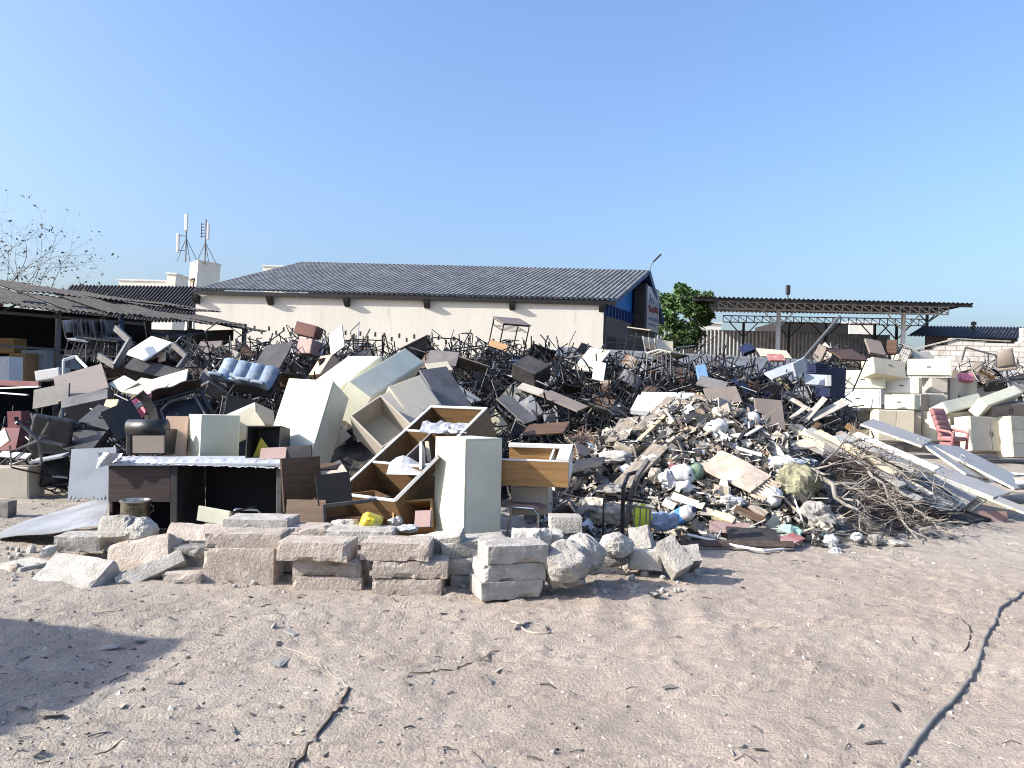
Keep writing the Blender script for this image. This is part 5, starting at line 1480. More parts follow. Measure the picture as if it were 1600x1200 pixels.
# sheds contents
simple_cab([(-10, 596, 17.5), (14, 596, 17.5), (-10, 557, 17.5)], .5, 'whitesteel', 'white cabinet at the left edge before the shed')
simple_cab([(14, 596, 18.5), (40, 596, 18.5), (14, 552, 18.5)], .5, 'wood', 'brown wooden cupboard in the shed shade')
simple_cab([(-10, 552, 19), (22, 552, 19), (-10, 528, 19)], .5, 'wood', 'brown cupboard upper box at the left edge in the shed')
simple_cab([(33, 592, 19.0), (72, 592, 19.0), (33, 547, 19)], .5, 'bluewhite', 'blue grey steel cupboard in the shed shade')
simple_cab([(80, 577, 19.5), (112, 577, 19.5), (80, 554, 19.5)], .5, 'bluewhite', 'low blue grey cabinet deeper in the shed')
simple_cab([(56, 596, 15.0), (94, 590, 15.0), (54, 580, 15)], .4, 'white', 'small white box with holes before the shed', seam=True)
bent([(99, 590, 14.5), (99, 563, 14.5), (118, 557, 14.8), (136, 575, 14.2)], .05, .03, 'whitesteel', 'white desk frame standing before the shed', 'white_trestle', 'frame')
for i in range(9):
    T = TRS(P(128 + i * 7.2, 566, 15.6 + (i % 3) * .1), R(4), R(-6 + (i * 37 % 13)), R(88 + (i * 29 % 15)))
    c = make_chair('bluewhite' if i == 0 else ('fabricgrey' if i % 2 else 'dkgrey'), side_me2, 'folded metal chair in the row under the shed eave', 'folding_chair'); c['group'] = 'row of folding chairs under the shed eave'; c.matrix_world = T

# blue four seat bench
T0 = P(330, 600, 12.6)
bb = root('seat_row', TRS(P(378, 607, 12.5), R(-28), R(9), R(-6), .8), 'row of dusty blue fabric seat backs lying on the heap', 'seat row')
for i in range(4):
    x = -.42 + i * .29
    mb = MB(); mb.sheet(8, 10, lambda u, v: (x + (u - .5) * .27, -.10 * math.sin(u * 3.14) * (1 - .3 * v) + .12 * (1 - v) ** 3 * -1, .0 + v * .56 - .0 * u), thick=-.06)
    mb.build('backrest', 'fabricblue', bb, smooth=True)
    mb = MB(); mb.sheet(8, 6, lambda u, v: (x + (u - .5) * .27, -.14 - v * .3, -.02 + .05 * math.sin(u * 3.14) * math.sin(v * 3.1)), thick=.06)
    mb.build('seat', 'fabricblue', bb, smooth=True)
MB().box(-.62, .02, -.05, .62, .09, .5).build('frame', 'dkgrey', bb)
bb.children[6].location = (.08, .05, -.02); bb.children[6].rotation_euler = (0, R(24), 0)

# black office chairs
def star_base(r_, lm='leather'):
    for k in range(5):
        a = 2 * math.pi * k / 5
        MB().tube([(0, 0, .09), (.18 * math.cos(a), .18 * math.sin(a), .085), (.31 * math.cos(a), .31 * math.sin(a), .06)], [.026, .02, .015], 6).build('leg', lm, r_)
        MB().lathe([(.03, -.015), (.03, .015)], 10, TRS((.31 * math.cos(a), .31 * math.sin(a), .03), R(90), 0, a)).build('caster', 'leather', r_)
    MB().tube([(0, 0, .07), (0, 0, .42)], .024, 8).build('gas_column', 'steel', r_)
def office_chair(T, label, m='leather', arms=True, back=True, lm='leather'):
    r_ = root('office_chair', T, label, 'office chair')
    star_base(r_, lm)
    mb = MB(); mb.box(-.25, -.25, .44, .25, .25, .54); mb.build('seat', m, r_, bevel=.04, seg=3)
    if back:
        mb = MB(); mb.sheet(8, 8, lambda u, v: ((u - .5) * (.48 - .08 * v), .25 + .06 * math.sin(v * 3) + .05 * (2 * u - 1) ** 2 * -1, .56 + v * .55), thick=-.07); mb.build('backrest', m, r_, smooth=True)
    if arms:
        for s in (-1, 1): MB().tube([(s * .24, .12, .5), (s * .31, .1, .55), (s * .31, .08, .72), (s * .31, -.18, .72), (s * .3, -.22, .55), (s * .24, -.15, .49)], .018, 7).build('armrest', m, r_)
    return r_
office_chair(TRS(P(56, 690, 9.7), R(-84), R(10), R(12)), 'upturned black office chair showing its star base toward camera', lm='steel')
office_chair(TRS(P(66, 652, 11.0), R(160), R(15), R(70)), 'black office chair upside down behind the star base')
# big black seats facing us
sb = root('black_armchair', TRS(P(128, 690, 10.6), R(-48), R(14), R(35)), 'pair of black padded seat cushions tipped toward the sun', 'armchair')
MB().box(-.29, -.25, 0, .29, .29, .12).build('seat', 'leather', sb, bevel=.05, seg=3)
MB().box(-.28, .27, .05, .28, .38, .62).build('backrest', 'leather', sb, bevel=.045, seg=3)
for s in (-1, 1): MB().tube([(s * .33, .3, .1), (s * .33, .3, .35), (s * .33, -.2, .32), (s * .33, -.24, .05)], .03, 8).build('armrest', 'leather', sb)
lb([(80, 700, 10.2), (142, 705, 10.1), (84, 668, 10.5)], .07, 'leather', 'black square seat cushion facing the camera', 'cushion', 'cushion')
lb([(122, 658, 10.7), (168, 672, 10.5), (142, 628, 11.0)], .08, 'leather', 'black padded chair back above the square cushion', 'cushion', 'back_cushion')
# long black bench and pink cloth
bh_ = root('bench', fit((245, 668, 11.0), (330, 650, 11.4), (243, 628, 11.3))[0], 'black bench frame with dark purple cover behind the desk', 'bench')
_, L, H = fit((245, 668, 11.0), (330, 650, 11.4), (243, 628, 11.3))
mb = MB(); mb.tube([(0, 0, 0), (-.02, 0, H * .8), (.1, 0, H), (L * .85, 0, H * 1.15), (L, .02, H * 1.1), (L * 1.05, 0, 0)], .035, 8); mb.build('back_frame', 'leather', bh_, smooth=True)
mb = MB(); mb.tube([(.12, -.03, 0), (.12, -.03, H * .55), (.25, -.03, H * .8), (L * .7, -.03, H * .95), (L * .85, -.03, H * .8), (L * .9, -.03, 0)], .018, 8); mb.build('arm_frame', 'steel', bh_)
mb = MB(); mb.sheet(10, 4, lambda u, v: (.06 + u * L * .95, .02 - v * .25, H * (.98 + .2 * u) + .05 - .05 * v + .02 * math.sin(u * 12)), thick=.02); mb.build('cover', 'dkwood', bh_)
MB().box(.1, .05, 0, L, .1, H * .95).build('back_panel', 'leather', bh_)
mb = MB(); A, B = P(204, 655, 11.0), P(236, 612, 11.4)
mb.sheet(14, 8, lambda u, v: lerp(A, B, u) + Vector((.26 * (v - .5) + .05 * math.sin(u * 8), -.12 * math.sin(v * 5 + u * 6) * .4, .05 * math.sin(v * 7 + u * 3) + .03 * frac((u * 4, v * 4, 0), 2))), thick=.01)
tag(mb.build('cloth', 'pinkfab'), 'crumpled pink cloth hanging over black chair frames', 'cloth')
for px, py, d, rx, ry, rz, m, lab in ((318, 640, 11.8, -20, 30, 40, 'fabricgrey', 'grey cushioned chair on its side below the blue seats'), (365, 640, 11.2, 80, 10, 30, 'leather', 'black chair toppled behind the ivory cabinet'), (285, 618, 12.3, 110, 20, 100, 'leather', 'black chair on its back left of the blue seats'), (170, 640, 11.4, 100, -30, 60, 'leather', 'black chair with legs pointing left above the pink cloth'), (185, 655, 11.0, 60, 60, 10, 'leather', 'black chair frame fallen below the cream boards')):
    c = make_chair(m, side_me if rz % 20 else side_me2, lab); c['group'] = ''; del c['group']; c.matrix_world = TRS(P(px, py, d) + Vector((0, 0, -.1)), R(rx), R(ry), R(rz))
rs = random.Random(19)
for i in range(26):
    px = rs.uniform(20, 420); d = rs.uniform(10.9, 13.2); z = max(0, leftfn((px + 120) / 620, (d - 9.9) / 5.2)[2]) + rs.uniform(.1, .35)
    if 200 < px < 420 and d < 11: continue
    if 295 < px < 450: continue
    drop(protos[:5], Matrix.Translation((P(px, 600, d).x, d, z)) @ rand_rot() @ Matrix.Translation((0, 0, -.4)))
mb = MB()
for i in range(170):
    px = rs.uniform(0, 430); d = rs.uniform(10.3, 13.4); z = max(0, leftfn((px + 120) / 620, (d - 9.9) / 5.2)[2]) + rs.uniform(0, .3)
    p = Vector((P(px, 600, d).x, d, z)); a = Vector((rs.gauss(0, 1), rs.gauss(0, 1), rs.gauss(0, 1))).normalized(); b = Vector((rs.gauss(0, 1), rs.gauss(0, 1), rs.gauss(0, 1))).normalized()
    q = p + a * rs.uniform(.2, .6); mb.tube([p, q, q + b * .3], .013, 5, mi=0 if rs.random() < .75 else 1)
tag(mb.build('frame_tangle', ['black', 'chrome']), kind='stuff')

# ================================================================== THE RUBBISH PILE
def trash_z(x, d):
    z = 1.50 * math.exp(-((x - 2.85) / 1.5) ** 2 - ((d - 11.7) / 1.7) ** 2)
    z += .42 * math.exp(-((x - 2.7) / 1.9) ** 2 - ((d - 10.0) / 1.15) ** 2)
    z += .25 * math.exp(-((x - 4.0) / .6) ** 2 - ((d - 10.8) / .8) ** 2)
    z += .45 * math.exp(-((x - 1.2) / .7) ** 2 - ((d - 11.0) / 1.3) ** 2)
    z -= .06
    return z
mb = MB()
def trfn(u, v):
    x, d = .2 + u * 6.0, 7.6 + v * 7.0
    z = trash_z(x, d)
    return (x, d, max(-.1, z - .05 + .10 * frac((x, d, 3), 2.2, 1) + .05 * frac((x, d, 8), 6, 4)) if z > -.02 else -.12)
mb.sheet(120, 130, trfn)
M['trashcore'] = mat('compacted rubbish', (.13, .12, .11), .95, .5, 9, .7, 25, c2=(.05, .045, .04), mix=(.42, .6), c3=(.32, .3, .27), mix3=(.6, .68), s3=14)
tag(mb.build('rubbish_mound', 'trashcore'), kind='stuff')
rs = random.Random(55)
def on_trash(px, py_hint=None, d=None):
    x = P(px, 600, d).x; return Vector((x, d, max(0, trash_z(x, d))))
def ray_trash(px, py):
    """where the line of sight through a photo pixel meets the pile"""
    d = 7.0
    while d < 14.5:
        p = P(px, py, d)
        if p.z <= max(0, trash_z(p.x, d)): return p
        d += .03
    return P(px, py, 12.5)
# torn paper, film, card and cloth beyond counting
LM = ['paper', 'litgrey', 'litbrown', 'litdark', 'litbeige', 'litgreen', 'litblue', 'litred', 'bag', 'card']
LW = [.13, .28, .14, .24, .13, .006, .008, .01, .045, .03]
mb = MB()
for i in range(9500):
    x, d = rs.gauss(2.75, 1.2), rs.uniform(8.2, 13.0); z = trash_z(x, d)
    pxx = 800 + x / d * FPX
    if z < .02 or x < .35 or pxx > 1300 or (pxx > 1235 and rs.random() < .6): continue
    s = rs.uniform(.014, .05) * (2.6 if rs.random() < .12 else 1)
    mi = rs.choices(range(len(LM)), LW)[0]
    n = 2; sd = rs.uniform(0, 99); el = rs.uniform(.35, 1)
    T = Matrix.Translation((x, d, z + rs.uniform(-.03, .06))) @ rand_rot()
    mb.sheet(n, n, lambda u, v: ((u - .5) * 2 * s + s * .3 * frac((u * 2, v * 2, sd), 2), (v - .5) * 2 * s * el + s * .3 * frac((u * 2, v * 2, sd + 7), 2), s * .8 * frac((u * 2, v * 2, sd + 3), 2.0, 0, 2)), T, mi)
tag(mb.build('litter', LM), kind='stuff')
# sticks, wires and splinters in the pile
mb = MB()
for i in range(900):
    x, d = rs.gauss(2.9, 1.45), rs.uniform(8.3, 13.2); z = trash_z(x, d)
    if z < .02 or x < .3 or x / d > .42: continue
    p = Vector((x, d, z + rs.uniform(-.02, .08))); a = Vector((rs.gauss(0, 1), rs.gauss(0, .8), rs.gauss(0, .35))).normalized(); L = rs.uniform(.1, .42)
    if rs.random() < .45:
        T = Matrix.Translation(p) @ a.to_track_quat('X', 'Z').to_matrix().to_4x4()
        mb.box(-L / 2, -rs.uniform(.008, .03), -.006, L / 2, rs.uniform(.008, .03), .006, T, rs.randrange(4))
    else:
        c = Vector((rs.gauss(0, 1), rs.gauss(0, 1), rs.gauss(0, .6))) * L * .35
        mb.tube([p, p + a * L * .5 + c * .5, p + a * L + c], rs.uniform(.003, .009), 4, mi=rs.randrange(6))
tag(mb.build('splinters', ['ply', 'palewood', 'white', 'doorgrey', 'black', 'chrome']), kind='stuff')
# dry straw left of the pile
mb = MB()
for i in range(2600):
    px = rs.gauss(912, 22); d = rs.uniform(10.6, 12.3); x = P(px, 600, d).x
    z = max(0, .95 * math.exp(-((d - 11.8) / .9) ** 2) * math.exp(-((px - 915) / 42) ** 2))
    p = Vector((x, d, z * rs.uniform(.75, 1.05))); a = Vector((rs.gauss(0, 1), rs.gauss(0, 1), rs.gauss(0, .6))).normalized(); L = rs.uniform(.08, .3)
    c = Vector((rs.gauss(0, 1), rs.gauss(0, 1), rs.gauss(0, 1))) * L * .25
    mb.tube([p, p + a * L * .5 + c, p + a * L], rs.uniform(.002, .005), 3, mi=0 if rs.random() < .75 else 1)
mb.sheet(24, 16, lambda u, v: (P(850 + 120 * u, 600, 10.6 + v * 2).x, 10.6 + v * 2, .8 * math.exp(-((10.6 + v * 2 - 11.8) / .9) ** 2) * math.exp(-((850 + 120 * u - 915) / 42) ** 2) - .06))
tag(mb.build('straw_heap', ['straw', 'litbeige']), kind='stuff')

def plank(o, a, wd, th, m, label, name='plank', cat='plank', up=None):
    """flat board between two pixels, its broad face toward camera and sky"""
    def on(q):
        t = ray_trash(q[0], q[1]) if up is None else None
        return P(q[0], q[1], min(q[2], t.y - .24)) if t is not None and t.y < 13.2 else P(*q)
    A, B = on(o), on(a); d_ = B - A; L = d_.length; d_.normalize()
    n_ = Vector(up or (-.35, -.6, .7)); n_ = (n_ - d_ * n_.dot(d_)).normalized(); s = n_.cross(d_)
    T = Matrix(((d_.x, s.x, n_.x, A.x), (d_.y, s.y, n_.y, A.y), (d_.z, s.z, n_.z, A.z), (0, 0, 0, 1)))
    mb = lump(L, wd, th, max(.05, L / 30), .012, .003, L * 7)
    return tag(mb.build(name, m, None, T @ Matrix.Translation((L / 2, 0, 0))), label, cat)
plank((972, 760, 9.9), (1032, 698, 11.0), .24, .03, 'ply', 'wide weathered plank standing out in front of the trash pile')
plank((962, 690, 11.2), (984, 654, 11.7), .3, .02, 'ply', 'short grooved board at the left shoulder of the trash pile')
plank((996, 672, 11.6), (1050, 622, 12.4), .16, .03, 'ply', 'upper weathered plank leaning toward the white slabs')
plank((1018, 668, 11.6), (1066, 624, 12.3), .14, .03, 'litbeige', 'paler plank beside the upper weathered plank')
plank((1000, 688, 11.2), (1040, 650, 11.8), .06, .03, 'palewood', 'narrow pale batten below the upper planks')
plank((1068, 660, 11.6), (1100, 640, 12.0), .16, .02, 'dkgrey', 'dark crate side lying near the pile peak')
plank((1165, 682, 11.2), (1190, 667, 11.4), .05, .02, 'white', 'small white stick at the right of the pile peak')
plank((1050, 775, 9.3), (1100, 792, 9.0), .1, .02, 'cream', 'cream board lying below the white bags')
plank((1036, 785, 9.1), (1055, 793, 9.0), .1, .02, 'cream', 'short cream board left of the other cream one')
plank((1115, 808, 8.9), (1148, 820, 8.75), .09, .09, 'palewood', 'pale wooden drawer end with two holes in the trash')
plank((1148, 795, 9.0), (1195, 815, 8.9), .1, .02, 'brown', 'brown slat behind the pale drawer end')
plank((1172, 790, 9.3), (1197, 806, 9.1), .1, .02, 'ply', 'grey board below the white pear shaped bag')
plank((1108, 823, 8.65), (1172, 828, 8.6), .16, .02, 'pinkboard', 'long dusty pink board at the pile toe')
plank((1225, 848, 8.5), (1248, 838, 8.6), .16, .02, 'red', 'red board end at the pile toe right of the pink board')
plank((1135, 838, 8.5), (1215, 842, 8.45), .2, .05, 'dkgrey', 'dark grey board at ground level under the pink board')
plank((1150, 700, 11), (1190, 712, 10.8), .06, .02, 'white', 'thin white lath across the upper right of the pile')
plank((1060, 850, 8.45), (1240, 852, 8.35), .08, .025, 'barkdark', 'dark lath lying along the pile toe')
rs = random.Random(61); k = 0
SM = [('ply', 'weathered'), ('litgrey', 'grey'), ('beige', 'beige'), ('card', 'cardboard'), ('taupe', 'grey brown'), ('white', 'white'), ('dkgrey', 'dark'), ('litbeige', 'pale')]
while k < 64:
    px, py = rs.uniform(915, 1255), rs.uniform(628, 838); p = ray_trash(px, py)
    if p.y > 12.9 or p.x < .8 or p.z < .03 or (1085 < px < 1200 and 705 < py < 790): continue
    m_, nm = SM[k % len(SM)]; L = rs.uniform(.16, .5); k += 1
    mb = lump(L, rs.uniform(.08, .26), rs.uniform(.015, .05), .05, .03, .008, k * 1.9)
    o = tag(mb.build('scrap_board', m_, None, TRS(p + Vector((0, -.05, .0)), rs.gauss(.35, .4), rs.gauss(0, .5), rs.uniform(0, 6.28))), nm + ' broken board piece lying among the rubbish of the pile', 'board', 'broken board pieces on the rubbish pile')
# big beige card panel with finned end
ta, tb, tc2 = ray_trash(1093, 731).y - .2, ray_trash(1172, 772).y - .2, ray_trash(1122, 712).y - .15
T, L, H = fit((1093, 731, ta), (1172, 772, tb), (1122, 712, tc2))
cpn = root('card_panel', T, 'large beige panel with a brown stain and finned right end', 'panel')
mb = MB(); mb.sheet(16, 12, lambda u, v: (L * u, .012 * math.sin(u * 5 + v * 3), (H * 1.25) * v), thick=-.03); mb.build('face', 'card', cpn)
mb = MB()
mb.prism([(.0, .0), (.06, .01), (.075, .05), (.05, .08), (.01, .09), (-.03, .06)], -.006, -.002, Matrix(((1, 0, 0, L * .62), (0, 0, 1, -.012), (0, 1, 0, H * .42), (0, 0, 0, 1)))); mb.build('stain', 'taupe', cpn)
mb = MB()
for i in range(8): mb.box(L + .0, -.005, H * (.02 + i * .15), L + .17, .03, H * (.075 + i * .15))
mb.build('fin', 'card', cpn)
# green round ball, sack and bags
p = ray_trash(1083, 742) + Vector((0, -.08, .04)); gb_ = MB()
n = 16
gb_.lathe([(.0001 + .12 * math.sin(math.pi * i / n), -.13 * math.cos(math.pi * i / n)) for i in range(n + 1)], 24)
tag(gb_.build('round_float', 'green', None, TRS(p, R(30), R(20), 0), smooth=True), 'faded green round ball lying on the trash pile', 'ball')
def bagpx(px, py, sx, sy, sz, m, lab, seed, cat='plastic bag', name='plastic_bag', rot=0.0):
    p = ray_trash(px, py); return crumple(p + Vector((0, -.14, .02)), sx, sy, sz, m, lab, seed, cat, name, rot)
bagpx(1117, 670, .13, .11, .11, 'bag', 'white bag near the pile peak, the uppermost', 11)
bagpx(1062, 742, .16, .12, .12, 'bag', 'knotted white bag left of the green ball', 12)
bagpx(1065, 762, .1, .08, .08, 'bag', 'hanging end of the white bag left of green ball', 13)
bagpx(1040, 752, .1, .09, .13, 'film', 'translucent bag left of the knotted white one', 14)
bagpx(1200, 778, .11, .1, .12, 'bag', 'white pear shaped bag right of the finned panel', 15)
bagpx(1172, 657, .1, .08, .09, 'bag', 'white bag at the upper right of the pile', 16)
bagpx(984, 664, .085, .08, .1, 'bluewhite', 'pale round pot on the left shoulder of the pile', 17, 'pot', 'round_pot')
bagpx(1140, 783, .14, .1, .06, 'film', 'crumpled film below the beige panel', 18, 'plastic film', 'plastic_film')
bagpx(1238, 760, .26, .22, .24, 'sack', 'big olive net sack right of the white pear shaped bag', 19, 'sack', 'net_sack')
bagpx(1220, 728, .22, .2, .12, 'film', 'clear film bundle above the olive sack', 20, 'plastic film', 'plastic_film')
bagpx(1268, 805, .2, .16, .14, 'litgrey', 'grey dusty bundle at the right toe of the pile', 21, 'bundle', 'cloth_bundle')
bagpx(1225, 830, .13, .12, .07, 'litgreen', 'torn pale bag with green print at the pile toe', 22)
bagpx(1120, 650, .12, .1, .1, 'litbeige', 'beige sack by the uppermost white bag', 23, 'sack', 'sack')
bagpx(1010, 720, .14, .1, .07, 'paper', 'white crumpled sheet beside the wide weathered plank', 24, 'paper', 'paper')
bagpx(960, 715, .22, .16, .08, 'paper', 'spread of white torn cloth left of the wide plank', 25, 'cloth', 'cloth')
bagpx(1020, 745, .09, .08, .1, 'litbeige', 'dirty beige rag below the wide plank', 26, 'rag', 'rag')
bagpx(955, 765, .2, .18, .07, 'litgrey', 'grey rag heap behind the cylinder seat', 27, 'rag', 'rag')
bagpx(1330, 838, .06, .06, .05, 'bag', 'small white lump at the toe by the branches', 28)
bagpx(1358, 842, .08, .07, .06, 'litgrey', 'grey lump at the toe below the branches', 29, 'rag', 'rag')
bagpx(1392, 848, .12, .06, .03, 'paper', 'flat pale scrap at the toe of the branches', 30, 'paper', 'paper')
bagpx(1300, 812, .09, .08, .06, 'paper', 'white crumpled lump under the thick bent branch', 31, 'paper', 'paper')
bagpx(1290, 845, .07, .06, .07, 'film', 'pale film scrap standing on the sand at the toe', 32, 'plastic film', 'plastic_film')
crumple(G(1305, 865) + Vector((0, 0, .02)), .06, .05, .05, 'film', 'small clear film piece alone on the sand', 33, 'plastic film', 'plastic_film')
# bottle container with blue label and white pole
T = TRS(ray_trash(1053, 818) + Vector((0, 0, .05)), R(60), R(25), R(20)); bt = root('water_bottle', T, 'large clear water bottle with a blue label at pile toe', 'bottle')
MB().lathe([(.02, .0), (.085, .01), (.09, .03), (.09, .24), (.07, .29), (.03, .31), (.028, .34), (.0, .341)], 20).build('body', 'film', bt, smooth=False)
MB().lathe([(.0915, .10), (.0925, .102), (.0925, .19), (.0915, .192)], 20).build('label_band', 'blue', bt)
MB().lathe([(.034, .325), (.034, .35), (.0, .352)], 12).build('cap', 'navy', bt)
mb = MB(); mb.tube([P(1074, 835, 8.4), P(1150, 853, 8.1), P(1192, 860, 7.95)], .014, 7); tag(mb.build('white_pole', 'whitesteel'), 'thin white pole lying along the front toe of the pile', 'pole')
mb = MB(); mb.tube([P(1192, 861, 8.0), P(1240, 856, 8.2)], .014, 7); tag(mb.build('white_pole', 'whitesteel'), 'shorter white pole continuing right at the pile toe', 'pole')
# cylinder, card scoop, chair frame with lime bag in front of the pile
mb = MB(); a, b = P(870, 806, 8.6), P(894, 792, 8.5); mb.tube([a, b], .085, 16); tag(mb.build('foam_roll', 'dkgrey'), 'dark cylindrical roll with pale end below the desk return', 'roll')
mb = MB(); a, b = P(893.7, 792.2, 8.499), P(894.6, 791.7, 8.497); mb.tube([a, b], .07, 16); tag(mb.build('paper_disc', 'peach'), 'pale disc on the end of the dark roll', 'disc')
T, L, H = fit((900, 808, 8.3), (960, 812, 8.2), (912, 784, 8.5)); cs = root('suitcase', T, 'open torn case with brown card inside, before the pile', 'case')
mb = MB(); mb.sheet(12, 10, lambda u, v: (L * u, -.1 * math.sin(u * 3.14) * (1 - v) + .06 * frac((u * 2, v * 2, 3), 2), H * v * (1 + .15 * math.sin(u * 6))), thick=-.02); mb.build('shell', 'litgrey', cs)
mb = MB(); mb.sheet(6, 6, lambda u, v: (L * (.2 + .5 * u), -.10 - .03 * frac((u, v, 5), 3), H * (.3 + .55 * v)), thick=-.008); mb.build('card_lining', 'card', cs)
fc = root('broken_chair', TRS(P(975, 838, 7.9), 0, 0, R(-12)), 'black bent metal chair frame standing at the pile front', 'chair frame')
MB().tube([(-.02, 0, -.05), (-.02, .0, .5), (.02, .12, .62), (.16, .2, .66)], .022, 8).build('front_tube', 'black', fc)
MB().tube([(.0, .22, .05), (.05, .2, .38), (.12, .12, .62), (.22, .1, .78)], .03, 8).build('bent_tube', 'steel', fc)
MB().tube([(-.22, .05, -.02), (-.22, .05, .38), (.25, -.05, .36), (.26, .1, .37), (-.1, .25, .40)], .012, 6).build('seat_rail', 'black', fc)
MB().tube([(.0, -.1, .33), (.26, -.12, .32), (.26, -.12, -.05)], .013, 6).build('seat_rail', 'steel', fc)
for x in (.04, .1, .16, .22): MB().tube([(x, -.11, .32), (x, -.11, -.03)], .007, 5).build('rod', 'steel', fc)
crumple(P(1003, 812, 8.05), .09, .06, .14, 'lime', 'lime yellow bag behind the bent metal frame', 41, 'bag', 'bag')
crumple(P(1038, 815, 8.3), .15, .1, .1, 'litblue', 'dark blue cloth bundle right of the lime bag', 42, 'bundle', 'cloth_bundle')
crumple(P(948, 805, 8.3), .16, .1, .09, 'litbeige', 'pale sack lying behind the bent metal frame', 43, 'sack', 'sack')
crumple(P(905, 738, 9.4), .2, .1, .05, 'litdark', 'dark torn sheet between the desk return and pile', 44, 'sheet', 'torn_sheet')
board(( 893, 733, 9.6), (940, 728, 9.5), (918, 716, 9.9), .03, 'dkgrey', 'dark board poking out left of the wide plank')
mb = MB(); mb.tube([P(1240, 705, 11), P(1230, 725, 10.5), P(1214, 745, 10.2)], .012, 6); mb.tube([P(1214, 702, 11), P(1248, 694, 11.2)], .012, 6)
tag(mb.build('bent_rod', 'black'), 'bent black rod standing in the right of the pile', 'rod')
mb = MB(); mb.tube([P(1218, 718, 10.7), P(1226, 690, 11)], .028, 7); tag(mb.build('grey_pipe', 'litgrey'), 'short grey pipe beside the bent black rod', 'pipe')

# ================================================================== DRY BRANCHES
def bx_(px, d): return P(px, 600, d).x
mb = MB()
def brfn(u, v):
    px, d = 1180 + u * 330, 8.9 + v * 3.4
    x = bx_(px, d); h = .88 * math.exp(-((px - 1335) / 85) ** 2) * math.exp(-((d - 10.9) / .95) ** 2)
    return (x, d, max(-.1, h - .14 + .06 * frac((x, d, 2), 2.4)))
mb.sheet(40, 30, brfn)
M['brushcore'] = mat('dark twig mass', (.05, .042, .036), .95, .5, 18, .6, 40, c2=(.1, .085, .07))
tag(mb.build('brushwood_mound', 'brushcore'), kind='stuff')
rs = random.Random(91)
mb = MB()
for i in range(2400):
    u, v = rs.random(), rs.random() ** 1.2; p = Vector(brfn(u, v))
    if p.z < -.09: continue
    p.z += rs.uniform(.05, .22)
    a = Vector((rs.gauss(.4, 1), rs.gauss(-.3, .8), rs.gauss(0, .4))).normalized(); L = rs.uniform(.15, .55); c = Vector((rs.gauss(0, 1), rs.gauss(0, 1), rs.gauss(0, .7))) * L * .3
    q = p + a * L * .5 + c * .6; e = p + a * L
    if e.z < 0: e.z = .02
    mb.tube([p, q, e], [.006, .005, .002] if rs.random() < .8 else [.011, .008, .004], 4, mi=0 if rs.random() < .26 else 1)
tag(mb.build('twigs', ['bark', 'barkdark']), kind='stuff')
BR = [((1240, 735, 9.75), (1322, 790, 8.95), .05, 'thick pale bent branch lying over the dark twigs'),
      ((1330, 705, 10.65), (1420, 745, 9.95), .018, 'forked dry branch at the top of the brushwood'),
      ((1355, 735, 10.05), (1420, 828, 8.95), .02, 'pale branch drooping down the front of the brushwood'),
      ((1300, 760, 9.65), (1400, 790, 9.15), .016, 'thin crooked branch across the middle of the brushwood'),
      ((1390, 720, 10.35), (1470, 765, 9.65), .014, 'wiry branch reaching right toward the white doors'),
      ((1290, 720, 10.25), (1345, 690, 10.85), .014, 'light twiggy branch rising before the leaning boards'),
      ((1340, 770, 9.35), (1345, 832, 8.65), .014, 'short pale branch hanging at the toe'),
      ((1420, 790, 9.35), (1470, 832, 8.95), .016, 'dry branch low at the right toe of brushwood'),
      ((1440, 834, 9.05), (1512, 816, 9.35), .022, 'straight pale branch lying on the sand at right')]
for i, (o, a, r, lab) in enumerate(BR):
    A, B = P(*o), P(*a); d_ = B - A; L = d_.length
    r_ = random.Random(200 + i); mb = MB(); tips = []
    n = 7; pts = []
    for k in range(n + 1):
        t = k / n; pts.append(lerp(A, B, t) + Vector((r_.gauss(0, .02), r_.gauss(0, .02), .16 * L * math.sin(t * 3.14) * (1 if r > .03 else .5) + r_.gauss(0, .02))))
    mb.tube(pts, [r * (1 - .55 * k / n) for k in range(n + 1)], 7)
    if i != 8:
        for k in range(2, n + 1):
            for q in range(2 if r < .03 else 1):
                dd = (d_.normalized() + Vector((r_.gauss(0, .8), r_.gauss(-.2, .6), r_.gauss(.2, .6)))).normalized()
                branch(mb, pts[k], dd, L * r_.uniform(.18, .38), r * .42, 1, r_, tips, .6, .02, (2, 3), 3)
    tag(mb.build('dry_branch', 'bark', smooth=False), lab, 'branch', 'dry branches on the brushwood')

# ================================================================== LEANING WHITE DOORS
def door_board(o, a, b, th, label, m='doorgrey', knob=(), name='door'):
    T, L, H = fit(o, a, b)
    r_ = root(name, T, label, 'door', 'white doors and boards dumped in a leaning stack')
    MB().box(0, 0, 0, L, th, H).build('panel', m, r_, bevel=.003)
    mb = MB()
    e = .004
    mb.box(-e, .002, -e, L + e, th - .002, -.0005); mb.box(-e, .002, H + .0005, L + e, th - .002, H + e); mb.box(-e, .002, 0, -.0005, th - .002, H); mb.box(L + .0005, .002, 0, L + e, th - .002, H)
    mb.build('edge', 'edge', r_)
    for (u, v) in knob:
        MB().tube([(L * u - .04, -.0, H * v), (L * u - .04, -.05, H * v), (L * u + .04, -.05, H * v), (L * u + .04, -.0, H * v)], .008, 6).build('handle', 'chrome', r_)
    return r_
door_board((1376, 708, 12.2), (1552, 776, 10.9), (1362, 687, 12.9), .04, 'top grey white door with two ring handles, nearest in stack', knob=((.2, .6), (.4, .75)))
door_board((1437, 690, 13.0), (1510, 740, 12.2), (1452, 686, 13.5), .04, 'narrow grey door lying beside the top door', knob=((.6, .6),))
door_board((1450, 692, 13.2), (1585, 762, 12.0), (1472, 684, 14.0), .04, 'grey door at the right, sloping down to the sand', knob=((.35, .2),))
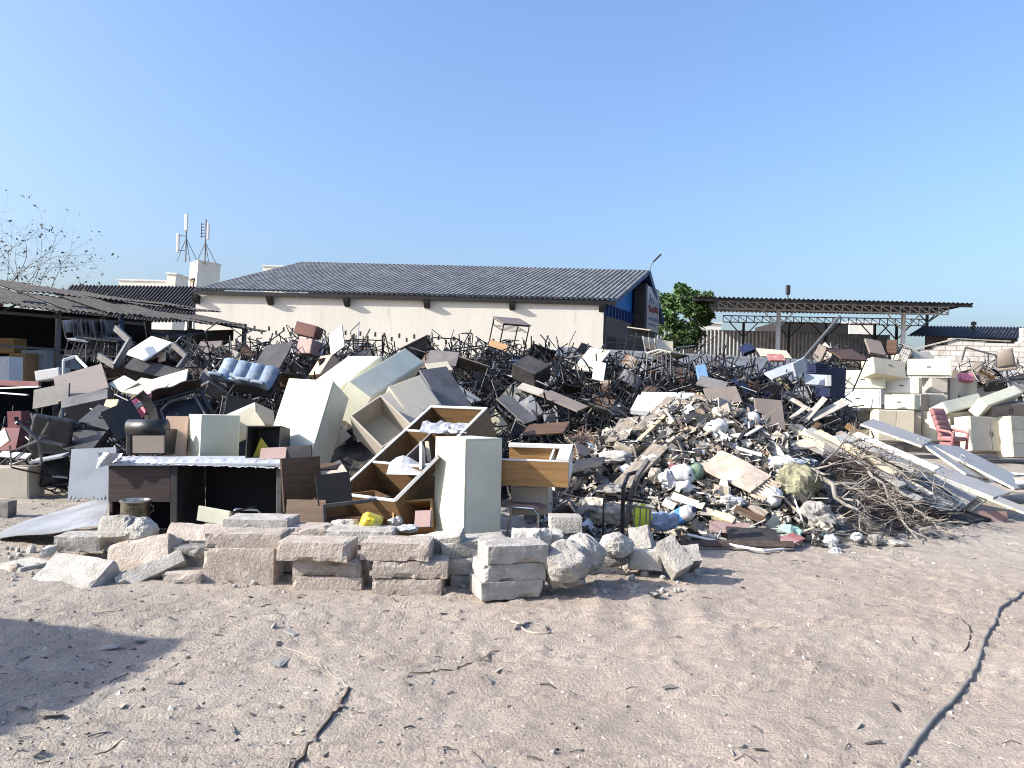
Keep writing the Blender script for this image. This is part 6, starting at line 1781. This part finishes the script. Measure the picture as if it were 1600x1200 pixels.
door_board((1345, 662, 13.4), (1440, 696, 12.8), (1352, 650, 14.0), .04, 'rear pale board at the head of the leaning stack', knob=((.9, .5),))
door_board((1338, 696, 12.4), (1600, 800, 10.6), (1322, 682, 12.7), .035, 'long door under the top one reaching the right edge')
for i in range(15):
    rr = random.Random(300 + i); t = i / 14
    x0, y0, d0 = 1258 + 95 * rr.random(), 672 + 26 * rr.random(), 12.2 + rr.uniform(-.5, .6)
    ln = rr.uniform(.5, 1.1)
    x1, y1 = x0 + 150 * ln + rr.uniform(-15, 15), y0 + 82 * ln + rr.uniform(-9, 9); d1 = d0 - 1.7 * ln
    m_ = ('doorgrey', 'edge', 'palewood', 'doorgrey', 'ply', 'white')[i % 6]
    lab = ['grey', 'white', 'pale wood', 'ivory', 'weathered', 'white chipped'][i % 6] + ' ' + ['strip', 'board', 'edge board'][i % 3] + ' in the leaning stack, ' + ['at its upper left', 'showing a splintered edge', 'half buried under doors', 'sloping to the branches', 'close to the brown slat'][i % 5]
    o = plank((x0, y0, d0), (x1, y1, d1), rr.uniform(.05, .16), .03, m_, lab, 'board', 'board', up=(-.25, -.35, .9)); o['group'] = 'boards at the edges of the leaning stack'
for i in range(14):
    rr = random.Random(400 + i)
    o = plank((1235 + i * 5 + rr.uniform(-4, 4), 668 + i * 1.2 + rr.uniform(-6, 14), 12.2), (1285 + i * 4 + rr.uniform(-8, 8), 694 + i * 2 + rr.uniform(-6, 16), 11.4), rr.uniform(.04, .09), .025, ('palewood', 'white', 'ivory', 'cream')[i % 4], 'narrow pale lath in the splayed bundle above the brushwood', 'lath', 'lath', up=(-.3, -.4, .8)); o['group'] = 'splayed bundle of pale laths'
plank((1322, 664, 12.6), (1348, 686, 12.2), .12, .03, 'wood', 'orange brown slat at the head of the leaning stack', 'slat', 'slat')
plank((1268, 678, 12.0), (1280, 664, 12.1), .1, .05, 'brown', 'rust brown block beside the pale laths', 'block', 'wood_block')
plank((1282, 672, 12.0), (1300, 690, 11.7), .05, .03, 'brown', 'rust brown stick leaning on pale laths', 'stick', 'stick')
board((1285, 715, 11.2), (1310, 716, 11.1), (1290, 688, 11.5), .03, 'grey', 'grey square board at the foot of the laths')
board((1302, 700, 11.5), (1336, 696, 11.6), (1300, 681, 11.8), .03, 'bluewhite', 'bluish board beside the grey square board')
for i in range(9):
    rr = random.Random(600 + i); t = i / 8
    o = plank((1300 + 45 * t, 712 - 14 * t + rr.uniform(-3, 3), 11.9 + .5 * t), (1470 + 60 * t, 800 - 12 * t + rr.uniform(-4, 4), 10.7 + .3 * t), .28 + .2 * rr.random(), .035, ('edge', 'doorgrey', 'ply', 'ivory', 'dkgrey')[i % 5], ('pale', 'grey', 'weathered', 'ivory', 'dark')[i % 5] + ' long board, ' + ('lowest', 'second', 'third', 'fourth', 'fifth', 'sixth', 'seventh', 'eighth', 'ninth')[i] + ' layer under the top door', 'board', 'board', up=(-.25, -.3, .9)); o['group'] = 'boards at the edges of the leaning stack'
# box base under the stack
T, L, H = fit((1492, 814, 10.9), (1576, 816, 10.9), (1492, 797, 10.95)); pb = root('wooden_frame', T, 'low wooden frame with dusty pink front under the doors', 'wooden frame')
MB().box(0, 0, -.02, L, .04, H).build('front_board', 'pinkboard', pb)
MB().box(0, .041, -.02, .04, .7, H).build('side_board', 'palewood', pb); MB().box(.041, .25, H * .3, L, .7, H * .5).build('inner_board', 'cream', pb)
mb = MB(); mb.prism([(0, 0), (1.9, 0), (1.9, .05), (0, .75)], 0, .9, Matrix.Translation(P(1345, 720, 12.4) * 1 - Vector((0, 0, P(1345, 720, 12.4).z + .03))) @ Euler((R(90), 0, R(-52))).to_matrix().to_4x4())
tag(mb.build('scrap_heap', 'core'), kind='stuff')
for i in range(6):
    rr = random.Random(500 + i)
    o = plank((1560 + rr.uniform(-5, 30), 742 + i * 5, 13.0 - i * .2), (1640, 738 + i * 6 + rr.uniform(-8, 8), 13.0 - i * .2), .2, .03, ('white', 'dkgrey', 'litbeige')[i % 3], ('white', 'dark', 'beige')[i % 3] + ' board lying flat at the right edge beyond the doors, ' + ('upper', 'lower')[i // 3], 'board', 'board', up=(0, -.1, 1))
# white poles leaning at the right of chair heap
for (o, a, w_, lab) in (((1256, 660, 12.6), (1290, 622, 13.2), .1, 'grey steel profile leaning up right of the door panel'), ((1268, 655, 12.6), (1322, 628, 13.2), .16, 'grey folded panel sloping up below the patterned cabinet'), ((1235, 655, 12.4), (1260, 636, 12.8), .08, 'short grey strip left of the folded panel')):
    plank(o, a, w_, .02, 'litgrey', lab, 'steel_sheet', 'panel')

# ================================================================== STEEL CABINETS STACKED AT THE RIGHT
D0 = 24.0
def scab(f, m, label, doors=0, drawers=0, side=None, dd=.5, d=D0, slant=.55):
    """cabinet end seen nearly square on: f = (x0, x1, ytop, ybot)"""
    x0, x1, yt, yb = f
    return steel_cabinet('steel_cabinet', (x0, yb, d), (x1, yb + (x1 - x0) * .03, d - .25 * slant if m is None else d), (x0, yt, d), dd, m, label, doors, drawers, group='steel cabinets stacked at the right')
def lit(x0, x1, x2, yt, yb, m, label, d=D0, **k):
    """cabinet turned so that its left face (x0-x1) meets the sun and its right face (x1-x2) is in shade"""
    w1 = (x1 - x0) / FPX * d; w2 = max(.15, (x2 - x1) / FPX * d)
    th = R(58)                                  # lit face nearly square to the camera's left
    a = P(x1, yb, d); bb = P(x1, yt, d); rt = Vector((a.x + w2, d + w2 * .75, a.z + .0)); 
    T, L, H = frame(a, rt, bb)
    r_ = root('steel_cabinet', T, label, 'cabinet', 'steel cabinets stacked at the right')
    Dp = w1 / max(.3, abs(T.col[1].x))
    MB().box(0, 0, 0, L, Dp, H).build('body', m, r_, bevel=.01)
    MB().box(-.006, .04, .03, -.001, Dp - .04, H - .03).build('side_panel', k.get('m2', m), r_)
    n = k.get('doors', 0)
    for i in range(n): MB().box(i * L / n + .015, -.012, .03, (i + 1) * L / n - .01, -.001, H - .03).build('door', m, r_)
    return r_
M['stained2'] = mat('rust stained sheet', (.55, .55, .52), .6, .08, 3, .05, 30, c2=(.42, .25, .10), mix=(.58, .72), c3=(.28, .27, .26), mix3=(.6, .68), s3=8)
M['stained'] = mat('peeled white sheet', (.62, .62, .6), .6, .08, 3, .05, 30, c2=(.5, .3, .13), mix=(.62, .8), c3=(.14, .15, .22), mix3=(.62, .66), s3=5)
def two(x0, x1, x2, yt, yb, d, m, label, m2=None, doors=0, drop=0):
    """box showing a sunlit left face (x0-x1) and a shaded right face (x1-x2)"""
    a = P(x1, yb, d); bb = P(x1, yt, d); lf = P(x0, yb - drop, d + .55); w2 = max(.12, (x2 - x1) / FPX * d)
    v = Vector((lf.x - a.x, lf.y - a.y, lf.z - a.z)); pv = Vector((-v.y, v.x, 0)).normalized() * -1
    if pv.x < 0: pv = -pv
    k = w2 / max(.25, pv.x)
    T, L, H = frame(a, a + pv * k, bb); Dp = v.length
    r_ = root('steel_cabinet', T, label, 'cabinet', 'steel cabinets stacked at the right')
    MB().box(0, 0, 0, L, Dp, H).build('body', m, r_, bevel=.012)
    sp = MB().box(-.012, .05, .04, -.001, Dp - .05, H - .04).build('side_panel', m2 or m, r_, bevel=.008)
    if w2 < .4 and Dp > .7 and H > .4: MB().box(-.02, Dp * .5 - .06, H * .5 - .02, -.0125, Dp * .5 + .06, H * .5 + .02).build('handle', 'steel', sp)
    for i in range(doors): MB().box(i * L / doors + .015, -.014, .03, (i + 1) * L / doors - .012, -.001, H - .03).build('door', m, r_, bevel=.004)
    return r_
two(1312, 1384, 1394, 578, 607, 23.4, 'ivory', 'pale cabinet on its side at the left top of the stack')
two(1304, 1377, 1386, 608, 638, 22.6, 'ivory', 'cabinet with dark peeling marks at lower left of the stack', 'stained')
two(1382, 1436, 1455, 590, 615, 23.2, 'ivory', 'rust stained white cabinet in the middle of the stack', 'stained2')
two(1382, 1429, 1450, 617, 640, 23.0, 'ivory', 'clean ivory cabinet under the rust stained one')
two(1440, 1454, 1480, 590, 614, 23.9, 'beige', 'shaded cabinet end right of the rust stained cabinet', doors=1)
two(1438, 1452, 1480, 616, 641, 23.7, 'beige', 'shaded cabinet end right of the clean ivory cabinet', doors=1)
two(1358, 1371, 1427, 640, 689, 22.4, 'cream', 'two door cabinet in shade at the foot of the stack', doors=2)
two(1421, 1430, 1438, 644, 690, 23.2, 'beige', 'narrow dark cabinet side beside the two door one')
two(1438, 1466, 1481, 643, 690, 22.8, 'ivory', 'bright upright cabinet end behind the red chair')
two(1494, 1523, 1528, 595, 626, 24.2, 'ivory', 'bright small cabinet end with shadow at the upper right')
two(1474, 1483, 1495, 590, 641, 24.1, 'beige', 'narrow shaded cabinet edge right of the stack')
two(1418, 1486, 1503, 560, 586, 23.6, 'ivory', 'long bright cabinet topping the stack, right one', doors=1)
steel_cabinet('steel_cabinet', (1366, 583, 23.0), (1416, 591, 23.3), (1373, 559, 23.2), .5, 'cream', 'tilted cream drawer cabinet topping the stack at left', drawers=1, group='steel cabinets stacked at the right')
def tilt(o, a, b, D, m, label, **k): return steel_cabinet('steel_cabinet', o, a, b, D, m, label, group='steel cabinets stacked at the right', **k)
tilt((1482, 645, 21.9), (1538, 631, 22.6), (1480, 626, 22.1), .5, 'ivory', 'long dented cabinet sloping up right above the red chair')
tilt((1484, 668, 22.1), (1542, 662, 22.7), (1482, 646, 22.05), .5, 'cream', 'shaded cabinet below the dented sloping one')
tilt((1543, 634, 21.6), (1598, 613, 22.4), (1538, 619, 21.9), .5, 'ivory', 'bright sloping cabinet at the right picture edge')
tilt((1548, 655, 21.9), (1608, 650, 22.3), (1544, 635, 21.8), .5, 'taupe', 'brown shaded cabinet under the bright sloping one', doors=2)
tilt((1519, 704, 21.4), (1581, 706, 21.9), (1523, 650, 21.6), .5, 'cream', 'upright two door cabinet right of the red chair', doors=2)
tilt((1583, 714, 21.4), (1640, 716, 21.9), (1584, 650, 21.6), .5, 'cream', 'cabinet cut by the right picture edge', drawers=3)
tilt((1487, 694, 21.9), (1519, 706, 22.1), (1486, 662, 22.0), .4, 'beige', 'cabinet with diagonal crease just behind the red chair')
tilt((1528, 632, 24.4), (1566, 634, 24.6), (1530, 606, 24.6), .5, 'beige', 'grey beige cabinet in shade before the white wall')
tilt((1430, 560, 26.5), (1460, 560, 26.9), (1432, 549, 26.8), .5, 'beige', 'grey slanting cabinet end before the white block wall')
tilt((1404, 562, 26.8), (1432, 562, 26.8), (1404, 553, 26.8), .5, 'ivory', 'bright low cabinet before the white block wall')
tilt((1324, 668, 22.8), (1372, 672, 23.0), (1324, 640, 22.8), .5, 'dkgrey', 'dark cabinet in shade under the peeling cabinet')
tilt((1330, 700, 22.9), (1372, 700, 23.0), (1330, 670, 22.9), .5, 'beige', 'beige cabinet at the foot of the stack behind the boards')
# heap carrying the upper cabinets
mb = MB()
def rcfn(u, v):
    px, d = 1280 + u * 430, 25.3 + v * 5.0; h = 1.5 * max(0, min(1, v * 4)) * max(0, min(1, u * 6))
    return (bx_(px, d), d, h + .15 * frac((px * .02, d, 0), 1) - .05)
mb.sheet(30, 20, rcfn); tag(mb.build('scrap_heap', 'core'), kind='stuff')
for i in range(22):
    rr = rs; px = rr.uniform(1500, 1610); d = rr.uniform(24.6, 26.5); drop(protos[:5] if i % 3 else dprotos, Matrix.Translation((bx_(px, d), d, P(px, 592 + rr.uniform(-14, 22), d).z)) @ rand_rot() @ Matrix.Translation((0, 0, -.4)))
mb = MB(); beam(mb, P(1503, 563, 24.6), P(1509, 542, 24.6), .04); beam(mb, P(1509, 543, 24.6), P(1571, 559, 24.4), .05); beam(mb, P(1544, 553, 24.5), P(1544, 570, 24.5), .03); beam(mb, P(1558, 556, 24.5), P(1557, 576, 24.5), .05)
tag(mb.build('metal_bed', 'steel'), 'thin metal bed frame sticking up at the right', 'bed')
office_chair(TRS(P(1576, 600, 23.6), R(-10), R(8), R(150)), 'grey brown office chair on the scrap at right edge', 'taupe')
lb([(1503, 593, 24.2), (1522, 595, 24.2), (1503, 582, 24.3)], .2, 'pinkfab', 'bright magenta box in the scrap at right')
lb([(1545, 597, 24), (1606, 590, 24), (1545, 593, 24.1)], .4, 'dkgrey', 'dark flat board under the grey brown office chair')
lb([(1578, 612, 23.5), (1606, 612, 23.5), (1582, 594, 23.6)], .05, 'doorgrey', 'pale grey panel at the right edge above the sloping cabinet', 'panel', 'panel')
for i in range(34):
    rr = rs; px = rr.uniform(1285, 1410); d = rr.uniform(26.2, 27.8); drop(protos[:4] if i % 4 else dprotos, Matrix.Translation((bx_(px, d), d, P(px, 575 + rr.uniform(-22, 20), d).z)) @ rand_rot() @ Matrix.Translation((0, 0, -.4)))
# the red recliner
rc = root('recliner_chair', TRS(P(1484, 704, 20.8), 0, 0, R(28), .92), 'faded red padded reclining chair before the cabinets', 'armchair')
T = Matrix.Identity(4)
mb = MB()
for i in range(5): mb.sheet(6, 4, lambda u, v: ((u - .5) * .56, .22 + (i + v) * .055 + .0, .42 + (i + v) * .145 + 0 * u), thick=-.1)
mb2 = MB(); mb2.sheet(8, 24, lambda u, v: ((u - .5) * .56, .20 + v * .30 - .035 * abs(math.sin(v * 15.7)) - .02 * math.sin(u * 3.14), .40 + v * .74), thick=-.11)
mb2.build('backrest', 'redfade', rc, smooth=True)
MB().box(-.29, -.32, .28, .29, .22, .42).build('seat', 'redfade', rc, bevel=.05, seg=3)
for s in (-1, 1):
    MB().tube([(s * .35, -.28, .05), (s * .35, -.3, .5), (s * .35, -.2, .56), (s * .35, .18, .6)], .04, 8).build('armrest', 'redfade', rc, smooth=True)
MB().box(-.2, -.2, 0, .2, .2, .27).build('base', 'redfade', rc, bevel=.02)
office = None

# ================================================================== CABLE, STICK AND GROUND LITTER
def ground_line(pts, r, m, name, label, cat, n=8, dense=6, wob=.0):
    Q = []
    rr = random.Random(5)
    for (a, b) in zip(pts, pts[1:]):
        for k in range(dense):
            t = k / dense; g = G(a[0] + (b[0] - a[0]) * t, a[1] + (b[1] - a[1]) * t)
            Q.append(g)
    Q.append(G(*pts[-1]))
    for _ in range(2): Q = [Q[0]] + [(Q[i - 1] + Q[i] * 2 + Q[i + 1]) / 4 for i in range(1, len(Q) - 1)] + [Q[-1]]
    Q = [Vector((q.x + rr.gauss(0, wob), q.y + rr.gauss(0, wob), gz(q.x, q.y) + r * .5 + abs(rr.gauss(0, wob)) * .5)) for q in Q]
    mb = MB(); mb.tube(Q, r, n)
    return tag(mb.build(name, m, smooth=True), label, cat)
ground_line([(1640, 900), (1610, 920), (1585, 938), (1562, 952), (1556, 975), (1540, 1000), (1525, 1040), (1508, 1066), (1488, 1092), (1460, 1118), (1437, 1150), (1412, 1185), (1395, 1215), (1370, 1260)], .0125, 'rubber', 'hose', 'long grey hose snaking over the sand at right', 'hose', 10)
ground_line([(545, 1078), (535, 1094), (520, 1112), (505, 1132), (480, 1168), (462, 1190), (448, 1215)], .008, 'barkdark', 'stick', 'thin dark stick lying on the sand near the bottom', 'stick', 6, 3)
ground_line([(437, 1002), (470, 1014), (505, 1035), (530, 1060), (546, 1078)], .0035, 'litbeige', 'wire', 'thin buried wire ridge leading to the dark stick', 'wire', 5, 6)
ground_line([(1490, 970), (1510, 978), (1517, 990), (1514, 1010), (1506, 1018)], .005, 'barkdark', 'twig', 'curved dark twig on the sand near the hose', 'twig', 5, 5)
ground_line([(800, 972), (818, 985), (840, 992), (858, 990)], .008, 'litbeige', 'root', 'pale dry root lying on the sand, upper strand', 'root', 5, 4, .006)
ground_line([(806, 985), (826, 976), (845, 978), (855, 985)], .007, 'bark', 'root', 'crossed dry root on the sand, lower strand', 'root', 5, 4, .006)
ground_line([(640, 1060), (690, 1046), (735, 1030), (775, 1014)], .004, 'litbrown', 'root', 'dark crumbly strand along the low sand ridge', 'root', 5, 8, .01)
for q, (px, py, s, lab) in enumerate(((170, 1001, .07, 'small pale chip lying in the hut shadow'), (440, 1031, .06, 'flat grey shard on the sand beside the wire'), (455, 988, .05, 'dark lump on the sand right of the hut shadow'), (225, 990, .06, 'dark flake near the shadow tip'), (1020, 938, .07, 'black flat shard on sand before the pile'))):
    g = G(px, py); mb = lump(s * 2, s, .012, .02, .01, .004, q)
    tag(mb.build('stone_chip', 'litgrey' if q != 4 else 'litdark', None, TRS((g.x, g.y, gz(g.x, g.y)), R(6), R(-8), q * 1.3)), lab, 'shard')
mb = MB(); rs = random.Random(12)
N = 0
while N < 9500:
    y = 2.7 + 9.5 * rs.random() ** 1.5; x = rs.uniform(-.78, .8) * y
    left = 1 / (1 + math.exp((x + .6) * 1.6)); right = 1 / (1 + math.exp(-(x - 2.6) * 2))
    if rs.random() > .22 + .75 * max(left, right * .8): continue
    N += 1
    s = .004 + .012 * rs.random() ** 3 + (.02 * rs.random() if rs.random() < .03 else 0)
    z = gz(x, y) if N % 1 == 0 else 0
    a = rs.uniform(0, 6.28); ca, sa = math.cos(a) * s, math.sin(a) * s; h = s * rs.uniform(.3, .9); e = rs.uniform(.4, 1)
    vs = [(x + ca, y + sa, z), (x - sa * e, y + ca * e, z - .002), (x - ca, y - sa, z), (x + sa * e, y - ca * e, z - .002), (x + rs.gauss(0, .3) * s, y + rs.gauss(0, .3) * s, z + h)]
    mb.add(vs, [(0, 1, 4), (1, 2, 4), (2, 3, 4), (3, 0, 4)], None, rs.choices((0, 1, 2, 3), (.4, .4, .12, .08) if left > .6 else (.5, .18, .2, .12))[0])
tag(mb.build('gravel', ['flake', 'flakedark', 'concgrey', 'conclight']), kind='stuff')
mb = MB()
for i in range(1000):
    y = 2.8 + 8 * rs.random() ** 1.4; x = rs.uniform(-.75, .78) * y
    if rs.random() > .35 + .6 / (1 + math.exp((x + .4) * 1.4)): continue
    z = gz(x, y) + .004; a = rs.uniform(0, 6.28); L = rs.uniform(.02, .11); w_ = rs.uniform(.002, .012) if rs.random() < .8 else rs.uniform(.012, .03)
    b = a + rs.gauss(0, .5); m_ = (x + math.cos(a) * L * .5, y + math.sin(a) * L * .5)
    e = (m_[0] + math.cos(b) * L * .5, m_[1] + math.sin(b) * L * .5)
    if w_ < .012: mb.tube([(x, y, z), (*m_, gz(*m_) + .006 + rs.random() * .008), (*e, gz(*e) + .003)], w_ * .35, 4, mi=rs.choices((0, 1, 2), (.5, .35, .15))[0])
    else: mb.box(-L / 2, -w_ / 2, 0, L / 2, w_ / 2, .004, TRS((x, y, z + .002), rs.gauss(0, .15), rs.gauss(0, .15), a), rs.choices((0, 1, 2), (.3, .3, .4))[0])
tag(mb.build('ground_twigs', ['flakedark', 'bark', 'litbeige']), kind='stuff')
